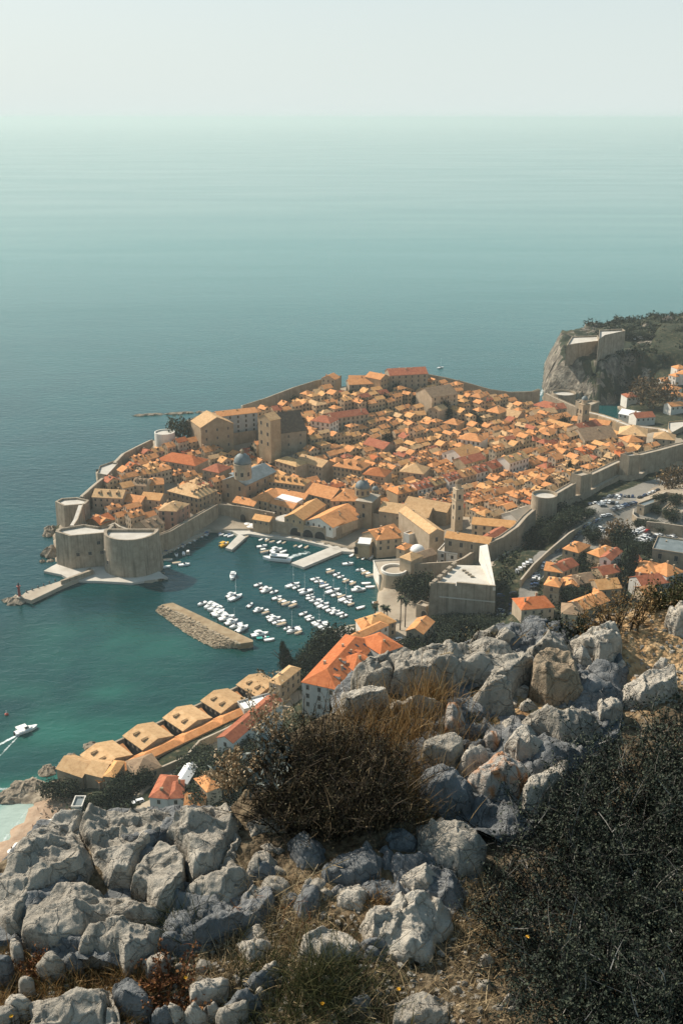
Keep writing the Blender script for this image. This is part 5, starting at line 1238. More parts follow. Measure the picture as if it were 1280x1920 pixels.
def motorboat_proto(L_, B, hullm='gel', deck='gel', cabin=True, top=None, mast=0, fly=False, name='motorboat'):
    root = bpy.data.objects.new(name, None); fb = .22 * B + .25
    parts = [('hull', hull_mesh(L_, B, fb, hullm, deck))]
    if cabin:
        s = MB(); x0, x1, y = -.08 * L_, .30 * L_, .34 * B
        s.prism([(x0, -y), (x1 * .8, -y), (x1, -y * .45), (x1, y * .45), (x1 * .8, y), (x0, y)], fb * .9, fb + .16 * B, 0, 0, [(x0, -y * .95), (x1 * .6, -y * .9), (x1 * .8, -y * .3), (x1 * .8, y * .3), (x1 * .6, y * .9), (x0, y * .95)])
        parts.append(('cabin', s.mesh('cabin', [M['gel']])))
        s = MB(); s.prism([(x0, -y), (x0 + .14 * L_, -y), (x0 + .2 * L_, -y * .5), (x0 + .2 * L_, y * .5), (x0 + .14 * L_, y), (x0, y)], fb + .16 * B + .01, fb + .16 * B + .55, 0, 0, [(x0, -y * .9), (x0 + .06 * L_, -y * .85), (x0 + .1 * L_, -y * .45), (x0 + .1 * L_, y * .45), (x0 + .06 * L_, y * .85), (x0, y * .9)])
        parts.append(('windscreen', s.mesh('windscreen', [M['boat_glass']])))
    if fly:
        s = MB(); s.box(-.3 * L_, .12 * L_, -.36 * B, .36 * B, fb + .16 * B + .57, fb + .16 * B + .75); s.box(-.2 * L_, .02 * L_, -.3 * B, .3 * B, fb + .16 * B + .751, fb + .16 * B + 1.2); parts.append(('flybridge', s.mesh('flybridge', [M['gel']])))
    if top:
        s = MB(); z = fb + 1.5; s.prism([(-.42 * L_, -.4 * B), (.02 * L_, -.38 * B), (.02 * L_, .38 * B), (-.42 * L_, .4 * B)], z, z + .12, 0)
        for x in (-.4, 0):
            for y in (-.36, .36): s.box(x * L_ - .04, x * L_ + .04, y * B - .04, y * B + .04, fb * .9, z - .003)
        parts.append(('canopy', s.mesh('canopy', [M[top]])))
    s = MB(); s.box(-.5 * L_ - .45, -.5 * L_ - .05, -.25, .25, -.2, fb + .35); parts.append(('outboard', s.mesh('outboard', [M['rubber' if not mast else 'gel']])))
    if mast:
        s = MB(); s.tube([(.05 * L_, 0, fb * .9), (.05 * L_, 0, mast)], [.11, .06], 6); s.tube([(.03 * L_, 0, fb + 1.1), (-.36 * L_, 0, fb + 1.15)], .1, 6); s.tube([(.05 * L_, -.3 * B, mast * .55), (.05 * L_, .3 * B, mast * .55)], .04, 4); parts.append(('mast', s.mesh('mast', [M['gel']])))
        s = MB(); s.tube([(.02 * L_, 0, fb + 1.3), (-.34 * L_, 0, fb + 1.3)], .2, 8); parts.append(('furled_sail', s.mesh('furled_sail', [M['boat_blue']])))
    return root, parts
def boat(proto, x, y, rz, label, group, sc=1.0):
    root, parts = proto
    o = empty(root.name.split('.')[0], (x, y, 0.12), rz, label, 'boat', group); o.scale = (sc, sc, sc)
    for nm, me in parts: link(nm, me, o)
    return o
PR = {'speed': motorboat_proto(6.6, 2.5), 'cruiser': motorboat_proto(9.0, 3.3, fly=True), 'canopy': motorboat_proto(6.4, 2.4, top='canvas', cabin=False, deck='deck_wood'), 'open': motorboat_proto(5.2, 2.0, cabin=False, deck='deck_wood', name='rowing_boat'), 'small': motorboat_proto(5.4, 2.1, cabin=False, deck='gel', name='dinghy'),
  'blue': motorboat_proto(6.2, 2.3, top='boat_blue', cabin=False), 'red': motorboat_proto(7.0, 2.5, hullm='boat_red'), 'sail': motorboat_proto(9.6, 3.1, mast=12.5, name='sailing_boat'), 'yellow': motorboat_proto(8.0, 3.0, hullm='boat_yellow', deck='boat_yellow', top='boat_yellow', name='tour_boat'), 'teal': motorboat_proto(6.6, 2.4, hullm='boat_teal', deck='boat_teal', cabin=True)}
BN = {'speed': 'white motorboat', 'cruiser': 'white cruiser', 'canopy': 'pale canopied boat', 'open': 'little open boat', 'small': 'plain white dinghy', 'blue': 'blue canopied boat', 'red': 'red hulled motorboat', 'sail': 'tall masted sailing boat', 'yellow': 'yellow tour boat', 'teal': 'turquoise motorboat'}
rb = random.Random(4)
def row(name, pts, kinds, group, turn=90, sc=1.0, dense=1.0):
    """a mooring line through image points (harbour crop); boats lie across it"""
    W = [P(*c2(*p), .5) for p in pts]; n = 0; counts = {}
    for i in range(len(W) - 1):
        a, b = W[i], W[i + 1]; d = b - a; L_ = d.length; pitch = 3.3 * sc / dense; k = max(1, int(L_ / pitch)); ang = math.atan2(d.y, d.x) + R(turn)
        for j in range(k):
            p = a + d * ((j + .5) / k); kd = rb.choice(kinds); counts[kd] = counts.get(kd, 0) + 1
            boat(PR[kd], p.x + rb.uniform(-.8, .8), p.y + rb.uniform(-.8, .8), ang + rb.gauss(0, .07) + (math.pi if rb.random() < .25 else 0), '%s %s along the %s' % (ordn(counts[kd]), BN[kd], name), group, sc * rb.uniform(.68, .95))
MOT = ['speed', 'speed', 'speed', 'cruiser', 'canopy', 'blue', 'small', 'sail']
row('mooring line beside the breakwater', [(240,588),(300,612),(352,655),(400,692),(470,722)], ['cruiser', 'speed', 'cruiser', 'speed', 'sail'], 'boats moored beside the breakwater', sc=1.12)
row('short line of big boats by the tall mast', [(372,545),(432,570)], ['cruiser', 'sail'], 'boats moored beside the breakwater', sc=1.1)
row('gap line behind the tall mast', [(455,598),(500,606)], MOT, 'boats moored beside the breakwater')
row('outer yacht line', [(518,620),(585,660),(640,698)], MOT, 'boats on the outer yacht line')
row('end of the outer yacht line', [(655,702),(720,738)], MOT, 'boats on the outer yacht line')
row('upper yacht line with red hulls', [(515,496),(600,545)], ['speed', 'red', 'cruiser', 'speed'], 'boats on the upper yacht line', sc=1.05)
row('lower half of the upper yacht line', [(605,562),(690,610)], ['speed', 'red', 'canopy', 'speed'], 'boats on the upper yacht line')
row('shore side yacht line', [(722,636),(785,675),(860,722)], MOT, 'boats on the shore side yacht line')
row('long middle yacht line', [(680,500),(700,512),(760,545),(800,585),(860,618),(940,660)], MOT, 'boats on the long middle yacht line')
row('long inner yacht line', [(792,470),(850,512),(905,555),(985,600)], MOT, 'boats on the long inner yacht line')
row('short yacht line before the round tower', [(865,437),(925,470)], MOT, 'boats on the short yacht lines')
row('short yacht line of the pale slipway', [(930,475),(985,502)], MOT, 'boats on the short yacht lines')
row('clump beside the white fort court', [(1000,425),(1040,450),(1075,470)], ['speed', 'cruiser', 'canopy'], 'boats by the white fort court', sc=1.05)
row('line of small boats under the harbour wall', [(48,362),(100,335),(160,312),(220,284),(300,243)], ['open', 'small', 'small', 'blue'], 'small boats under the harbour wall', sc=.85, dense=.95)
row('second file of boats under the harbour wall', [(120,362),(205,344)], ['speed', 'small', 'canopy'], 'small boats under the harbour wall', 75)
row('quay row behind the yellow boat', [(335,258),(400,268)], ['small', 'open', 'blue'], 'small boats at the quay', 60, .85)
row('quay row below the great arches', [(515,285),(580,292),(660,302)], ['small', 'open', 'canopy', 'speed'], 'small boats at the quay', 70, .9)
row('quay row by the pier root', [(680,316),(770,324)], ['small', 'open', 'blue'], 'small boats at the quay', 70, .9)
row('row at the loggia', [(965,355),(1030,382)], ['small', 'open', 'speed'], 'small boats at the loggia', 100, .9)
def single(kd, u, v, rz, label, sc=1.0): p = P(*c2(u, v), .5); return boat(PR[kd], p.x, p.y, R(rz), label, None, sc)
single('cruiser', 400, 462, 268, 'lone white boat lying end on in the open harbour')
single('speed', 540, 318, 20, 'white motorboat lying off the great arches beside a bigger cruiser')
single('cruiser', 607, 337, 30, 'white cruiser lying between the great arches and the ferry', .95)
single('canopy', 556, 344, 25, 'canopied boat lying off the quay nearer to the ferry bow')
single('small', 642, 344, 40, 'little white dinghy just above the ferry wake')
single('speed', 952, 402, 10, 'lone white motorboat off the loggia')
single('small', 1063, 370, 60, 'tiny boat lying in the dark boat shelter')
single('small', 1040, 496, 5, 'white dinghy alone below the clump at the fort court')
single('small', 1060, 513, 5, 'smallest dinghy alone near the round tower')
single('cruiser', 1003, 527, 10, 'broad white boat alone off the slipway', .9)
single('small', 1013, 612, 30, 'lone dinghy at the end of the long inner yacht line')
single('yellow', 360, 310, 55, 'yellow tour boat at the white jetty')
single('open', 465, 272, 60, 'boat on the far side of the white jetty')
single('cruiser', 530, 742, 20, 'white cruiser near the end of the breakwater')
single('teal', 546, 758, 10, 'turquoise motorboat off the end of the breakwater')
single('small', 576, 766, 15, 'white dinghy drifting past the turquoise motorboat')
single('speed', 168, 406, 15, 'white motorboat moored off the round sea bastion')
single('open', 90, 381, 10, 'small boat moored next to the round sea bastion')
single('small', 82, 416, 20, 'tiny dinghy lowest beside the round sea bastion')
single('open', 132, 397, 15, 'grey little boat between the dinghies off the sea bastion')
single('small', 1092, 588, 10, 'dinghy pulled up at the landing stage')
# ferry with wake, motor boat with wake, buoy
def ferry():
    p = P(*c2(612,382), .5); root = empty('ferry', (p.x, p.y, .1), R(168), 'white passenger ferry with a long cabin leaving the pier', 'ferry')
    link('hull', hull_mesh(17, 4.6, 1.5, 'gel', 'gel'), root)
    s = MB(); s.box(-6.5, 3.5, -1.8, 1.8, 1.4, 3.4); s.build('cabin', M['gel'], root)
    s = MB(); s.box(-6.3, 3.3, -1.83, 1.83, 2.2, 2.9); s.build('window_band', M['boat_glass'], root)
    s = MB(); s.box(-6.8, 4.0, -2.0, 2.0, 3.41, 3.55); s.box(1.0, 3.2, -1.4, 1.4, 3.551, 4.9); s.build('upper_deck', M['gel'], root)
ferry()
def foam_mat():
    m, n, l, b = newmat('foam'); b.inputs['Base Color'].default_value = (.72, .80, .78, 1); b.inputs['Roughness'].default_value = .8
    t = n.new('ShaderNodeTexCoord'); k = n.new('ShaderNodeTexNoise'); k.inputs['Scale'].default_value = .55; k.inputs['Detail'].default_value = 7
    l.new(t.outputs['Object'], k.inputs['Vector'])
    at = n.new('ShaderNodeAttribute'); at.attribute_name = 'cover'
    ad = n.new('ShaderNodeMath'); ad.operation = 'ADD'; l.new(at.outputs['Fac'], ad.inputs[0]); l.new(k.outputs['Fac'], ad.inputs[1])
    mr = n.new('ShaderNodeMapRange'); mr.inputs['From Min'].default_value = .85; mr.inputs['From Max'].default_value = 1.25
    l.new(ad.outputs[0], mr.inputs['Value']); l.new(mr.outputs[0], b.inputs['Alpha'])
    return m
M['foam'] = foam_mat()
def foam(name, label, pts, w0, w1, c0, c1_, z=.05):
    """foam strip along world points"""
    n = 40; m = 8; V = []; C = []
    P_ = [Vector((p[0], p[1], 0)) for p in pts]
    for i in range(n):
        t = i / (n - 1) * (len(P_) - 1); k = min(int(t), len(P_) - 2); f = t - k; p = P_[k] * (1 - f) + P_[k + 1] * f
        d = (P_[k + 1] - P_[k]).normalized(); e = Vector((-d.y, d.x, 0)); w = w0 + (w1 - w0) * i / (n - 1)
        for j in range(m):
            s_ = j / (m - 1) * 2 - 1; V.append((p.x + e.x * s_ * w, p.y + e.y * s_ * w, z)); C.append((c0 + (c1_ - c0) * i / (n - 1)) * (1 - s_ * s_))
    q_ = np.array([[i * m + j, (i + 1) * m + j, (i + 1) * m + j + 1, i * m + j + 1] for i in range(n - 1) for j in range(m - 1)])
    me = npmesh(name, np.array(V), q_, [M['foam']]); a = me.attributes.new('cover', 'FLOAT', 'POINT'); a.data.foreach_set('value', np.array(C, np.float32))
    return tag(link(name, me), label, 'foam', None, 'stuff')
foam('foam', 'wake foam of the ferry', [P(*c2(650,382)), P(*c2(700,362)), P(*c2(770,345))], 1.5, 4.5, .75, .45)
mbp = P(50, 1369, .5); boat(motorboat_proto(8.5, 3.0, top='canvas'), mbp.x, mbp.y, R(38), 'white canopied motorboat speeding past the quarantine halls', None, 1.15)
foam('foam', 'wake foam of the speeding motorboat', [P(38, 1376), P(0, 1396), P(-60, 1425)], .8, 1.6, .9, .6); foam('foam', 'wake foam of the speeding motorboat', [P(36, 1380), P(5, 1412), P(-40, 1460)], .6, 1.2, .6, .4)
foam('foam', 'surf along the beach', [P(-60, 1655), P(0, 1585), P(32, 1546), P(52, 1519)], 1.2, 1.0, .55, .4)
foam('foam', 'surf on the shore rocks', [P(-10, 1475), P(10, 1480), P(45, 1470), P(85, 1453), P(100, 1440), P(140, 1412)], 2.2, 1.4, .5, .35)
foam('foam', 'surf at the western crag', [P(1012, 742), P(1018, 728), P(1028, 715), P(1036, 700)], 2.5, 2.5, .55, .5)
p = P(13, 1340); root = empty('buoy', (p.x, p.y, 0), 0, 'small red and white buoy beyond the speeding motorboat', 'buoy')
s = MB(); s.lathe([(.2, -.4), (.8, -.2), (.8, .5), (.3, .9)], n=12); s.build('float', M['boat_red'], root); s = MB(); s.lathe([(.25, .9), (.15, 2.0), (.05, 2.3)], n=10); s.build('top', M['gel'], root)
for u, v, lb in ((825, 690, 'far dark boat out at sea behind the western cliff wall'),): p = P(u, v); boat(PR['sail'], p.x, p.y, R(30), lb, None, .8)
# ------------------------------------------------------------------ rocks in the sea
def sea_rock(u, v, r, h, label, group=None, stretch=1.0, name='sea_rock'):
    p = P(u, v); rg = np.random.default_rng(int(u * 7 + v)); n = 14; V = []; rings = [(1.0, -.6), (.95, .15 * h), (.7, .7 * h), (.3, h)]
    for k, (f, z) in enumerate(rings):
        for i in range(n):
            a = 2 * math.pi * i / n; q_ = r * f * rg.uniform(.65, 1.15); V.append((math.cos(a) * q_ * stretch, math.sin(a) * q_, z + (rg.uniform(-.2, .2) * h if k else 0)))
    Fc = [[k * n + i, k * n + (i + 1) % n, (k + 1) * n + (i + 1) % n, (k + 1) * n + i] for k in range(3) for i in range(n)] + [[3 * n + i for i in range(n)]]
    o = link(name, npmesh(name, V, Fc, [M['coastrock']])); o.location = (p.x, p.y, 0); return tag(o, label, 'rock', group)
for u, v, r, h, lb in ((96,998,6,4,'black wave washed rock beside the rear bastion'),(90,1004,3.5,2,'low rock next to the black wave washed rock'),(98,1026,2.5,1.2,'flat rock beside the sea fort wall'),(97,1040,6,4.5,'tan sea rock against the sea fort wall'),(80,1053,2,1.2,'tiny rock out from the tan sea rock'),(96,1052,2.5,1,'pale flat rock below the tan sea rock'),
  (30,1128,6,2.4,'rough rock pile at the tip of the mole'),(15,1126,3.5,1.4,'outermost low rock at the tip of the mole'),(48,1124,4,2,'broken rock beside the beacon'),
  (1132,748,11,9,'pale rock stack standing in the little bay'),(1078,750,9,10,'jagged rock beside the narrow bay tower'),
  (15,1495,6,2,'wave washed rock at the beach point'),(40,1485,7,3,'tan rock ledge above the beach'),(62,1478,6,3,'tan rock ledge below the first quarantine hall'),(90,1446,4,2,'shore rock at the corner of the first quarantine hall'),(170,1400,3.5,1.6,'dark shore rock under the first court wall'),(135,1420,3,1.2,'small dark shore rock near the first court wall')):
    sea_rock(u, v, r, h, lb)
for i, u in enumerate((263, 279, 293, 322, 335, 352, 380)): sea_rock(u, 779 - i * .9, 3.4, 1.2, 'low dark reef rock in the open sea behind the white round bastion', 'reef rocks in the open sea', 2.2, 'reef_rock')
# ------------------------------------------------------------------ western crag with its fort
def crag():
    base = [(1016,730,0),(1022,738,0),(1040,742,0),(1062,745,0),(1090,752,0),(1120,760,0),(1150,758,0),(1166,750,0),(1185,742,0),(1210,735,6),(1240,725,12),(1290,710,18),(1400,700,24)]
    W = [tuple(P(u, v, z))[:2] for u, v, z in base]
    W += [(700, 1080), (640, 1240), (330, 1200), (262, 1130), (212, 1075)]
    xs = np.arange(150, 720, 2.2); ys = np.arange(880, 1260, 2.2); X, Y = np.meshgrid(xs, ys)
    wx = X + 5 * fbm(X / 18, Y / 18, 0, 4, 71); wy = Y + 5 * fbm(X / 18, Y / 18, 3, 4, 73)
    sd, _, _ = poly_sd(wx, wy, W)
    t = np.clip(sd / 15, 0, 1); side = np.clip((X - 275) / 90, 0, 1)
    t = np.where(side > 0, np.clip(sd / (15 + 45 * side), 0, 1), t)
    Z = (35 + 6 * side * np.clip((X - 300) / 200, 0, 1)) * (t ** .8) + np.clip(t * 4, 0, 1) * (2.2 * fbm(X / 10, Y / 10, 1, 5, 75) + 1.6 * (ridged(X / 9, Y / 9, 0, 4, 76) - 1))
    Z = np.where(sd < 0, -3, np.maximum(Z, -3)); nx, ny = len(xs), len(ys); idx = np.arange(nx * ny).reshape(ny, nx)
    q_ = np.stack([idx[:-1, :-1], idx[:-1, 1:], idx[1:, 1:], idx[1:, :-1]], -1).reshape(-1, 4); q_ = q_[(sd.ravel()[q_] > -6).any(1)]
    used = np.unique(q_); mp = np.full(nx * ny, -1); mp[used] = np.arange(len(used)); V = np.stack([wx.ravel()[used], wy.ravel()[used], Z.ravel()[used]], 1)
    fc = mp[q_]; c = V[fc].mean(1); nz = fbm(c[:, 0] / 14, c[:, 1] / 14, c[:, 2] / 10, 4, 77)
    a = V[fc[:, 1]] - V[fc[:, 0]]; b = V[fc[:, 3]] - V[fc[:, 0]]; nrm = np.cross(a, b); steep = nrm[:, 2] / (np.linalg.norm(nrm, axis=1) + 1e-9)
    mi = np.where((steep > .62) & (nz > -.5) | (nz > .15) & (c[:, 0] > 218) | (c[:, 0] > 262) & (nz > -.35), 1, 0)
    tag(link('headland', npmesh('headland', V, fc, [noisemat('crag_rock', [(0.3, (0.045, 0.04, 0.033)), (0.48, (0.13, 0.11, 0.085)), (0.62, (0.27, 0.235, 0.185)), (0.8, (0.36, 0.32, 0.26))], 0.16, 0.9, 10, bump=1.0, bscale=.5, bdist=1.6), M['scrub']], mi)), 'steep western headland crag', kind='structure')
    return (X, Y, Z)
CRAG = crag()
def cragz(x, y):
    X, Y, Z = CRAG; return float(Z[np.argmin(np.abs(Y[:, 0] - y)), np.argmin(np.abs(X[0] - x))])
block('crag_fort', 'lower terrace of the fort on the western crag', q(c5,(405,278),(470,266),(650,244),(640,205),(445,212)), 46, 30, 'fort_stone', 'terrace', .03, 1.2, 'fort', 2)
block('crag_fort', 'taller blocky end of the fort on the western crag', q(c5,(645,238),(690,206),(845,172),(825,158),(650,166)), 54, 28, 'fort_stone', 'terrace', .03, 1.6, 'fort', 2)
# ------------------------------------------------------------------ trees of the town and the shore
M['leaf_dark'] = leafmat_t = None
def canopy_mat(name, stops):
    m, n, l, b = newmat(name)
    g = n.new('ShaderNodeNewGeometry'); r = ramp(n, stops); l.new(g.outputs['Random Per Island'], r.inputs['Fac'])
    l.new(r.outputs[0], b.inputs['Base Color']); b.inputs['Roughness'].default_value = .8; b.inputs['Specular IOR Level'].default_value = .15
    return m
M['leaf_dark'] = canopy_mat('leaf_dark', [(0, (.010, .017, .011)), (.6, (.024, .034, .018)), (1, (.055, .066, .032))])
M['leaf_olive'] = canopy_mat('leaf_olive', [(0, (.025, .03, .015)), (.6, (.055, .06, .03)), (1, (.11, .105, .055))])
M['leaf_rust'] = canopy_mat('leaf_rust', [(0, (.05, .03, .012)), (.5, (.115, .07, .03)), (1, (.21, .14, .065))])
M['bark'] = noisemat('bark', [(0.3, (.05, .038, .028)), (0.7, (.12, .095, .07))], 2, .9)
def crown_mesh(rg, shape, nc, nq, size, mat):
    """leaf sprays spread through the crown's volume; unit crown: radius 1, height 0..1"""
    V = []
    for _ in range(nc):
        while True:
            p = rg.uniform(-1, 1, 3)
            if (p ** 2).sum() < 1: break
        p = p / (np.linalg.norm(p) + 1e-6) * rg.uniform(.45, 1) ** .5
        if shape == 'pine': c = np.array([p[0], p[1], .68 + .30 * p[2]]); cr = .26
        elif shape == 'cypress': z = rg.uniform(.04, 1); w = (.9 * (1 - z) ** .55 * (.4 + z) ** .2) * rg.uniform(.6, 1); a = rg.uniform(0, 6.28); c = np.array([math.cos(a) * w, math.sin(a) * w, z]); cr = .2
        else: c = np.array([p[0], p[1], .58 + .42 * p[2]]); cr = .25
        for _ in range(nq):
            d = rg.normal(0, cr, 3) * np.array([1, 1, .55 if shape != 'cypress' else .3]); q_ = c + d
            a = rg.normal(size=3); a /= np.linalg.norm(a); b = np.cross(a, rg.normal(size=3)); b /= np.linalg.norm(b) + 1e-6
            s_ = size * rg.uniform(.5, 1.2); zs = np.array([1, 1, .6])
            V += [q_ - a * s_ * zs, q_ + b * s_ * .6 * zs, q_ + a * s_ * zs, q_ - b * s_ * .6 * zs]
    return npmesh('crown', np.array(V), np.arange(len(V)).reshape(-1, 4), [M[mat]])
def trunk_mesh(rg, h=.6, r=.05):
    s = MB(); s.tube([(0, 0, -.15), (.02, .01, h * .5), (.0, .03, h)], [r, r * .75, r * .4], 7)
    for k in range(4):
        a = rg.uniform(0, 6.28); z = rg.uniform(.35, .6) * h / .6 * .6
        s.tube([(0, 0, z), (math.cos(a) * .28, math.sin(a) * .28, z + .18), (math.cos(a) * .5, math.sin(a) * .5, z + .3)], [r * .5, r * .35, r * .15], 5)
    return s.mesh('trunk', [M['bark']])
rgt = np.random.default_rng(91)
TREE = {}
for nm, sh, nc, nq, sz, mt in (('pine', 'pine', 70, 22, .11, 'leaf_dark'), ('evergreen', 'round', 75, 22, .11, 'leaf_dark'), ('olive_tree', 'round', 60, 20, .12, 'leaf_olive'), ('cypress', 'cypress', 90, 14, .11, 'leaf_dark'), ('autumn_tree', 'round', 70, 20, .10, 'leaf_rust')):
    TREE[nm] = [(crown_mesh(rgt, sh, nc, nq, sz, mt), trunk_mesh(rgt)) for _ in range(3)]
rt_ = random.Random(6)
def tree(kind, u, v, h, r, label, group=None, z=None):
    if z is None: p = G(u, v)
    else: p = P(u, v, z)
    cm, tm = rt_.choice(TREE[kind]); root = empty(kind, tuple(p), 0, label, 'tree', group)
    a = rt_.uniform(0, 6.28)
    o = link('crown', cm, root); o.scale = (r, r, h); o.rotation_euler = (0, 0, a)
    o = link('trunk', tm, root); o.scale = (h * .8, h * .8, h); o.rotation_euler = (0, 0, a)
    return root
def palm(u, v, h, label):
    p = G(u, v); root = empty('palm_tree', tuple(p), 0, label, 'palm tree'); s = MB(); s.tube([(0, 0, -.5), (.15, .05, h * .5), (.1, .1, h)], [.32, .24, .22], 8); s.build('trunk', M['bark'], root)
    rg = np.random.default_rng(int(u)); V = []; Fc = []
    for k in range(46):
        a = rg.uniform(0, 6.28); e = rg.uniform(-.5, 1.2); L_ = rg.uniform(1.6, 2.5); prev = None
        for i in range(5):
            t = i / 4; x = L_ * t; z = h + math.sin(e) * x - .35 * x * x * .5; w = .32 * (1 - abs(t - .35)) + .02
            c, s_ = math.cos(a), math.sin(a); q_ = [(.1 + c * x - s_ * w, .1 + s_ * x + c * w, z), (.1 + c * x + s_ * w, .1 + s_ * x - c * w, z)]
            b = len(V); V += q_
            if prev is not None: Fc.append([prev, prev + 1, b + 1, b])
            prev = b
    npm = npmesh('crown', V, Fc, [M['leaf_dark']]); link('crown', npm, root)
for u, v, h, r, lb in ((775,1128,12,6.5,'dark spreading pine beside the round harbour tower'),(796,1130,14,7.5,'largest dark pine in front of the fortress corner'),(758,1118,9,4.5,'smaller dark pine nestling against the pale round tower')): tree('pine', u, v, h, r, lb, None, 3)
for (x, y), h, lb in zip(((222,925),(282,938),(303,930),(390,1000),(422,980)), (7,7,6,17,14), ('single short palm on the landing square','bushy palm paired with a slightly smaller one','smaller one of the paired bushy palms','tallest slender palm behind the golden roof','slender palm beside the tallest palm')): palm(*c6(x, y), h, lb)
def many(kind, cr, specs, labf, group):
    for i, (x, y, h, r) in enumerate(specs): tree(kind, *cr(x, y), h, r, labf % ordn(i + 1), group)
many('evergreen', d2, [(440,285,11,7),(505,265,11,7),(395,310,9,5),(350,345,8,5),(300,365,6,4),(470,300,9,5)], 'dark shore tree, %s from the white sea front house', 'dark trees on the shore below the apartment house')
for i, (x, y, h) in enumerate(((205,358,13),(228,352,9),(245,372,7))): tree('cypress', *d2(x, y), h, 2.4, ('tallest', 'middle', 'shortest')[i] + ' cypress of the three beside the stone tower house')
many('evergreen', d1, [(874,534,6,6),(939,554,6,6),(1004,534,6,6),(1064,504,6,6),(844,579,5,5),(959,614,6,6),(1024,594,6,6),(904,474,4,4),(1124,474,6,6),(1104,554,6,6),(894,674,5,5),(1194,504,6,6),(1194,304,4,3)], 'dark leafy tree, %s under the red roofed shore houses', 'dark trees under the red roofed shore houses')
many('evergreen', d1, [(235,650,6,4),(305,650,6,4),(560,640,8,5),(640,600,6,3.5),(520,660,6,4),(430,690,4,3)], 'dark bushy tree, %s beside the first quarantine hall', 'dark trees at the first quarantine hall')
many('evergreen', c6, [(655,960,4,4),(700,965,4,4),(745,968,5,4),(790,970,5,4),(840,972,5,4),(890,976,5,4),(940,980,5,4),(980,985,4,4),(800,1010,7,5),(760,1020,6,4),(620,1020,6,4)], 'low dark tree, %s along the fortress foot', 'dark trees at the foot of the fortress')
many('evergreen', d2, [(870,300,8,5),(930,310,9,6),(1000,270,9,6),(1080,220,8,5),(1140,250,8,5),(960,350,8,5),(1060,290,8,5)], 'dark tree, %s behind the pitted outcrop near the grey stone house', 'dark trees behind the pitted outcrop')
many('pine', c7, [(340,520,9,6),(420,515,9,7),(300,580,8,6),(255,630,7,6),(215,690,7,5),(450,570,8,6),(500,530,7,6),(555,505,6,5),(610,480,4,4),(385,610,7,5),(330,650,6,5),(180,760,5,4)], 'dark moat pine, %s below the round wall tower', 'dark pines in the moat')
tree('cypress', *c7(470,225), 13, 3.0, 'black cypress standing inside the land wall')
tree('cypress', *c7(885,925), 16, 6.5, 'broad black cypress among the right hand houses')
COL.objects[-3]['label'] = 'broad black cypress among the roadside houses'
tree('autumn_tree', *c7(810,680), 13, 6, 'big russet tree at the corner of the car park')
tree('evergreen', *c7(850,710), 12, 6, 'dark tree behind the russet tree')
tree('evergreen', *c7(640,655), 8, 5, 'dark round tree alone beside the hairpin road')
tree('autumn_tree', *c7(1200,295), 13, 8, 'wide brownish tree under the high land wall')
many('evergreen', c7, [(1225,405,6,4),(1195,505,7,4.5),(1110,385,5,3.5),(1090,460,4,3),(1050,770,8,5),(940,740,6,5),(890,735,6,5),(1000,745,6,5),(590,860,8,5),(640,890,8,5),(560,840,7,4),(1030,920,8,5),(480,1090,7,5),(530,1080,7,5),(580,1060,7,5),(620,990,7,5),(1060,1070,7,5),(990,960,6,4),(410,1000,5,3),(870,960,7,4),(1230,1000,8,6),(1130,590,4,4),(1180,590,4,4),(1230,600,4,4),(1080,570,4,4),(1030,560,4,4),(960,550,3,3)], 'dark garden tree, %s among the roadside houses', 'dark garden trees by the car park')
many('autumn_tree', c7, [(690,905,6,4),(770,700,4,3),(720,690,4,3)], 'brown shrub tree, %s beside the roadside houses', 'brown trees by the roadside houses')
many('evergreen', c4, [(430,345,13,5),(450,365,9,4),(105,300,10,4),(190,240,9,4),(235,280,9,4),(570,375,6,5),(610,385,6,5),(655,385,6,5),(695,390,6,5),(540,370,6,4),(820,335,7,4),(1085,415,10,3.5),(130,495,9,4),(275,285,7,3.5),(480,300,8,4),(20,370,7,4)], 'dark town tree, %s among the roofs of mid town', 'dark trees in the town gardens')
tree('olive_tree', *c3(165,495), 17, 8, 'bushy olive brown tree beside the white round bastion')
many('evergreen', c3, [(800,300,8,4),(1150,275,9,5),(1160,320,9,5),(990,535,7,4),(395,600,7,4),(350,560,6,4),(1100,260,7,4),(1240,500,7,4),(560,560,6,3)], 'dark tree, %s between the roofs of the upper town', 'dark trees of the upper town')
many('evergreen', c1, [(620,375,5,4),(660,385,5,4),(690,390,4,3),(800,350,4,3)], 'low green tree, %s behind the sea fort court', 'green trees at the sea fort')
big = P(*c5(1050,720), 10); cm, tm = TREE['autumn_tree'][0]
root = empty('autumn_tree', tuple(big), 0, 'large bare brown tree beside the little western bay', 'tree'); o = link('crown', cm, root); o.scale = (17, 15, 22); o = link('trunk', tm, root); o.scale = (14, 14, 22)
for i, (x, y, s_, hh) in enumerate(((960,130,1.3,9),(850,135,1.0,7),(1000,140,1,7),(1100,132,1,6),(1200,135,1.1,7),(1265,125,1.1,8),(905,140,.8,6),(1150,138,.9,6),(1050,142,.9,6),(800,150,.7,5))):
    p = P(*c5(x, y), 47); z = cragz(p.x, p.y); p.z = z
    cm, tm = rt_.choice(TREE['evergreen']); root = empty('evergreen', tuple(p), 0, 'skyline tree, %s along the headland top' % ordn(i + 1), 'tree', 'skyline trees on the western headland'); o = link('crown', cm, root); o.scale = (5.5 * s_, 5.5 * s_, hh); o = link('trunk', tm, root); o.scale = (5, 5, hh)
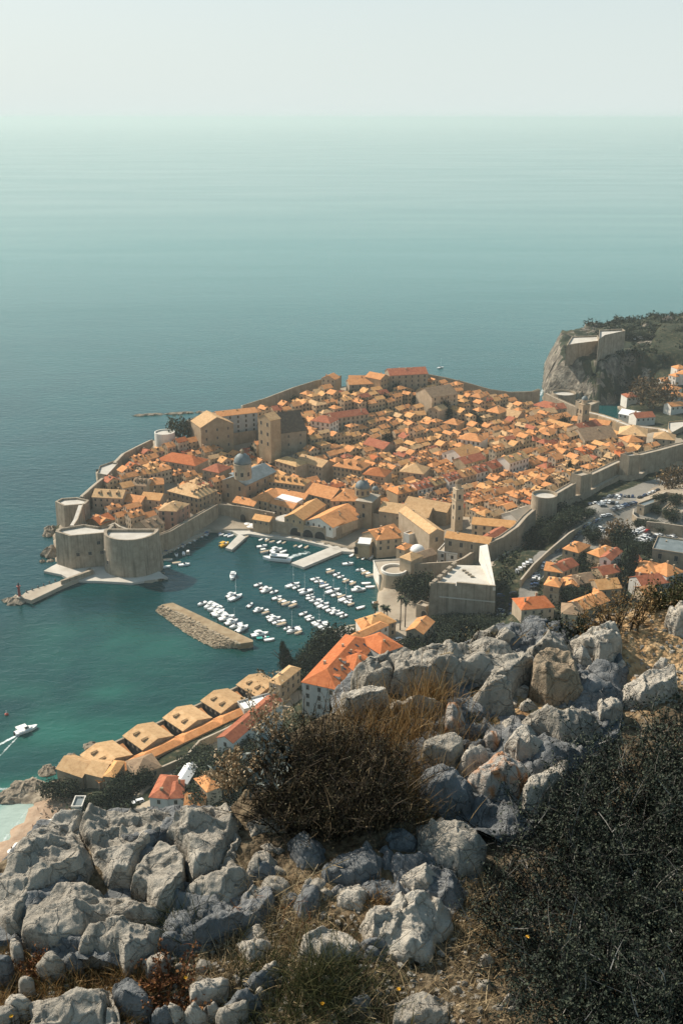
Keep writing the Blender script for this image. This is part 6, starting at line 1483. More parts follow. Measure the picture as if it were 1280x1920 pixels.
# undergrowth: leaf clumps nobody could count
def undergrowth(name, label, pts, nq, spread, size, mat, seed):
    rg = np.random.default_rng(seed); n = len(pts); A = np.repeat(np.array(pts), nq, 0); k = len(A)
    sp = np.repeat(rg.uniform(.5, 1.3, n) * spread, nq)[:, None]
    c = A + rg.normal(0, 1, (k, 3)) * sp * np.array([1, 1, .55]) + np.array([0, 0, .5]) * sp
    a = rg.normal(size=(k, 3)); a /= np.linalg.norm(a, axis=1, keepdims=True); b = np.cross(a, rg.normal(size=(k, 3))); b /= np.linalg.norm(b, axis=1, keepdims=True) + 1e-9
    s_ = (size * rg.uniform(.5, 1.3, k))[:, None]
    V = np.stack([c - a * s_, c + b * s_ * .6, c + a * s_, c - b * s_ * .6], 1).reshape(-1, 3)
    tag(link(name, npmesh(name, V, np.arange(k * 4).reshape(-1, 4), [M[mat]])), label, 'undergrowth', None, 'stuff')
def scatter(poly, n, seed):
    rg = np.random.default_rng(seed); xs = [p[0] for p in poly]; ys = [p[1] for p in poly]; x = rg.uniform(min(xs), max(xs), n * 6); y = rg.uniform(min(ys), max(ys), n * 6)
    ok = poly_sd(x, y, poly)[0] > 0; x, y = x[ok][:n], y[ok][:n]; return [(a, b, c) for a, b, c in zip(x, y, terrain(x, y))]
pts = []
for i, (pl, n) in enumerate(zip(Z_SCRUB, (260, 60, 420, 90, 120, 60, 90))): pts += scatter(pl, n, 200 + i)
pts += scatter([tuple(P(u, v, z))[:2] for u, v, z in ((1000,1180,26),(1010,1050,26),(1100,1040,26),(1290,1060,32),(1290,1200,40))], 260, 231)
pts += scatter([(-110, 235), (20, 250), (230, 380), (230, 300), (120, 170), (-110, 170)], 700, 232)
pts = [p for p in pts if free(p[0], p[1], .5) and poly_sd(np.array([p[0]]), np.array([p[1]]), Z_ROAD[0])[0][0] < 0 and poly_sd(np.array([p[0]]), np.array([p[1]]), COAST)[0][0] > 2]
undergrowth('undergrowth', 'dark scrub on the slopes outside the walls', pts, 20, 1.9, .75, 'leaf_dark', 300)
rg = np.random.default_rng(44); cp = []
X, Y, Z = CRAG
while len(cp) < 2600:
    i, j = rg.integers(0, X.shape[0]), rg.integers(0, X.shape[1])
    if Z[i, j] > 5 and X[i, j] > (225 if Z[i, j] < 30 else 255) and X[i, j] < 640:
        if vnoise(X[i, j] / 16, Y[i, j] / 16, Z[i, j] / 12, 5) > -.25 and free(X[i, j], Y[i, j], 1): cp.append((X[i, j], Y[i, j], Z[i, j]))
undergrowth('woods', 'dark evergreen woods covering the western headland', cp, 18, 2.5, 1.3, 'leaf_dark', 301)
# ------------------------------------------------------------------ cars
CARC = {'white': (.75, .75, .74), 'silver': (.42, .44, .45), 'grey': (.16, .17, .18), 'black': (.02, .02, .022), 'dark blue': (.03, .05, .11), 'red': (.40, .04, .03)}
def car_protos():
    out = {}
    s = MB(); s.prism([(-2.15, -.85), (2.0, -.85), (2.2, -.6), (2.2, .6), (2.0, .85), (-2.15, .85)], .32, .86, 0, 0, [(-2.1, -.84), (1.95, -.82), (2.1, -.55), (2.1, .55), (1.95, .82), (-2.1, .84)])
    body = s
    for nm, c in CARC.items():
        m = plain('car_' + nm.replace(' ', '_'), c, .25)
        b = body.mesh('body', [m]); r = MB(); r.prism([(-1.75, -.72), (.75, -.72), (.75, .72), (-1.75, .72)], 1.38, 1.44, 0, 0, [(-1.3, -.6), (.2, -.6), (.2, .6), (-1.3, .6)]); out[nm] = (b, r.mesh('roof', [m]))
    g = MB(); g.prism([(-1.95, -.78), (1.1, -.78), (1.1, .78), (-1.95, .78)], .862, 1.379, 0, 0, [(-1.6, -.68), (.45, -.68), (.45, .68), (-1.6, .68)])
    w = MB()
    for x in (-1.35, 1.35):
        for y in (-.8, .8): w.tube([(x, y - .1, .32), (x, y + .1, .32)], .32, 8)
    return out, g.mesh('windows', [M['boat_glass']]), w.mesh('wheels', [M['rubber']])
CARS, CGL, CWH = car_protos()
CCNT = {}
rc = random.Random(12)
def car(p, rz, col, label, group):
    b, r = CARS[col]; o = empty('parked_car', tuple(p), rz, label, 'car', group)
    link('body', b, o); link('roof', r, o); link('cabin', CGL, o)
    link('wheelset', CWH, o)
def car_row(cr, a, b, n, name, turn=90, z=None, cols=('white', 'white', 'silver', 'grey', 'black', 'black', 'dark blue', 'grey')):
    A, B = (G(*cr(*a)), G(*cr(*b))) if z is None else (P(*cr(*a), z), P(*cr(*b), z)); d = B - A; ang = math.atan2(d.y, d.x) + R(turn); cn = {}
    n = min(n, int(d.length / (2.35 if turn else 5.0)) + 1)
    for i in range(n):
        p = A + d * ((i + .5) / n); p.z = tz(p.x, p.y) + .12 if z is None else z; c = rc.choice(cols); cn[c] = cn.get(c, 0) + 1
        car(p, ang + rc.gauss(0, .04) + (math.pi if rc.random() < .5 else 0), c, '%s %s car in the row %s' % (ordn(cn[c]), c, name), 'parked cars ' + name)
car_row(c7, (375,745), (560,590), 10, 'along the moat parapet', 0)
car_row(c7, (570,575), (700,500), 9, 'on the road bend by the parapet', 0)
car_row(c7, (245,890), (228,1010), 8, 'outside the yellow walled house', 90)
car_row(c7, (300,810), (285,860), 3, 'beside the cream roadside house', 0)
car_row(c7, (625,400), (720,420), 8, 'on the dark ground by the scarp')
car_row(c7, (690,392), (825,398), 12, 'in the upper car park')
car_row(c7, (705,372), (840,362), 11, 'under the scarp wall')
car_row(c7, (745,350), (935,352), 16, 'at the wall foot')
car_row(c7, (770,445), (945,392), 15, 'by the bus stop')
car_row(c7, (700,490), (770,476), 5, 'at the crossing', 0)
car_row(c7, (960,360), (1110,300), 9, 'on the road up past the pavilion', 0)
car_row(c7, (700,598), (830,560), 12, 'at the upper end of the car park', cols=('silver', 'white', 'black', 'dark blue'))
car_row(c7, (885,625), (1010,572), 13, 'in the middle of the car park', cols=('white', 'silver', 'white', 'grey'))
car_row(c7, (905,685), (1045,612), 13, 'in the central island of the car park', cols=('black', 'grey', 'white', 'silver'))
car_row(c7, (945,690), (1120,618), 15, 'on the lower side of the central island', cols=('white', 'silver', 'white', 'black'))
car_row(c7, (850,768), (965,748), 8, 'below the car park hedge')
car_row(c7, (1168,640), (1225,630), 4, 'at the modern building')
car_row(c7, (855,660), (900,640), 4, 'under the russet tree')
car_row(c7, (95,885), (215,805), 14, 'down in the moat road', cols=('white', 'white', 'silver', 'grey'))
car_row(c6, (1062,760), (1062,930), 24, 'in the near file under the fortress ramp', cols=('white', 'silver', 'black', 'dark blue'))
car_row(c6, (1142,745), (1142,925), 24, 'in the far file under the fortress ramp', cols=('white', 'silver', 'black', 'dark blue'))
car_row(d2, (785,222), (850,200), 3, 'by the golden sea front roof', 0, cols=('white', 'silver'))
car_row(d2, (1040,185), (1130,180), 5, 'behind the dark trees', 90, cols=('white', 'silver', 'white'))
car_row(d1, (590,690), (640,665), 3, 'beside the grey house above the rocks', 0, cols=('white', 'grey'))
car_row(e1_ if 'e1_' in globals() else d2, (735,250), (770,240), 2, 'in the yard of the apartment house', 0, cols=('white', 'silver'))
p = G(*c7(1022,592)); car(p + Vector((0, 0, .1)), 1, 'red', 'only red car in the middle of the car park', None)
p = G(*c7(690,570)); car(p + Vector((0, 0, .1)), 2, 'white', 'lone white car turning at the car park entrance', None)
for i in range(26):
    u, v = c5(890 + i * 15, 142 + (i % 3) * 7); p = P(u, v, 45); p.z = cragz(p.x, p.y) + 1.5
    car(p, rc.uniform(0, 3), 'white', '%s white car glinting along the top of the western headland' % ordn(i + 1), 'white cars on the western headland')
    COL.objects[-5].scale = (1.5, 1.5, 1.5)
# beach: umbrellas, loungers and people, a few pixels each
def person_mesh():
    bm = bmesh.new(); me = bpy.data.meshes.new('body')
    pts = [(0,0,.95),(0,0,1.2),(0,0,1.42),(0,0,1.55),(0,0,1.7),(-.1,0,.88),(-.11,.02,.48),(-.11,0,.05),(.1,0,.88),(.11,.02,.48),(.11,0,.05),(-.2,0,1.38),(-.27,.02,1.1),(-.28,.08,.85),(.2,0,1.38),(.27,.02,1.1),(.28,.08,.85)]
    ed = [(0,1),(1,2),(2,3),(3,4),(0,5),(5,6),(6,7),(0,8),(8,9),(9,10),(2,11),(11,12),(12,13),(2,14),(14,15),(15,16)]
    me.from_pydata(pts, ed, []); bm.free(); return me
RAD = [.15,.14,.15,.06,.11,.09,.06,.05,.09,.06,.05,.06,.045,.035,.06,.045,.035]
pm = person_mesh(); po = link('person', pm); po.modifiers.new('skin', 'SKIN')
bpy.context.view_layer.update()
for v_, r_ in zip(pm.skin_vertices[0].data, RAD): v_.radius = (r_, r_)
pm.skin_vertices[0].data[0].use_root = True
dg = bpy.context.evaluated_depsgraph_get(); PME = bpy.data.meshes.new_from_object(po.evaluated_get(dg)); PME.name = 'person'; bpy.data.objects.remove(po)
M['skin_dark'] = plain('swimmer', (.22, .13, .09), .7); PME.materials.clear(); PME.materials.append(M['skin_dark'])
rp = random.Random(3)
for i in range(14):
    u, v = rp.choice(((100,1530),(70,1560),(40,1590),(30,1600),(85,1515),(55,1575))); u += rp.uniform(-14, 14); v += rp.uniform(-10, 10); p = G(u, v)
    o = link('person', PME); o.location = p; o.rotation_euler = (0, 0, rp.uniform(0, 6)); tag(o, 'tiny bather standing on the beach below the quarantine halls', 'person', 'bathers on the beach')
for i in range(9):
    u, v = 20 + i * 9 + rp.uniform(-4, 4), 1602 - i * 6 + rp.uniform(-5, 5); p = G(u, v); parasol(p.x, p.y, p.z, 'pale beach parasol on the sand below the quarantine halls', 'pale parasols on the beach', 'canvas', 1.5)
# ------------------------------------------------------------------ the rocky hilltop under the camera
SLOPE = -0.06
FZ = 237.0
HS = 0.38
def fbase(x, y): return FZ - SLOPE * y
def fP(u, v, h=0.0):
    """point seen at (u, v) on the sloping hilltop, h above its mean plane"""
    d = ray(u, v)
    t = (FZ + h - CAMZ) / (d.z + SLOPE * d.y)
    return Vector((d.x * t, d.y * t, CAMZ + d.z * t))
CREST_PX = [(-400,1640),(0,1600),(100,1540),(200,1512),(420,1505),(480,1440),(520,1370),(600,1345),(690,1290),(780,1240),(900,1200),(980,1180),(1060,1172),(1150,1140),(1280,1112),(1700,1080)]
_cr = np.array([tuple(fP(u, v))[:2] for u, v in CREST_PX])
def crest_y(x): return np.interp(x, _cr[:, 0], _cr[:, 1])
def fground(x, y):
    x, y = np.asarray(x, float), np.asarray(y, float)
    z = fbase(x, y) + 0.07 * fbm(x * 1.1, y * 1.1, 0, 4, 31) + 0.02 * fbm(x * 7, y * 7, 0, 3, 33)
    over = np.maximum(y - crest_y(x) + 0.1, 0)
    return z - over * 1.05 - np.minimum(over, 0.5) * 0.5
def fg(x, y): return float(fground(np.array([x]), np.array([y]))[0])
def soil_mat():
    m, n, l, b = newmat('hill_soil')
    t = n.new('ShaderNodeTexCoord')
    a = n.new('ShaderNodeTexNoise'); a.inputs['Scale'].default_value = 1.1; a.inputs['Detail'].default_value = 7
    c = n.new('ShaderNodeTexNoise'); c.inputs['Scale'].default_value = 22; c.inputs['Detail'].default_value = 6
    v = n.new('ShaderNodeTexVoronoi'); v.inputs['Scale'].default_value = 34
    for q in (a, c, v): l.new(t.outputs['Object'], q.inputs['Vector'])
    at = n.new('ShaderNodeAttribute'); at.attribute_name = 'sandy'
    r1 = ramp(n, [(0.3, (0.045, 0.034, 0.022)), (0.5, (0.105, 0.08, 0.05)), (0.7, (0.20, 0.16, 0.105))])
    r2 = ramp(n, [(0.3, (0.25, 0.15, 0.075)), (0.5, (0.40, 0.265, 0.14)), (0.72, (0.50, 0.37, 0.22))])
    l.new(c.outputs['Fac'], r1.inputs['Fac']); l.new(c.outputs['Fac'], r2.inputs['Fac'])
    mx_ = n.new('ShaderNodeMix'); mx_.data_type = 'RGBA'
    l.new(at.outputs['Fac'], mx_.inputs['Factor']); l.new(r1.outputs[0], mx_.inputs['A']); l.new(r2.outputs[0], mx_.inputs['B'])
    l.new(mx_.outputs['Result'], b.inputs['Base Color'])
    b.inputs['Roughness'].default_value = 0.95; b.inputs['Specular IOR Level'].default_value = 0.15
    ad = n.new('ShaderNodeMath'); ad.operation = 'MULTIPLY_ADD'; ad.inputs[1].default_value = -0.6
    l.new(v.outputs['Distance'], ad.inputs[0]); l.new(c.outputs['Fac'], ad.inputs[2])
    bp = n.new('ShaderNodeBump'); bp.inputs['Strength'].default_value = 0.9; bp.inputs['Distance'].default_value = 0.03
    l.new(ad.outputs[0], bp.inputs['Height']); l.new(bp.outputs[0], b.inputs['Normal'])
    return m
def build_fore_ground():
    xs = np.linspace(-5, 6, 420); ys = np.linspace(0.6, 12, 440)
    X, Y = np.meshgrid(xs, ys); Z = fground(X, Y)
    idx = np.arange(X.size).reshape(X.shape)
    q = np.stack([idx[:-1, :-1], idx[:-1, 1:], idx[1:, 1:], idx[1:, :-1]], -1).reshape(-1, 4)
    me = npmesh('hilltop', np.stack([X.ravel(), Y.ravel(), Z.ravel()], 1), q, [soil_mat()], None, True)
    s = np.zeros(X.shape)
    pl = [tuple(fP(u, v))[:2] for u, v in [(1090,1200),(1130,1150),(1300,1090),(1500,1090),(1500,1330),(1280,1290),(1200,1300),(1130,1270),(1060,1330),(980,1300)]]
    sd, _, _ = poly_sd(X, Y, pl)
    s = np.clip(0.5 + sd / 0.5 + 0.6 * fbm(X * 2.2, Y * 2.2, 0, 4, 41), 0, 1)
    s = np.maximum(s, 0.5 * np.clip(fbm(X * 1.4, Y * 1.4, 0, 4, 47) * 1.6 - 0.35, 0, 1))
    a = me.attributes.new('sandy', 'FLOAT', 'POINT'); a.data.foreach_set('value', s.ravel().astype(np.float32))
    tag(link('hilltop', me), 'rocky hilltop with dry soil', kind='structure')
build_fore_ground()
def rock_mat(name, stops, tint=None, dark=(0.075, 0.07, 0.062)):
    m, n, l, b = newmat(name)
    t = n.new('ShaderNodeTexCoord')
    a = n.new('ShaderNodeTexNoise'); a.inputs['Scale'].default_value = 3.2; a.inputs['Detail'].default_value = 9; a.inputs['Roughness'].default_value = 0.68
    f = n.new('ShaderNodeTexNoise'); f.inputs['Scale'].default_value = 60; f.inputs['Detail'].default_value = 7; f.inputs['Roughness'].default_value = 0.7
    k = n.new('ShaderNodeTexNoise'); k.inputs['Scale'].default_value = 9; k.inputs['Detail'].default_value = 8; k.inputs['Distortion'].default_value = 1.2
    li = n.new('ShaderNodeTexNoise'); li.inputs['Scale'].default_value = 26; li.inputs['Detail'].default_value = 4
    for q in (a, f, k, li): l.new(t.outputs['Object'], q.inputs['Vector'])
    r = ramp(n, stops); l.new(a.outputs['Fac'], r.inputs['Fac'])
    col = r.outputs[0]
    def mixin(fac_out, lo, hi, c, blend='MIX', amt=1.0):
        nonlocal col
        mr = n.new('ShaderNodeMapRange'); mr.inputs['From Min'].default_value = lo; mr.inputs['From Max'].default_value = hi; mr.inputs['To Max'].default_value = amt
        l.new(fac_out, mr.inputs['Value'])
        x = n.new('ShaderNodeMix'); x.data_type = 'RGBA'; x.blend_type = blend
        l.new(mr.outputs[0], x.inputs['Factor']); l.new(col, x.inputs['A']); x.inputs['B'].default_value = (*c, 1)
        col = x.outputs['Result']
    mixin(k.outputs['Fac'], 0.58, 0.72, dark, amt=0.6)            # weathered streaks
    mixin(li.outputs['Fac'], 0.62, 0.70, (0.045, 0.05, 0.045), amt=0.55)   # lichen specks
    if tint: mixin(k.outputs['Fac'], 0.44, 0.56, tint, amt=0.8)
    mixin(f.outputs['Fac'], 0.35, 0.65, (0.62, 0.61, 0.58), 'OVERLAY', 0.35)
    wv = n.new('ShaderNodeVectorMath'); wv.operation = 'MULTIPLY_ADD'; wv.inputs[1].default_value = (.10, .10, .10)
    l.new(k.outputs['Color'], wv.inputs[0]); l.new(t.outputs['Object'], wv.inputs[2])
    vo = n.new('ShaderNodeTexVoronoi'); vo.feature = 'DISTANCE_TO_EDGE'; vo.inputs['Scale'].default_value = 8.5
    l.new(wv.outputs[0], vo.inputs['Vector'])
    cr_ = n.new('ShaderNodeMapRange'); cr_.inputs['From Max'].default_value = 0.035; cr_.inputs['To Min'].default_value = -0.22; cr_.inputs['To Max'].default_value = 0.0
    l.new(vo.outputs['Distance'], cr_.inputs['Value'])
    l.new(col, b.inputs['Base Color'])
    b.inputs['Roughness'].default_value = 0.9; b.inputs['Specular IOR Level'].default_value = 0.25
    s1 = n.new('ShaderNodeMath'); s1.operation = 'MULTIPLY_ADD'; s1.inputs[1].default_value = 0.42
    s0 = n.new('ShaderNodeMath'); l.new(cr_.outputs[0], s0.inputs[0]); l.new(k.outputs['Fac'], s0.inputs[1])
    l.new(f.outputs['Fac'], s1.inputs[0]); l.new(s0.outputs[0], s1.inputs[2])
    bp = n.new('ShaderNodeBump'); bp.inputs['Strength'].default_value = 1.0; bp.inputs['Distance'].default_value = 0.05
    l.new(s1.outputs[0], bp.inputs['Height']); l.new(bp.outputs[0], b.inputs['Normal'])
    return m
M['limestone'] = rock_mat('limestone', [(0.3, (0.27, 0.245, 0.205)), (0.5, (0.41, 0.375, 0.318)), (0.7, (0.56, 0.52, 0.45))])
M['pale_limestone'] = rock_mat('pale_limestone', [(0.3, (0.39, 0.35, 0.29)), (0.5, (0.53, 0.485, 0.415)), (0.7, (0.63, 0.59, 0.515))])
M['rust_limestone'] = rock_mat('rust_limestone', [(0.3, (0.42, 0.36, 0.29)), (0.45, (0.47, 0.43, 0.38)), (0.7, (0.50, 0.48, 0.44))], (0.50, 0.20, 0.06))
M['brown_stone'] = rock_mat('brown_stone', [(0.3, (0.22, 0.165, 0.115)), (0.5, (0.36, 0.285, 0.20)), (0.7, (0.46, 0.38, 0.285))])
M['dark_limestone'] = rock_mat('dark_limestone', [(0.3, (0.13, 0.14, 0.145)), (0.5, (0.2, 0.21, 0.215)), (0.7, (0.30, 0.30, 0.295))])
ROCKN = [0]
def poly_rock(pts, H, mat, label, style='slab', bevel=0.35, tilt=0.0, px=1.9, sink=0.0, name='boulder', cat='rock', group=None, lean=0.0):
    """a stone whose outline was read off the photograph: grown as a solid from that outline on the hillside"""
    ROCKN[0] += 1; s = 100 + ROCKN[0] * 17
    H = H * HS
    v0_, v1_ = min(p[1] for p in pts), max(p[1] for p in pts)
    W = np.array([tuple(fP(u, v, H * (0.6 - 0.5 * (v - v0_) / (v1_ - v0_)))) for u, v in pts])
    poly = [(w[0], w[1]) for w in W]
    c = W.mean(0)
    mnx, mny = W[:, 0].min(), W[:, 1].min(); mxx, mxy = W[:, 0].max(), W[:, 1].max()
    size = min(mxx - mnx, mxy - mny)
    dist = math.hypot(c[1], CAMZ - c[2])
    cell = px * dist / F
    pad = cell * 3
    xs = np.arange(mnx - pad, mxx + pad, cell); ys = np.arange(mny - pad, mxy + pad, cell * 1.15)
    X, Y = np.meshgrid(xs, ys)
    # wobble the outline
    wob = 0.022 if style == 'slab' else 0.04
    wx = X + wob * size * fbm(X / size * 3.1, Y / size * 3.1, s, 4, s); wy = Y + wob * size * fbm(X / size * 3.1, Y / size * 3.1, s + 9, 4, s + 3)
    sd_grow = (0.03 if style == 'slab' else 0.05) * size
    sd, _, _ = poly_sd(wx, wy, poly)
    sd = sd + sd_grow
    if style == 'slab': bevel *= 0.55
    t = np.clip(sd / (bevel * size * 0.6 + 1e-6), 0, 1)
    prof = np.power(1 - (1 - t) ** 2.0, 0.55)
    # broken into facets: lowest of several leaning planes
    rg = np.random.default_rng(s)
    fac = np.full(X.shape, 9.0)
    for i in range(9):
        a = rg.uniform(0, 2 * math.pi); k = rg.uniform(0.25, 1.1) if style != 'slab' else rg.uniform(0.1, 0.45)
        off = rg.uniform(0.75, 1.35)
        fac = np.minimum(fac, off - k * ((X - c[0]) * math.cos(a) + (Y - c[1]) * math.sin(a)) / size)
    if style == 'slab':
        top = np.minimum(1.0, fac * 0.3 + 0.72)
    elif style == 'jag':
        top = np.clip(0.25 + 0.8 * fac, 0.3, 1.2)
    else:
        top = np.clip(fac * 0.55 + 0.45, 0.4, 1.1)
    z = H * prof * top
    u1 = X / 0.33; v1 = (Y * 1.25) / 0.33
    rough = 0.034 * fbm(u1, v1, s, 5, s + 5) * min(1, size / 0.5)
    if style in ('slab', 'scallop'):
        qx = X + 0.05 * fbm(X * 5, Y * 5, 0, 3, s + 8); qy = Y * 1.3 + 0.05 * fbm(X * 5, Y * 5, 5, 3, s + 9)
        dA, dB, cid = worley(qx / 0.095, qy / 0.095, s)
        dC, _, _ = worley(qx / 0.21 + 3, qy / 0.21, s + 1)
        amp = np.clip(0.5 + 0.9 * fbm(X / 0.3, Y / 0.3, 1, 2, s + 2), 0, 1)
        rough = rough - 0.032 * np.clip(1 - dA / 0.75, 0, 1) ** 1.2 * amp - 0.055 * np.clip(1 - dC / 0.6, 0, 1) * (1 - 0.5 * amp)
        rough = rough + 0.05 * (ridged(X / 0.4, Y / 0.25, 2, 4, s + 4) - 1.0)
        # narrow fissures
        fis = np.abs(fbm(X / 0.55, Y / 0.55, 3, 3, s + 6))
        rough = rough - 0.09 * np.clip(1 - fis / 0.035, 0, 1) * (fbm(X / 0.8, Y / 0.8, 7, 2, s + 7) > 0.1)
    else:
        rough = rough + 0.035 * (ridged(X / (0.5 * size + 0.05), Y / (0.4 * size + 0.05), 2, 5, s + 4) - 1.0) * min(1.3, size / 0.35)
        dA, dB, cid = worley(X / (0.42 * size), Y / (0.42 * size), s + 12)
        rough = rough + (cid - 0.5) * 0.16 * H
    # crisp broken relief: creases where two tilted chips meet, at three sizes
    for sc_, am in ((0.32, 0.060), (0.15, 0.034), (0.06, 0.014)):
        gx = X + 0.25 * sc_ * fbm(X / sc_, Y / sc_, 2, 2, s + 30); gy = Y * 1.1 + 0.25 * sc_ * fbm(X / sc_, Y / sc_, 6, 2, s + 31)
        e1, e2, ci = worley(gx / sc_, gy / sc_, s + int(sc_ * 100))
        ang = ci * 6.283 * 5
        tilt_ = (np.cos(ang) * (vnoise(gx / sc_, gy / sc_, 0, 3)) + np.sin(ang) * vnoise(gx / sc_ + 9, gy / sc_, 0, 4))
        am *= (0.4 if sc_ > .2 else .7) if style == 'slab' else 1
        rough = rough + am * min(1, size / 0.45) * (0.9 * (ci - 0.5) + tilt_ * 0.8 - 0.5 * np.abs(vnoise(gx / sc_ * 0.8, gy / sc_ * 0.8, 3, 7))) * np.clip((e2 - e1) * 9, 0, 1)
    z = z + rough * np.clip(t * 3, 0, 1)
    z = z + tilt * (Y - c[1]) + lean * (X - c[0])
    ground = fbase(X, Y)
    Z = ground + np.where(sd > 0, np.maximum(z, 0) - sink * (1 - t), 0)
    # horizontal jitter of the steep flanks
    X2 = X + 0.03 * fbm(X / 0.2, Z / 0.12, s, 4, s + 21) * (1 - t) * min(1, size / 0.4)
    Y2 = Y + 0.03 * fbm(Y / 0.2, Z / 0.12, s + 4, 4, s + 22) * (1 - t) * min(1, size / 0.4)
    inside_ = sd > 0
    edge = ~inside_
    Z = np.where(edge, np.minimum(fground(X, Y), ground) - 0.12, Z)
    ny, nx = X.shape; idx = np.arange(nx * ny).reshape(ny, nx)
    q = np.stack([idx[:-1, :-1], idx[:-1, 1:], idx[1:, 1:], idx[1:, :-1]], -1).reshape(-1, 4)
    q = q[inside_.ravel()[q].any(1)]
    used = np.unique(q); mp = np.full(nx * ny, -1); mp[used] = np.arange(len(used))
    V = np.stack([X2.ravel()[used], Y2.ravel()[used], Z.ravel()[used]], 1)
    org = np.array([c[0], c[1], fbase(c[0], c[1])])
    me = npmesh(name, V - org, mp[q], [M[mat]], None, False)
    o = link(name, me, None, tuple(org))
    return tag(o, label, cat, group)
L = 'limestone'
LEDGE1 = [(-40,1700),(40,1600),(100,1535),(170,1520),(300,1515),(420,1512),(480,1500),(540,1500),(600,1550),(700,1520),(800,1540),(880,1570),(880,1640),(830,1700),(700,1690),(600,1690),(520,1720),(420,1750),(330,1770),(230,1800),(120,1790),(20,1760)]
LEDGE2 = [(640,1310),(680,1260),(800,1235),(860,1220),(920,1195),(1000,1185),(1050,1178),(1130,1180),(1150,1240),(1120,1330),(1090,1400),(1050,1450),(1000,1530),(900,1560),(800,1520),(780,1440),(820,1380),(800,1320),(700,1340)]
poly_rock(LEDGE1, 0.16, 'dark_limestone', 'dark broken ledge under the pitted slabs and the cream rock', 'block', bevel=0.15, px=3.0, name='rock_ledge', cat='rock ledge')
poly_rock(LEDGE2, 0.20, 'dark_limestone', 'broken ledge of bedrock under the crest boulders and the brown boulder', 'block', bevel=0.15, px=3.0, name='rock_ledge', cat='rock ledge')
poly_rock(q(d3,(320,80),(250,85),(200,105),(150,150),(90,240),(40,310),(-20,370),(-20,480),(30,530),(75,545),(90,490),(130,420),(180,372),(250,345),(312,330),(337,290),(325,240),(290,190),(285,150),(312,115)), 0.42, L, 'large pitted grey slab at the cliff edge above the beach', bevel=0.30, tilt=0.12, lean=-0.02)
poly_rock(q(d3,(332,92),(400,90),(460,72),(520,70),(640,74),(680,95),(640,132),(605,180),(562,240),(520,282),(492,368),(430,365),(400,320),(352,290),(342,240),(318,190),(308,150),(325,115)), 0.42, L, 'broad pitted slab right of the dark zigzag crack', bevel=0.3, tilt=0.10)
tagfix = COL.objects[-1]; tagfix['label'] = 'broad pitted slab between the dark zigzag crack and the thin branching crack'
poly_rock(q(d3,(692,92),(760,66),(850,70),(885,130),(855,200),(835,240),(795,340),(722,370),(704,330),(704,270),(645,212),(614,188),(652,142)), 0.40, L, 'smooth fluted slab below the tan seed heads', bevel=0.3, tilt=0.08)
poly_rock(q(d3,(602,196),(640,214),(695,270),(700,325),(690,370),(660,445),(600,475),(560,385),(500,372),(526,290),(566,244)), 0.36, L, 'grey slab with a brown stain enclosed by thin cracks', bevel=0.25, tilt=0.05)
poly_rock(q(d3,(310,332),(350,352),(420,380),(500,388),(560,402),(590,440),(560,482),(500,502),(400,492),(330,500),(302,560),(200,602),(130,592),(80,562),(80,510),(110,440),(170,392),(230,354)), 0.36, L, 'low lumpy slab under the zigzag crack with a fine split in it', bevel=0.28, tilt=0.03)
poly_rock(q(d3,(330,496),(420,486),(500,502),(560,506),(620,496),(612,560),(552,622),(470,664),(440,604),(350,594),(295,604),(302,550)), 0.36, L, 'pale overhanging slab with a shaded right flank above dry grass', 'block', bevel=0.35)
COL.objects[-1]['label'] = 'pale overhanging slab with a shaded flank above the golden dry grass'
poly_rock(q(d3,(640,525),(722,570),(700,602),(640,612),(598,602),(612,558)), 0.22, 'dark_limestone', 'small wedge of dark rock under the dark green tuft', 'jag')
poly_rock(q(d3,(830,240),(860,180),(890,120),(922,170),(942,240),(930,350),(860,420),(790,472),(740,522),(690,482),(680,422),(722,380),(792,340)), 0.40, L, 'steep fluted rock with sharp ribs beside the reddish stalks', 'scallop', bevel=0.4)
poly_rock(q(d3,(900,120),(962,45),(1075,70),(1110,120),(1085,185),(962,205),(932,232),(912,170)), 0.46, L, 'domed grey rock right under the silver-leaved plant', 'scallop', bevel=0.45)
COL.objects[-1]['label'] = 'domed grey rock directly under the silver-leaved plant'
poly_rock(q(d3,(945,232),(992,198),(1022,240),(1052,290),(1022,342),(962,352),(925,362),(930,290)), 0.34, L, 'narrow knobbly rock with sunlit rims below the domed rock', 'jag', bevel=0.5)
poly_rock(q(d3,(870,432),(940,382),(1002,352),(1082,322),(1092,372),(1042,422),(962,472),(890,482)), 0.24, L, 'ridged low rock partly hidden by reddish stalks', 'jag', bevel=0.5)
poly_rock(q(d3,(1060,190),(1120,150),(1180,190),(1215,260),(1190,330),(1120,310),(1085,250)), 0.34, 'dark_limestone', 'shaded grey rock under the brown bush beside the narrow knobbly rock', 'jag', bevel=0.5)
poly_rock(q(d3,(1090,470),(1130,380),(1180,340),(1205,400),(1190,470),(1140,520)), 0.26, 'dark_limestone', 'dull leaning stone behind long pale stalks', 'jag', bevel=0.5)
poly_rock(q(d3,(930,498),(975,488),(1012,520),(1028,577),(982,612),(930,642),(890,602),(878,570),(905,540)), 0.20, 'pale_limestone', 'white angular stone alone in the dry grass', 'jag', bevel=0.4)
poly_rock(q(d3,(100,772),(200,750),(260,738),(350,706),(402,698),(412,760),(432,822),(442,890),(100,890),(130,830)), 0.34, L, 'grey ridged rock at the bottom edge among golden grass', 'scallop', bevel=0.5)
poly_rock(q(d3,(420,740),(470,708),(522,718),(562,800),(540,832),(470,822),(430,790)), 0.22, 'dark_limestone', 'dark split stone touching the ridged bottom rock', 'jag')
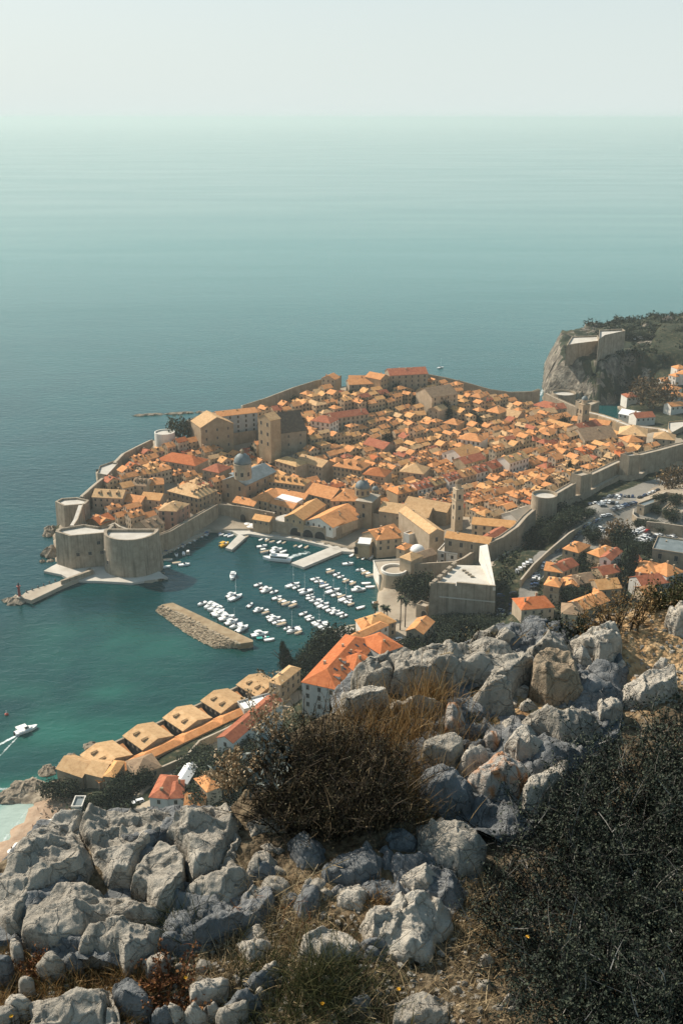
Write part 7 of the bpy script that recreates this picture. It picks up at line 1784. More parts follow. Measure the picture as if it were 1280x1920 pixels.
poly_rock(q(d3,(818,812),(870,793),(932,810),(932,842),(890,872),(830,882),(812,850)), 0.18, L, 'small grey faceted stone at the bottom edge beside a pale chip', 'jag')
poly_rock(q(d3,(715,742),(800,708),(862,698),(852,742),(780,792),(720,802)), 0.14, 'pale_limestone', 'flat pale stone half buried near the rusty dead weed', 'block')
poly_rock(q(d3,(530,642),(600,618),(642,640),(622,692),(560,702)), 0.14, L, 'flat mottled stone just below the pale overhanging slab', 'block')
poly_rock(q(d3,(740,640),(790,635),(800,665),(760,685),(735,670)), 0.1, L, 'fist sized grey stone above the flat pale stone', 'jag')
poly_rock(q(d3,(35,580),(60,560),(80,580),(85,620),(50,625)), 0.14, 'pale_limestone', 'tan stub of stone under the large slab above the beach', 'block')
poly_rock(q(d3,(-30,640),(20,615),(45,640),(30,680),(-30,690)), 0.16, 'dark_limestone', 'dark stone at the frame edge beside golden grass', 'block')
poly_rock(q(d3,(-30,830),(40,805),(70,830),(20,870),(-30,870)), 0.10, L, 'low grey stone beside a yellow flower at the frame edge', 'block')
poly_rock(q(d4,(330,290),(360,255),(430,260),(490,280),(517,320),(500,358),(450,342),(430,370),(380,372),(325,330)), 0.36, 'pale_limestone', 'white crested rock standing behind the large cream rock', 'jag', bevel=0.4)
poly_rock(q(d4,(225,392),(300,402),(350,370),(440,343),(492,390),(498,440),(452,480),(422,482),(425,562),(350,578),(270,542),(225,502),(203,440)), 0.42, 'pale_limestone', 'large cream rock with a black notch in its shaded corner', 'block', bevel=0.35)
poly_rock(q(d4,(130,350),(210,328),(232,370),(207,432),(128,412)), 0.24, 'pale_limestone', 'squat pale block with the brown grass clump on it', 'block')
poly_rock(q(d4,(0,502),(100,433),(200,490),(217,530),(202,582),(60,602),(-5,570)), 0.28, 'pale_limestone', 'triangular tan-grey rock leaning on the large cream rock', 'jag', bevel=0.5)
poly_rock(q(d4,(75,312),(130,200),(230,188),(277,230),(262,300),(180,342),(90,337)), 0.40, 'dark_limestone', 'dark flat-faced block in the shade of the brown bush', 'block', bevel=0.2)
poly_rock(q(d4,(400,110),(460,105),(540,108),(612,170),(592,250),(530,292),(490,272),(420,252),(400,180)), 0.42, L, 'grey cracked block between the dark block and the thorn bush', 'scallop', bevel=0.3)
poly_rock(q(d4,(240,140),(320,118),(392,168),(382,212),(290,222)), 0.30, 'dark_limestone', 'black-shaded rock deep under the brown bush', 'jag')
poly_rock(q(d4,(320,700),(390,683),(482,688),(512,700),(490,790),(315,790)), 0.22, L, 'split grey stone at the bottom edge under dry straw', 'block', bevel=0.2)
poly_rock(q(d4,(0,140),(60,158),(92,200),(62,262),(10,302),(-5,240)), 0.30, 'dark_limestone', 'rib of dark rock below the brown bush with a lit edge', 'jag')
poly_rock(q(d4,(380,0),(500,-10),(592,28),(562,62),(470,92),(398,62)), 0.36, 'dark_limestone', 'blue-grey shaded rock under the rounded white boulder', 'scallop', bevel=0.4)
# the crest of rocks on the other side of the brown bush
poly_rock(q(d5,(118,345),(150,298),(250,283),(330,278),(420,248),(540,212),(602,213),(722,238),(752,300),(722,332),(670,382),(560,352),(510,342),(450,382),(430,372),(380,402),(290,392),(160,387)), 0.62, L, 'long low pitted outcrop on the crest right above the orange apartment roof', bevel=0.28, tilt=0.02)
COL.objects[-1]['label'] = 'long low pitted outcrop on the crest beside the big orange apartment roof'
poly_rock(q(d5,(82,402),(150,383),(222,412),(242,452),(172,482),(88,480),(68,440)), 0.50, 'pale_limestone', 'pale rounded rock behind dry grass below the long outcrop', bevel=0.4)
poly_rock(q(d5,(240,420),(330,400),(420,405),(440,450),(360,480),(260,470)), 0.4, 'pale_limestone', 'flat pale rock mostly behind the tall dry grass', bevel=0.3)
poly_rock(q(d5,(530,192),(580,148),(642,143),(662,165),(602,212)), 0.34, L, 'grey mottled rock on the crest beneath the fortress wall', 'scallop')
poly_rock(q(d5,(600,202),(660,158),(692,163),(698,202),(660,228),(610,222)), 0.40, 'pale_limestone', 'small cream boulder on top of the long outcrop', 'block')
poly_rock(q(d5,(730,215),(770,193),(862,188),(908,215),(892,252),(870,267),(760,257),(750,282),(728,260)), 0.50, L, 'cracked grey boulder behind the brown boulder', 'block', bevel=0.25)
poly_rock(q(d5,(738,312),(770,258),(862,253),(882,290),(902,330),(918,385),(860,412),(790,412),(740,372)), 0.62, 'brown_stone', 'big brown boulder with a dark rough side', 'slab', bevel=0.5)
poly_rock(q(d5,(880,187),(1012,146),(1044,163),(1063,225),(1012,247),(1032,272),(980,282),(920,232)), 0.55, 'pale_limestone', 'smooth pale wedge rock beside the sandy path', 'block', bevel=0.25)
poly_rock(q(d5,(888,236),(930,228),(972,285),(920,297),(883,272)), 0.34, 'pale_limestone', 'knobbly pale stone between the brown boulder and the wedge rock', 'jag')
poly_rock(q(d5,(1073,342),(1150,308),(1247,298),(1258,350),(1200,392),(1130,422),(1078,402)), 0.40, 'pale_limestone', 'low broad block in front of the sandy path', 'block', bevel=0.2)
poly_rock(q(d5,(1218,100),(1290,60),(1340,90),(1330,190),(1250,192),(1223,165)), 0.60, 'pale_limestone', 'bright white boulder with a brown base on the sandy ground', 'block', bevel=0.25)
poly_rock(q(d5,(498,442),(520,358),(602,338),(652,390),(678,432),(640,452)), 0.55, L, 'grey pyramid boulder above the dark grass hollow', 'jag', bevel=0.6)
poly_rock(q(d5,(448,425),(490,428),(507,480),(512,542),(440,542),(438,490)), 0.42, 'rust_limestone', 'tall cream stone with rusty stain among dry grass', 'block', bevel=0.3)
poly_rock(q(d5,(678,472),(720,443),(800,418),(902,408),(982,438),(993,490),(940,545),(850,555),(780,502),(700,512)), 0.50, L, 'long grooved grey rock overlapped by the thorn bush', 'scallop', bevel=0.4)
poly_rock(q(d5,(358,602),(400,548),(462,538),(512,580),(502,622),(470,662),(400,652),(358,642)), 0.50, L, 'rounded white boulder beside the brown bush', bevel=0.5)
poly_rock(q(d5,(318,722),(360,658),(420,648),(480,680),(542,742),(520,772),(440,792),(370,802),(328,782)), 0.44, 'dark_limestone', 'blue-grey faceted rock below the rounded white boulder', 'scallop', bevel=0.4)
poly_rock(q(d5,(488,662),(520,598),(570,568),(602,600),(572,642),(520,682)), 0.40, 'pale_limestone', 'slanting pale rock behind the rust-stained rock', 'block', bevel=0.3)
poly_rock(q(d5,(648,582),(700,518),(772,518),(812,580),(772,622),(690,642)), 0.50, 'pale_limestone', 'white rock with sharp crest beside the thorn bush', 'jag', bevel=0.4)
poly_rock(q(d5,(518,682),(560,638),(642,598),(722,618),(742,680),(692,732),(640,742),(590,762),(528,722)), 0.48, 'rust_limestone', 'cream rock with orange rust stains', 'jag', bevel=0.35)
poly_rock(q(d5,(728,732),(800,638),(872,618),(862,700),(782,792),(718,802)), 0.36, 'pale_limestone', 'pale slab sloping down under the thorn bush', 'block', bevel=0.2)
poly_rock(q(d5,(978,422),(1040,388),(1062,440),(1022,482),(988,472)), 0.34, 'pale_limestone', 'pale upright block at the top edge of the thorn bush', 'block', bevel=0.2)
poly_rock(q(d5,(570,560),(620,520),(640,560),(625,590),(585,590)), 0.3, 'rust_limestone', 'yellowish stone in the dark grass hollow', 'block')
poly_rock(q(d5,(340,832),(420,818),(520,848),(480,880),(340,880)), 0.2, L, 'grey stone at the foot of the blue-grey faceted rock', 'jag')
small = [((1168,292),(1200,253),(1227,265),(1212,302)), ((698,424),(740,398),(772,430),(720,443)), ((678,382),(730,348),(742,380),(690,392)), ((930,290),(965,280),(975,310),(940,318)),
  ((905,320),(940,305),(955,330),(915,345)), ((955,345),(990,330),(1010,360),(970,375)), ((1010,350),(1040,345),(1045,375),(1015,380)), ((970,285),(1010,278),(1030,300),(985,310)), ((900,355),(935,345),(945,375),(910,385)),
  ((1000,315),(1040,310),(1045,335),(1005,338)), ((690,185),(720,165),(745,185),(715,200)), ((745,165),(780,150),(800,175),(760,188)), ((940,140),(965,122),(985,140),(960,160)), ((995,130),(1040,118),(1060,150),(1010,155)), ((1120,150),(1150,140),(1165,165),(1130,172)),
  ((820,180),(850,160),(900,170),(880,188)), ((640,470),(670,455),(690,500),(655,520)), ((750,600),(780,625),(760,660),(735,640)), ((380,470),(430,455),(440,490),(395,500)), ((1040,290),(1062,262),(1080,285),(1062,305)), ((300,480),(340,470),(350,500),(310,505))]
slab = ['small pale rubble stone among the boulders beside the sandy path', 'small rubble stone with a shaded face below the brown boulder']
for i, pts in enumerate(small):
    u, v = d5(*pts[0])
    near_path = u > 1060
    poly_rock(q(d5, *pts), random.uniform(0.14, 0.24), ('brown_stone' if i in (4, 8, 14) else 'pale_limestone'),
      ('small loose stone lying beside the sandy path' if near_path else 'small loose stone wedged among the crest boulders'), 'block', bevel=0.4, name='stone', cat='stone',
      group='loose stones beside the sandy path' if near_path else 'loose stones among the crest boulders', px=2.0)
rs_ = random.Random(55)
for (u0, u1, v0, v1, n_, w_, lb, gp) in ((360, 780, 1660, 1900, 20, 22, 'loose limestone lump in the straw below the pitted slabs', 'loose stones in the straw'), (20, 400, 1780, 1900, 8, 20, 'small limestone lump in the golden grass by the ridged rock', 'small stones in the golden grass'), (830, 980, 1780, 1900, 8, 16, 'small stone in the straw by the sparse thorn bush', 'small stones by the thorn bush'), (470, 620, 1590, 1720, 10, 24, 'shaded stone lying in the gaps under the brown bush', 'shaded stones under the brown bush')):
    for _ in range(n_):
        u, v, w = rs_.uniform(u0, u1), rs_.uniform(v0, v1), w_ * rs_.uniform(.6, 1.7)
        poly_rock([(u + math.cos(a) * w * rs_.uniform(.7, 1.2), v + math.sin(a) * w * .62 * rs_.uniform(.7, 1.2)) for a in [k * 1.05 for k in range(6)]], w * .006, rs_.choice(('limestone', 'limestone', 'dark_limestone', 'pale_limestone')), lb, 'jag', bevel=.45, px=2.6, name='stone', cat='stone', group=gp)
# scattered pebbles and chips of limestone, too many to count
def scatter_chips():
    V, Fc = [], []
    rg = np.random.default_rng(5)
    k = 0
    spots = []
    for _ in range(900): spots.append((rg.uniform(0, 900), rg.uniform(1690, 1930), rg.uniform(0.004, 0.016)))
    for _ in range(480): spots.append((rg.uniform(1000, 1290), rg.uniform(1130, 1330), rg.uniform(0.004, 0.018)))
    for _ in range(220): spots.append((rg.uniform(840, 1100), rg.uniform(1180, 1330), rg.uniform(0.006, 0.03)))
    for u, v, r in spots:
        p = fP(u, v); z = fg(p.x, p.y)
        ph = rg.uniform(0, 6.28); b = len(V); n = 6
        ring = [(math.cos(ph + j * 6.283 / n) * r * rg.uniform(0.6, 1.3), math.sin(ph + j * 6.283 / n) * r * rg.uniform(0.6, 1.2)) for j in range(n)]
        V += [(p.x + a, p.y + c, z - 0.01) for a, c in ring]
        V += [(p.x + a * 0.75 + r * 0.1, p.y + c * 0.7, z + r * rg.uniform(0.25, 0.6)) for a, c in ring]
        for j in range(n): Fc.append([b + j, b + (j + 1) % n, b + n + (j + 1) % n, b + n + j])
        Fc.append([b + n + j for j in range(n)])
    tag(link('gravel', npmesh('gravel', V, Fc, [M['limestone']])), 'loose limestone chips on the hilltop soil', 'gravel', kind='stuff')
scatter_chips()
# ------------------------------------------------------------------ plants on the hilltop
def leafmat(name, stops, rough=0.7, spec=0.2, trans=0.0):
    m, n, l, b = newmat(name)
    g = n.new('ShaderNodeNewGeometry')
    r = ramp(n, stops); l.new(g.outputs['Random Per Island'], r.inputs['Fac'])
    l.new(r.outputs[0], b.inputs['Base Color'])
    b.inputs['Roughness'].default_value = rough; b.inputs['Specular IOR Level'].default_value = spec
    if trans:
        t = n.new('ShaderNodeBsdfTranslucent'); l.new(r.outputs[0], t.inputs['Color'])
        mx_ = n.new('ShaderNodeMixShader'); mx_.inputs[0].default_value = trans
        l.new(b.outputs[0], mx_.inputs[1]); l.new(t.outputs[0], mx_.inputs[2])
        l.new(mx_.outputs[0], n['Material Output'].inputs['Surface'])
    return m
M['dry_grass'] = leafmat('dry_grass', [(0, (0.10, 0.055, 0.022)), (0.4, (0.22, 0.13, 0.05)), (0.75, (0.34, 0.22, 0.095)), (1, (0.42, 0.31, 0.16))], trans=0.25)
M['straw'] = leafmat('straw', [(0, (0.14, 0.10, 0.055)), (0.5, (0.32, 0.235, 0.125)), (1, (0.52, 0.41, 0.25))], trans=0.1)
M['green_grass'] = leafmat('green_grass', [(0, (0.028, 0.036, 0.015)), (0.6, (0.055, 0.06, 0.025)), (1, (0.16, 0.14, 0.06))], trans=0.2)
M['thorn_leaf'] = leafmat('thorn_leaf', [(0, (0.016, 0.024, 0.017)), (0.7, (0.036, 0.047, 0.032)), (1, (0.075, 0.088, 0.055))])
M['thorn_twig'] = leafmat('thorn_twig', [(0, (0.010, 0.010, 0.009)), (0.8, (0.026, 0.025, 0.022)), (0.89, (0.10, 0.096, 0.085)), (1, (0.34, 0.325, 0.295))])
M['brown_twig'] = leafmat('brown_twig', [(0, (0.010, 0.008, 0.006)), (0.6, (0.030, 0.022, 0.014)), (0.85, (0.085, 0.06, 0.034)), (1, (0.20, 0.145, 0.08))])
M['brown_leaf'] = leafmat('brown_leaf', [(0, (0.022, 0.018, 0.010)), (0.5, (0.055, 0.046, 0.022)), (0.85, (0.095, 0.082, 0.042)), (1, (0.19, 0.14, 0.07))])
M['silver_leaf'] = leafmat('silver_leaf', [(0, (0.09, 0.11, 0.10)), (0.5, (0.17, 0.195, 0.18)), (1, (0.28, 0.305, 0.28))])
M['seed_head'] = leafmat('seed_head', [(0, (0.16, 0.10, 0.05)), (0.5, (0.30, 0.21, 0.12)), (1, (0.46, 0.36, 0.23))])
M['rust_leaf'] = leafmat('rust_leaf', [(0, (0.05, 0.02, 0.01)), (0.5, (0.13, 0.05, 0.02)), (1, (0.24, 0.11, 0.035))])
M['petal'] = plain('petal', (0.75, 0.42, 0.02), 0.6)
class Strips:
    """many thin blades, twigs and leaves gathered as numpy quads"""
    def __init__(s): s.V = []; s.F = []; s.n = 0
    def quads(s, A, B, C, D):
        k = len(A); V = np.stack([A, B, C, D], 1).reshape(-1, 3)
        s.V.append(V); s.F.append(np.arange(k * 4).reshape(-1, 4) + s.n); s.n += k * 4
    def blades(s, base, dirs, length, width, bend, seg=3, rg=RNG):
        """curving tapered blades; connected strips so that every blade is one island"""
        k = len(base); t = np.linspace(0, 1, seg + 1)
        side = np.cross(dirs, rg.normal(size=(k, 3)));  side /= np.linalg.norm(side, axis=1, keepdims=True) + 1e-9
        pts = base[:, None, :] + dirs[:, None, :] * (length[:, None] * t)[:, :, None] + bend[:, None, :] * (length[:, None] * t ** 2)[:, :, None]
        w = (width[:, None] * (1 - 0.9 * t ** 1.5))[:, :, None]
        a = pts - side[:, None, :] * w; b = pts + side[:, None, :] * w
        V = np.stack([a, b], 2).reshape(-1, 3)
        i = np.arange(seg); f = np.stack([2 * i, 2 * i + 1, 2 * i + 3, 2 * i + 2], 1)
        Fq = (np.arange(k)[:, None, None] * (2 * (seg + 1)) + f[None]).reshape(-1, 4) + s.n
        s.V.append(V); s.F.append(Fq); s.n += len(V)
        return pts
    def build(s, name, mat, parent=None, org=None):
        V = np.concatenate(s.V); Fq = np.concatenate(s.F)
        if org is not None: V = V - np.array(org)
        return link(name, npmesh(name, V, Fq, [mat]), parent)
def in_poly_px(poly, n, rg):
    """random ground points whose image lies inside the traced outline"""
    u = [p[0] for p in poly]; v = [p[1] for p in poly]; out = []
    while len(out) < n:
        k = 4 * n
        a = rg.uniform(min(u), max(u), k); b = rg.uniform(min(v), max(v), k)
        ok = poly_sd(a, b, poly)[0] > 0
        for x, y in zip(a[ok], b[ok]):
            p = fP(x, y); out.append((p.x, p.y))
            if len(out) >= n: break
    A = np.array(out); return np.column_stack([A, fground(A[:, 0], A[:, 1])])
def norm(v): return v / (np.linalg.norm(v, axis=1, keepdims=True) + 1e-9)
def shrub(name, label, cat, poly, n, h, leaf, twig, leaf_n, leaf_size, stem_w=0.0035, lean=0.5, sub=5, seed=1, leaf_w=0.4, group=None, subw=0.0016, hvar=0.35, leafpart='foliage', lift=0.0):
    rg = np.random.default_rng(seed)
    base = in_poly_px(poly, n, rg)
    base[:, 2] += lift
    c = base.mean(0)
    root = empty(name, tuple(c), 0, label, cat, group)
    d = norm(np.column_stack([rg.normal(0, lean, n), rg.normal(0, lean, n), np.ones(n)]) + 0.25 * norm((base - c) * np.array([1, 1, 0])))
    ln = h * rg.uniform(1 - hvar, 1 + hvar, n)
    st = Strips()
    bend = rg.normal(0, 0.22, (n, 3)) - np.array([0, 0, 0.12])
    pts = st.blades(base, d, ln, np.full(n, stem_w), bend, 5, rg)
    # side twigs
    k = n * sub
    which = rg.integers(0, n, k); tt = rg.uniform(0.15, 1.0, k)
    def along(pts, which, tt):
        f = tt * (pts.shape[1] - 1); i = np.minimum(f.astype(int), pts.shape[1] - 2); r = (f - i)[:, None]
        return pts[which, i] * (1 - r) + pts[which, i + 1] * r
    b2 = along(pts, which, tt)
    d2 = norm(d[which] * 0.5 + rg.normal(0, 0.65, (k, 3)) + np.array([0, 0, 0.2]))
    l2 = h * rg.uniform(0.12, 0.42, k)
    p2 = st.blades(b2, d2, l2, np.full(k, subw), rg.normal(0, 0.2, (k, 3)), 3, rg)
    st.build('branch', M[twig], root, c)
    if leaf_n:
        lf = Strips()
        m1 = leaf_n
        w1 = rg.integers(0, k, m1); b3 = along(p2, w1, rg.uniform(0, 1, m1) ** 0.7) + rg.normal(0, 0.006, (m1, 3))
        d3_ = norm(d2[w1] * 0.4 + rg.normal(0, 0.8, (m1, 3)))
        ls = leaf_size * rg.uniform(0.5, 1.4, m1)
        sd_ = norm(np.cross(d3_, rg.normal(size=(m1, 3))))
        a = b3; b = b3 + d3_ * (ls * 0.5)[:, None] + sd_ * (ls * leaf_w)[:, None]; cc = b3 + d3_ * ls[:, None]; dd = b3 + d3_ * (ls * 0.5)[:, None] - sd_ * (ls * leaf_w)[:, None]
        lf.quads(a, b, cc, dd)
        lf.build(leafpart, M[leaf], root, c)
    return root
def grass(name, label, mat, spots, kind='stuff', cat='grass', seed=3, group=None, width=0.0016):
    """spots: (u, v, spread_m, count, length, lean)"""
    rg = np.random.default_rng(seed); st = Strips(); cen = []
    for (u, v, spread, cnt, ln, lean) in spots:
        p = fP(u, v)
        xy = np.column_stack([rg.normal(p.x, spread, cnt), rg.normal(p.y, spread, cnt)])
        b = np.column_stack([xy, fground(xy[:, 0], xy[:, 1]) - 0.01])
        d = norm(np.column_stack([rg.normal(0.05, lean, cnt), rg.normal(-0.02, lean, cnt), np.ones(cnt)]))
        l = ln * rg.uniform(0.4, 1.15, cnt)
        bend = rg.normal(0, 0.28, (cnt, 3)) - np.array([0, 0, 0.18])
        st.blades(b, d, l, width * rg.uniform(0.6, 1.5, cnt), bend, 4, rg)
        cen.append((p.x, p.y, fg(p.x, p.y)))
    c = np.mean(cen, 0)
    o = st.build(name, M[mat], None, c); o.location = tuple(c)
    return tag(o, label, cat, group, kind)
# --- thorn bush on the right
TB1 = [(1080,1560),(1150,1500),(1300,1440),(1420,1450),(1420,1640),(1250,1660),(1120,1640),(1030,1600)]
TB2 = [(960,1690),(1030,1620),(1110,1650),(1130,1760),(1060,1830),(980,1840),(930,1760)]
TB3 = [(1120,1670),(1420,1640),(1420,2080),(1120,2080),(1010,1930),(1040,1850),(1130,1780)]
shrub('thorn_bush', 'tall dark thorn bush against the pale rocks by the sandy path', 'bush', TB1, 480, 0.34, 'thorn_leaf', 'thorn_twig', 70000, 0.011, seed=11, lean=0.6, sub=12, subw=0.0017, leaf_w=.28)
shrub('thorn_bush', 'low sparse dark thorn bush beside the large cream rock', 'bush', TB2, 170, 0.22, 'thorn_leaf', 'thorn_twig', 12000, 0.010, seed=12, lean=0.75, sub=12, subw=0.0017, leaf_w=.28)
shrub('thorn_bush', 'dense nearly black thorn bush filling the bottom corner', 'bush', TB3, 560, 0.28, 'thorn_leaf', 'thorn_twig', 95000, 0.010, seed=13, lean=0.7, sub=12, subw=0.0017, leaf_w=.28)
# a few long bare thorny shoots reaching over the boulders
shrub('thorn_shoot', 'thin bare thorny shoots reaching over the rust-stained rock', 'twig', [(900,1600),(960,1560),(1000,1540),(1010,1580),(930,1640)], 16, 0.30, 'thorn_leaf', 'thorn_twig', 260, 0.011, seed=14, lean=0.9, sub=5)
shrub('thorn_shoot', 'thin leafy shoots rising into the pale low broad block', 'twig', [(1090,1440),(1190,1420),(1290,1400),(1290,1420),(1180,1450)], 24, 0.34, 'thorn_leaf', 'thorn_twig', 1400, 0.010, seed=15, lean=0.55, sub=7)
# --- brown bush in the middle
BB = [(490,1540),(560,1480),(640,1460),(700,1460),(740,1500),(750,1550),(720,1590),(620,1600),(520,1590)]
shrub('brown_bush', 'dry dark brown bush between the pitted slabs and the rounded white boulder', 'bush', BB, 600, 0.23, 'brown_leaf', 'brown_twig', 24000, 0.008, seed=21, lean=0.42, sub=16, leaf_w=0.25, subw=0.0014)
shrub('brown_bush', 'thin twiggy brown bush with upright stems in front of the apartment house', 'bush', [(510,1480),(560,1440),(640,1420),(700,1430),(680,1470),(560,1500)], 190, 0.22, 'brown_leaf', 'brown_twig', 8000, 0.008, seed=22, lean=0.28, sub=8, leaf_w=0.25, subw=0.0013)
# --- silver leaved plant and tan seed heads on the edge
shrub('silver_plant', 'silver-leaved plant on the cliff edge beside the brown bush', 'plant', [(455,1520),(490,1490),(530,1480),(530,1520),(490,1540)], 34, 0.13, 'silver_leaf', 'brown_leaf', 620, 0.034, seed=23, lean=0.55, sub=4, leaf_w=0.16, lift=.09)
shrub('seed_plant', 'tan dried seed heads hanging over the cliff edge', 'plant', [(415,1530),(440,1505),(470,1500),(470,1530),(430,1545)], 26, 0.14, 'seed_head', 'seed_head', 1900, 0.010, seed=24, lean=0.5, sub=5, leaf_w=0.5, lift=.12, leafpart='seed_head')
shrub('seed_plant', 'upright tan seed spikes in front of the red roofed houses', 'plant', [(490,1460),(515,1440),(530,1440),(520,1470)], 14, 0.26, 'seed_head', 'seed_head', 1000, 0.010, seed=25, lean=0.16, sub=6, leaf_w=0.5, lift=.1, leafpart='seed_head')
# --- grasses
dry = []
rg_ = np.random.default_rng(77)
for u, v, s, c, l, le in ((690,1400,.10,420,.20,.22),(740,1390,.10,460,.22,.2),(790,1380,.09,380,.26,.18),(835,1400,.07,300,.2,.2),(660,1430,.08,260,.18,.25),(720,1440,.10,520,.22,.3),(780,1440,.1,560,.22,.3),(740,1490,.08,460,.2,.35),(770,1530,.07,360,.17,.4),(660,1470,.1,300,.22,.3),(820,1340,.05,160,.22,.15),
   (790,1500,.06,240,.16,.3),(810,1460,.05,160,.14,.3),(880,1400,.05,150,.12,.3),(905,1375,.04,120,.11,.3),(940,1440,.04,130,.1,.3),(860,1440,.05,160,.12,.35)): dry.append((u, v, s, c, l, le))
for _ in range(80):
    dry.append((rg_.uniform(0, 280), rg_.uniform(1790, 1910), 0.05, 60, rg_.uniform(.05, .1), 0.6))
grass('dry_grass', 'golden dry grass between the rocks', 'dry_grass', dry, seed=31)
st_ = []
for _ in range(150): st_.append((rg_.uniform(330, 1050), rg_.uniform(1690, 1930), 0.05, 50, rg_.uniform(.05, .11), 0.9))
for _ in range(40): st_.append((rg_.uniform(400, 620), rg_.uniform(1660, 1800), 0.05, 40, rg_.uniform(.06, .12), 0.7))
for _ in range(26): st_.append((rg_.uniform(850, 960), rg_.uniform(1640, 1780), 0.05, 40, rg_.uniform(.05, .1), 0.8))
grass('straw', 'matted straw and dead stems on the soil', 'straw', st_, seed=32, width=0.0013)
grn = []
for _ in range(24): grn.append((rg_.uniform(430, 720), rg_.uniform(1770, 1930), 0.05, 60, rg_.uniform(.08, .16), 0.5))
for _ in range(16): grn.append((rg_.uniform(860, 960), rg_.uniform(1370, 1450), 0.03, 60, rg_.uniform(.06, .1), 0.5))
for _ in range(14): grn.append((rg_.uniform(0, 330), rg_.uniform(1740, 1900), 0.04, 60, rg_.uniform(.05, .1), 0.6))
grass('grass', 'dull green grass low between the stones', 'green_grass', grn, seed=33)
grass('grass_tuft', 'spiky dark green tuft growing out of the pitted slabs', 'green_grass', [(345,1740,.035,420,.17,.42)], None, 'grass tuft', 34)
grass('grass_tuft', 'long arching green tuft under the triangular tan-grey rock', 'green_grass', [(600,1870,.06,650,.2,.6)], None, 'grass tuft', 35)
grass('grass_tuft', 'small brown grass clump sitting on the squat pale block', 'dry_grass', [(705,1700,.025,260,.08,.6)], None, 'grass tuft', 36)
grass('grass_tuft', 'straw coloured tuft standing in front of the long low outcrop', 'dry_grass', [(800,1340,.03,260,.24,.16)], None, 'grass tuft', 37)
# thin tall stalks
def stalks(name, label, specs, mat, w=0.0018):
    st = MB()
    for (u0, v0, h0, u1, v1, h1) in specs:
        a, b = fP(u0, v0, h0), fP(u1, v1, h1); m_ = (a + b) / 2 + Vector((0.02, 0.01, 0.03))
        pts = [a * (1 - t) ** 2 + m_ * 2 * t * (1 - t) + b * t * t for t in (0, .2, .4, .6, .8, 1)]
        st.tube(pts, [w * (1 - 0.5 * i / 5) for i in range(6)], 4)
        for j in range(5):
            t = random.uniform(.4, 1); p = a * (1 - t) ** 2 + m_ * 2 * t * (1 - t) + b * t * t
            st.tube([p, p + Vector((random.uniform(-.04, .04), random.uniform(-.03, .03), random.uniform(0, .05)))], w * 0.5, 3)
    o = st.build(name, M[mat]); return tag(o, label, 'dry stalk')
stalks('dry_stalk', 'reddish dead stalks standing against the fluted rocks', [(525,1740,0,532,1700,.22),(545,1760,0,585,1720,.2),(548,1740,0,560,1690,.16),(470,1700,0,480,1680,.14),(425,1720,0,440,1700,.12)], 'rust_leaf')
stalks('dry_stalk', 'pale fallen stalk lying across the dark block', [(500,1690,.05,655,1610,.16),(540,1720,.02,640,1640,.1)], 'straw', 0.0026)
stalks('dry_stalk', 'bare arching twigs on the crest above the sand coloured house', [(800,1240,.1,850,1225,.3),(840,1240,.05,915,1225,.2),(960,1210,.05,985,1190,.35),(1010,1200,.02,1040,1170,.3)], 'straw', 0.003)
shrub('rust_weed', 'rusty red dead weed at the bottom among the stones', 'weed', [(285,1850),(320,1830),(350,1850),(340,1890),(290,1890)], 34, 0.11, 'rust_leaf', 'rust_leaf', 1000, 0.011, seed=41, lean=0.5, sub=6)
shrub('rust_weed', 'small rusty weed in the golden grass near the pitted slab', 'weed', [(65,1800),(85,1795),(90,1815),(70,1820)], 18, 0.07, 'rust_leaf', 'rust_leaf', 500, 0.01, seed=42, lean=0.5, sub=5)
# shrubs on the crest at the right, in front of the town
shrub('crest_shrub', 'golden green shrub with yellow bloom on the crest before the houses', 'shrub', [(1090,1205),(1150,1185),(1200,1175),(1210,1195),(1120,1220)], 60, 0.22, 'dry_grass', 'brown_twig', 2200, 0.013, seed=51, lean=0.3, sub=8, leaf_w=0.25)
shrub('crest_shrub', 'dark low shrub on the crest behind the smooth pale wedge rock', 'shrub', [(1000,1205),(1050,1190),(1100,1190),(1090,1215),(1010,1220)], 70, 0.11, 'thorn_leaf', 'brown_twig', 3000, 0.013, seed=52, lean=0.5, sub=8)
shrub('crest_shrub', 'grey dry shrub on the crest in front of the fortress road', 'shrub', [(985,1190),(1030,1175),(1060,1175),(1040,1200)], 60, 0.13, 'brown_leaf', 'thorn_twig', 1600, 0.012, seed=53, lean=0.35, sub=7)
shrub('crest_shrub', 'dull olive shrub on the sandy rim at the frame edge', 'shrub', [(1200,1160),(1300,1125),(1320,1140),(1220,1175)], 80, 0.12, 'green_grass', 'brown_twig', 3000, 0.013, seed=54, lean=0.4, sub=8)
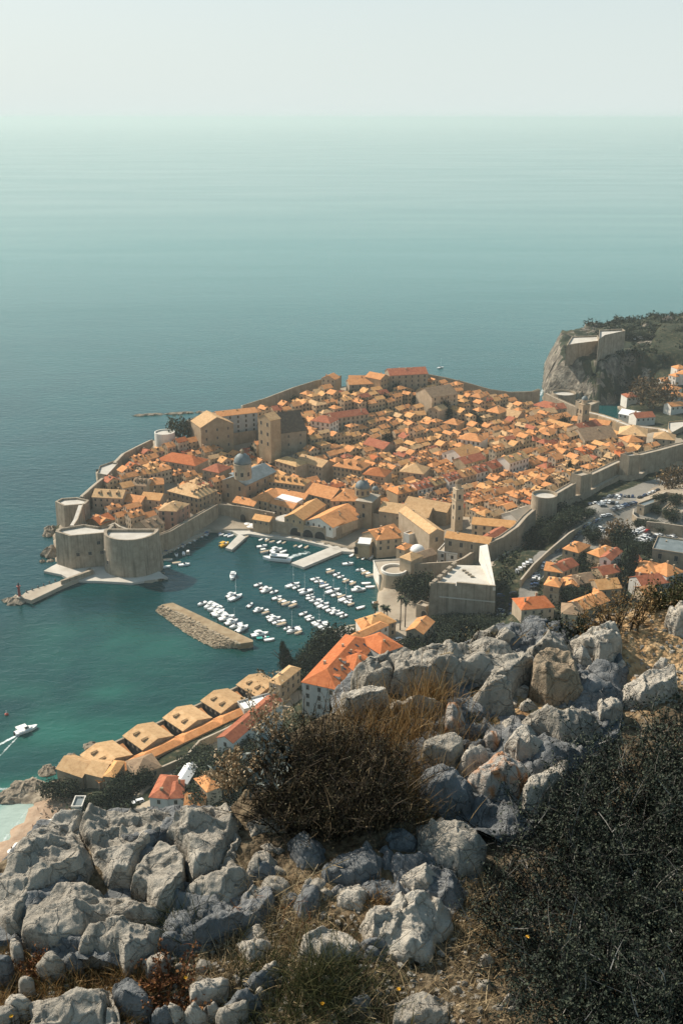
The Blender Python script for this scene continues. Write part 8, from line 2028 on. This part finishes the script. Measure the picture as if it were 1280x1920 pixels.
shrub('crest_shrub', 'grey green shrub on the crest left of the long outcrop by the dark trees', 'shrub', [(845,1250),(880,1225),(910,1220),(890,1245)], 44, 0.12, 'brown_leaf', 'brown_twig', 1600, 0.013, seed=55, lean=0.35, sub=7)
COL.objects[-1].parent['label'] = 'grey green shrub at the end of the long outcrop by the dark trees'
# small yellow flowers
def flower(u, v, h, label):
    p = fP(u, v); z = fg(p.x, p.y)
    root = empty('yellow_flower', (p.x, p.y, z), 0, label, 'flower', 'yellow flowers in the grass')
    s = MB(); s.tube([(0, 0, 0), (0.005, 0.003, h * .5), (0.008, 0, h)], 0.0012, 4); s.build('stem', M['green_grass'], root)
    b = MB()
    for k in range(9):
        a = k * 6.283 / 9; c, d = math.cos(a) * .6, math.sin(a) * .6
        b.poly([(0.008, 0, h), (0.008 + c * .009 - d * .003, d * .009 + c * .003, h + .003), (0.008 + c * .014, d * .014, h + .002), (0.008 + c * .009 + d * .003, d * .009 - c * .003, h + .003)])
    b.build('petals', M['petal'], root)
for u, v, w in ((345,1850,'beside the rusty red dead weed'),(18,1912,'in the bottom corner by the low grey stone'),(600,1908,'on a pale stem under the long arching tuft'),(978,1832,'in straw below the sparse thorn bush'),(1262,1775,'inside the nearly black thorn bush'),(150,1640+260,'beside the ridged bottom rock'),(742,1880,'at the split grey stone')):
    flower(u, v, 0.05 if 'thorn' not in w else 0.2, 'small yellow flower ' + w)
# ------------------------------------------------------------------ air
hz = MB(); hz.box(-150000, 150000, -400, 125000, -6, 262)
hm = bpy.data.materials.new('haze_air'); hm.use_nodes = True
hm.node_tree.nodes.clear()
ho = hm.node_tree.nodes.new('ShaderNodeOutputMaterial'); hv = hm.node_tree.nodes.new('ShaderNodeVolumePrincipled')
hv.inputs['Color'].default_value = (0.745, 0.828, 0.822, 1)
hv.inputs['Density'].default_value = 8.0e-5
hv.inputs['Anisotropy'].default_value = 0.15
hm.node_tree.links.new(hv.outputs[0], ho.inputs['Volume'])
tag(hz.build('haze', [hm]), 'thin pale sea haze', kind='stuff')
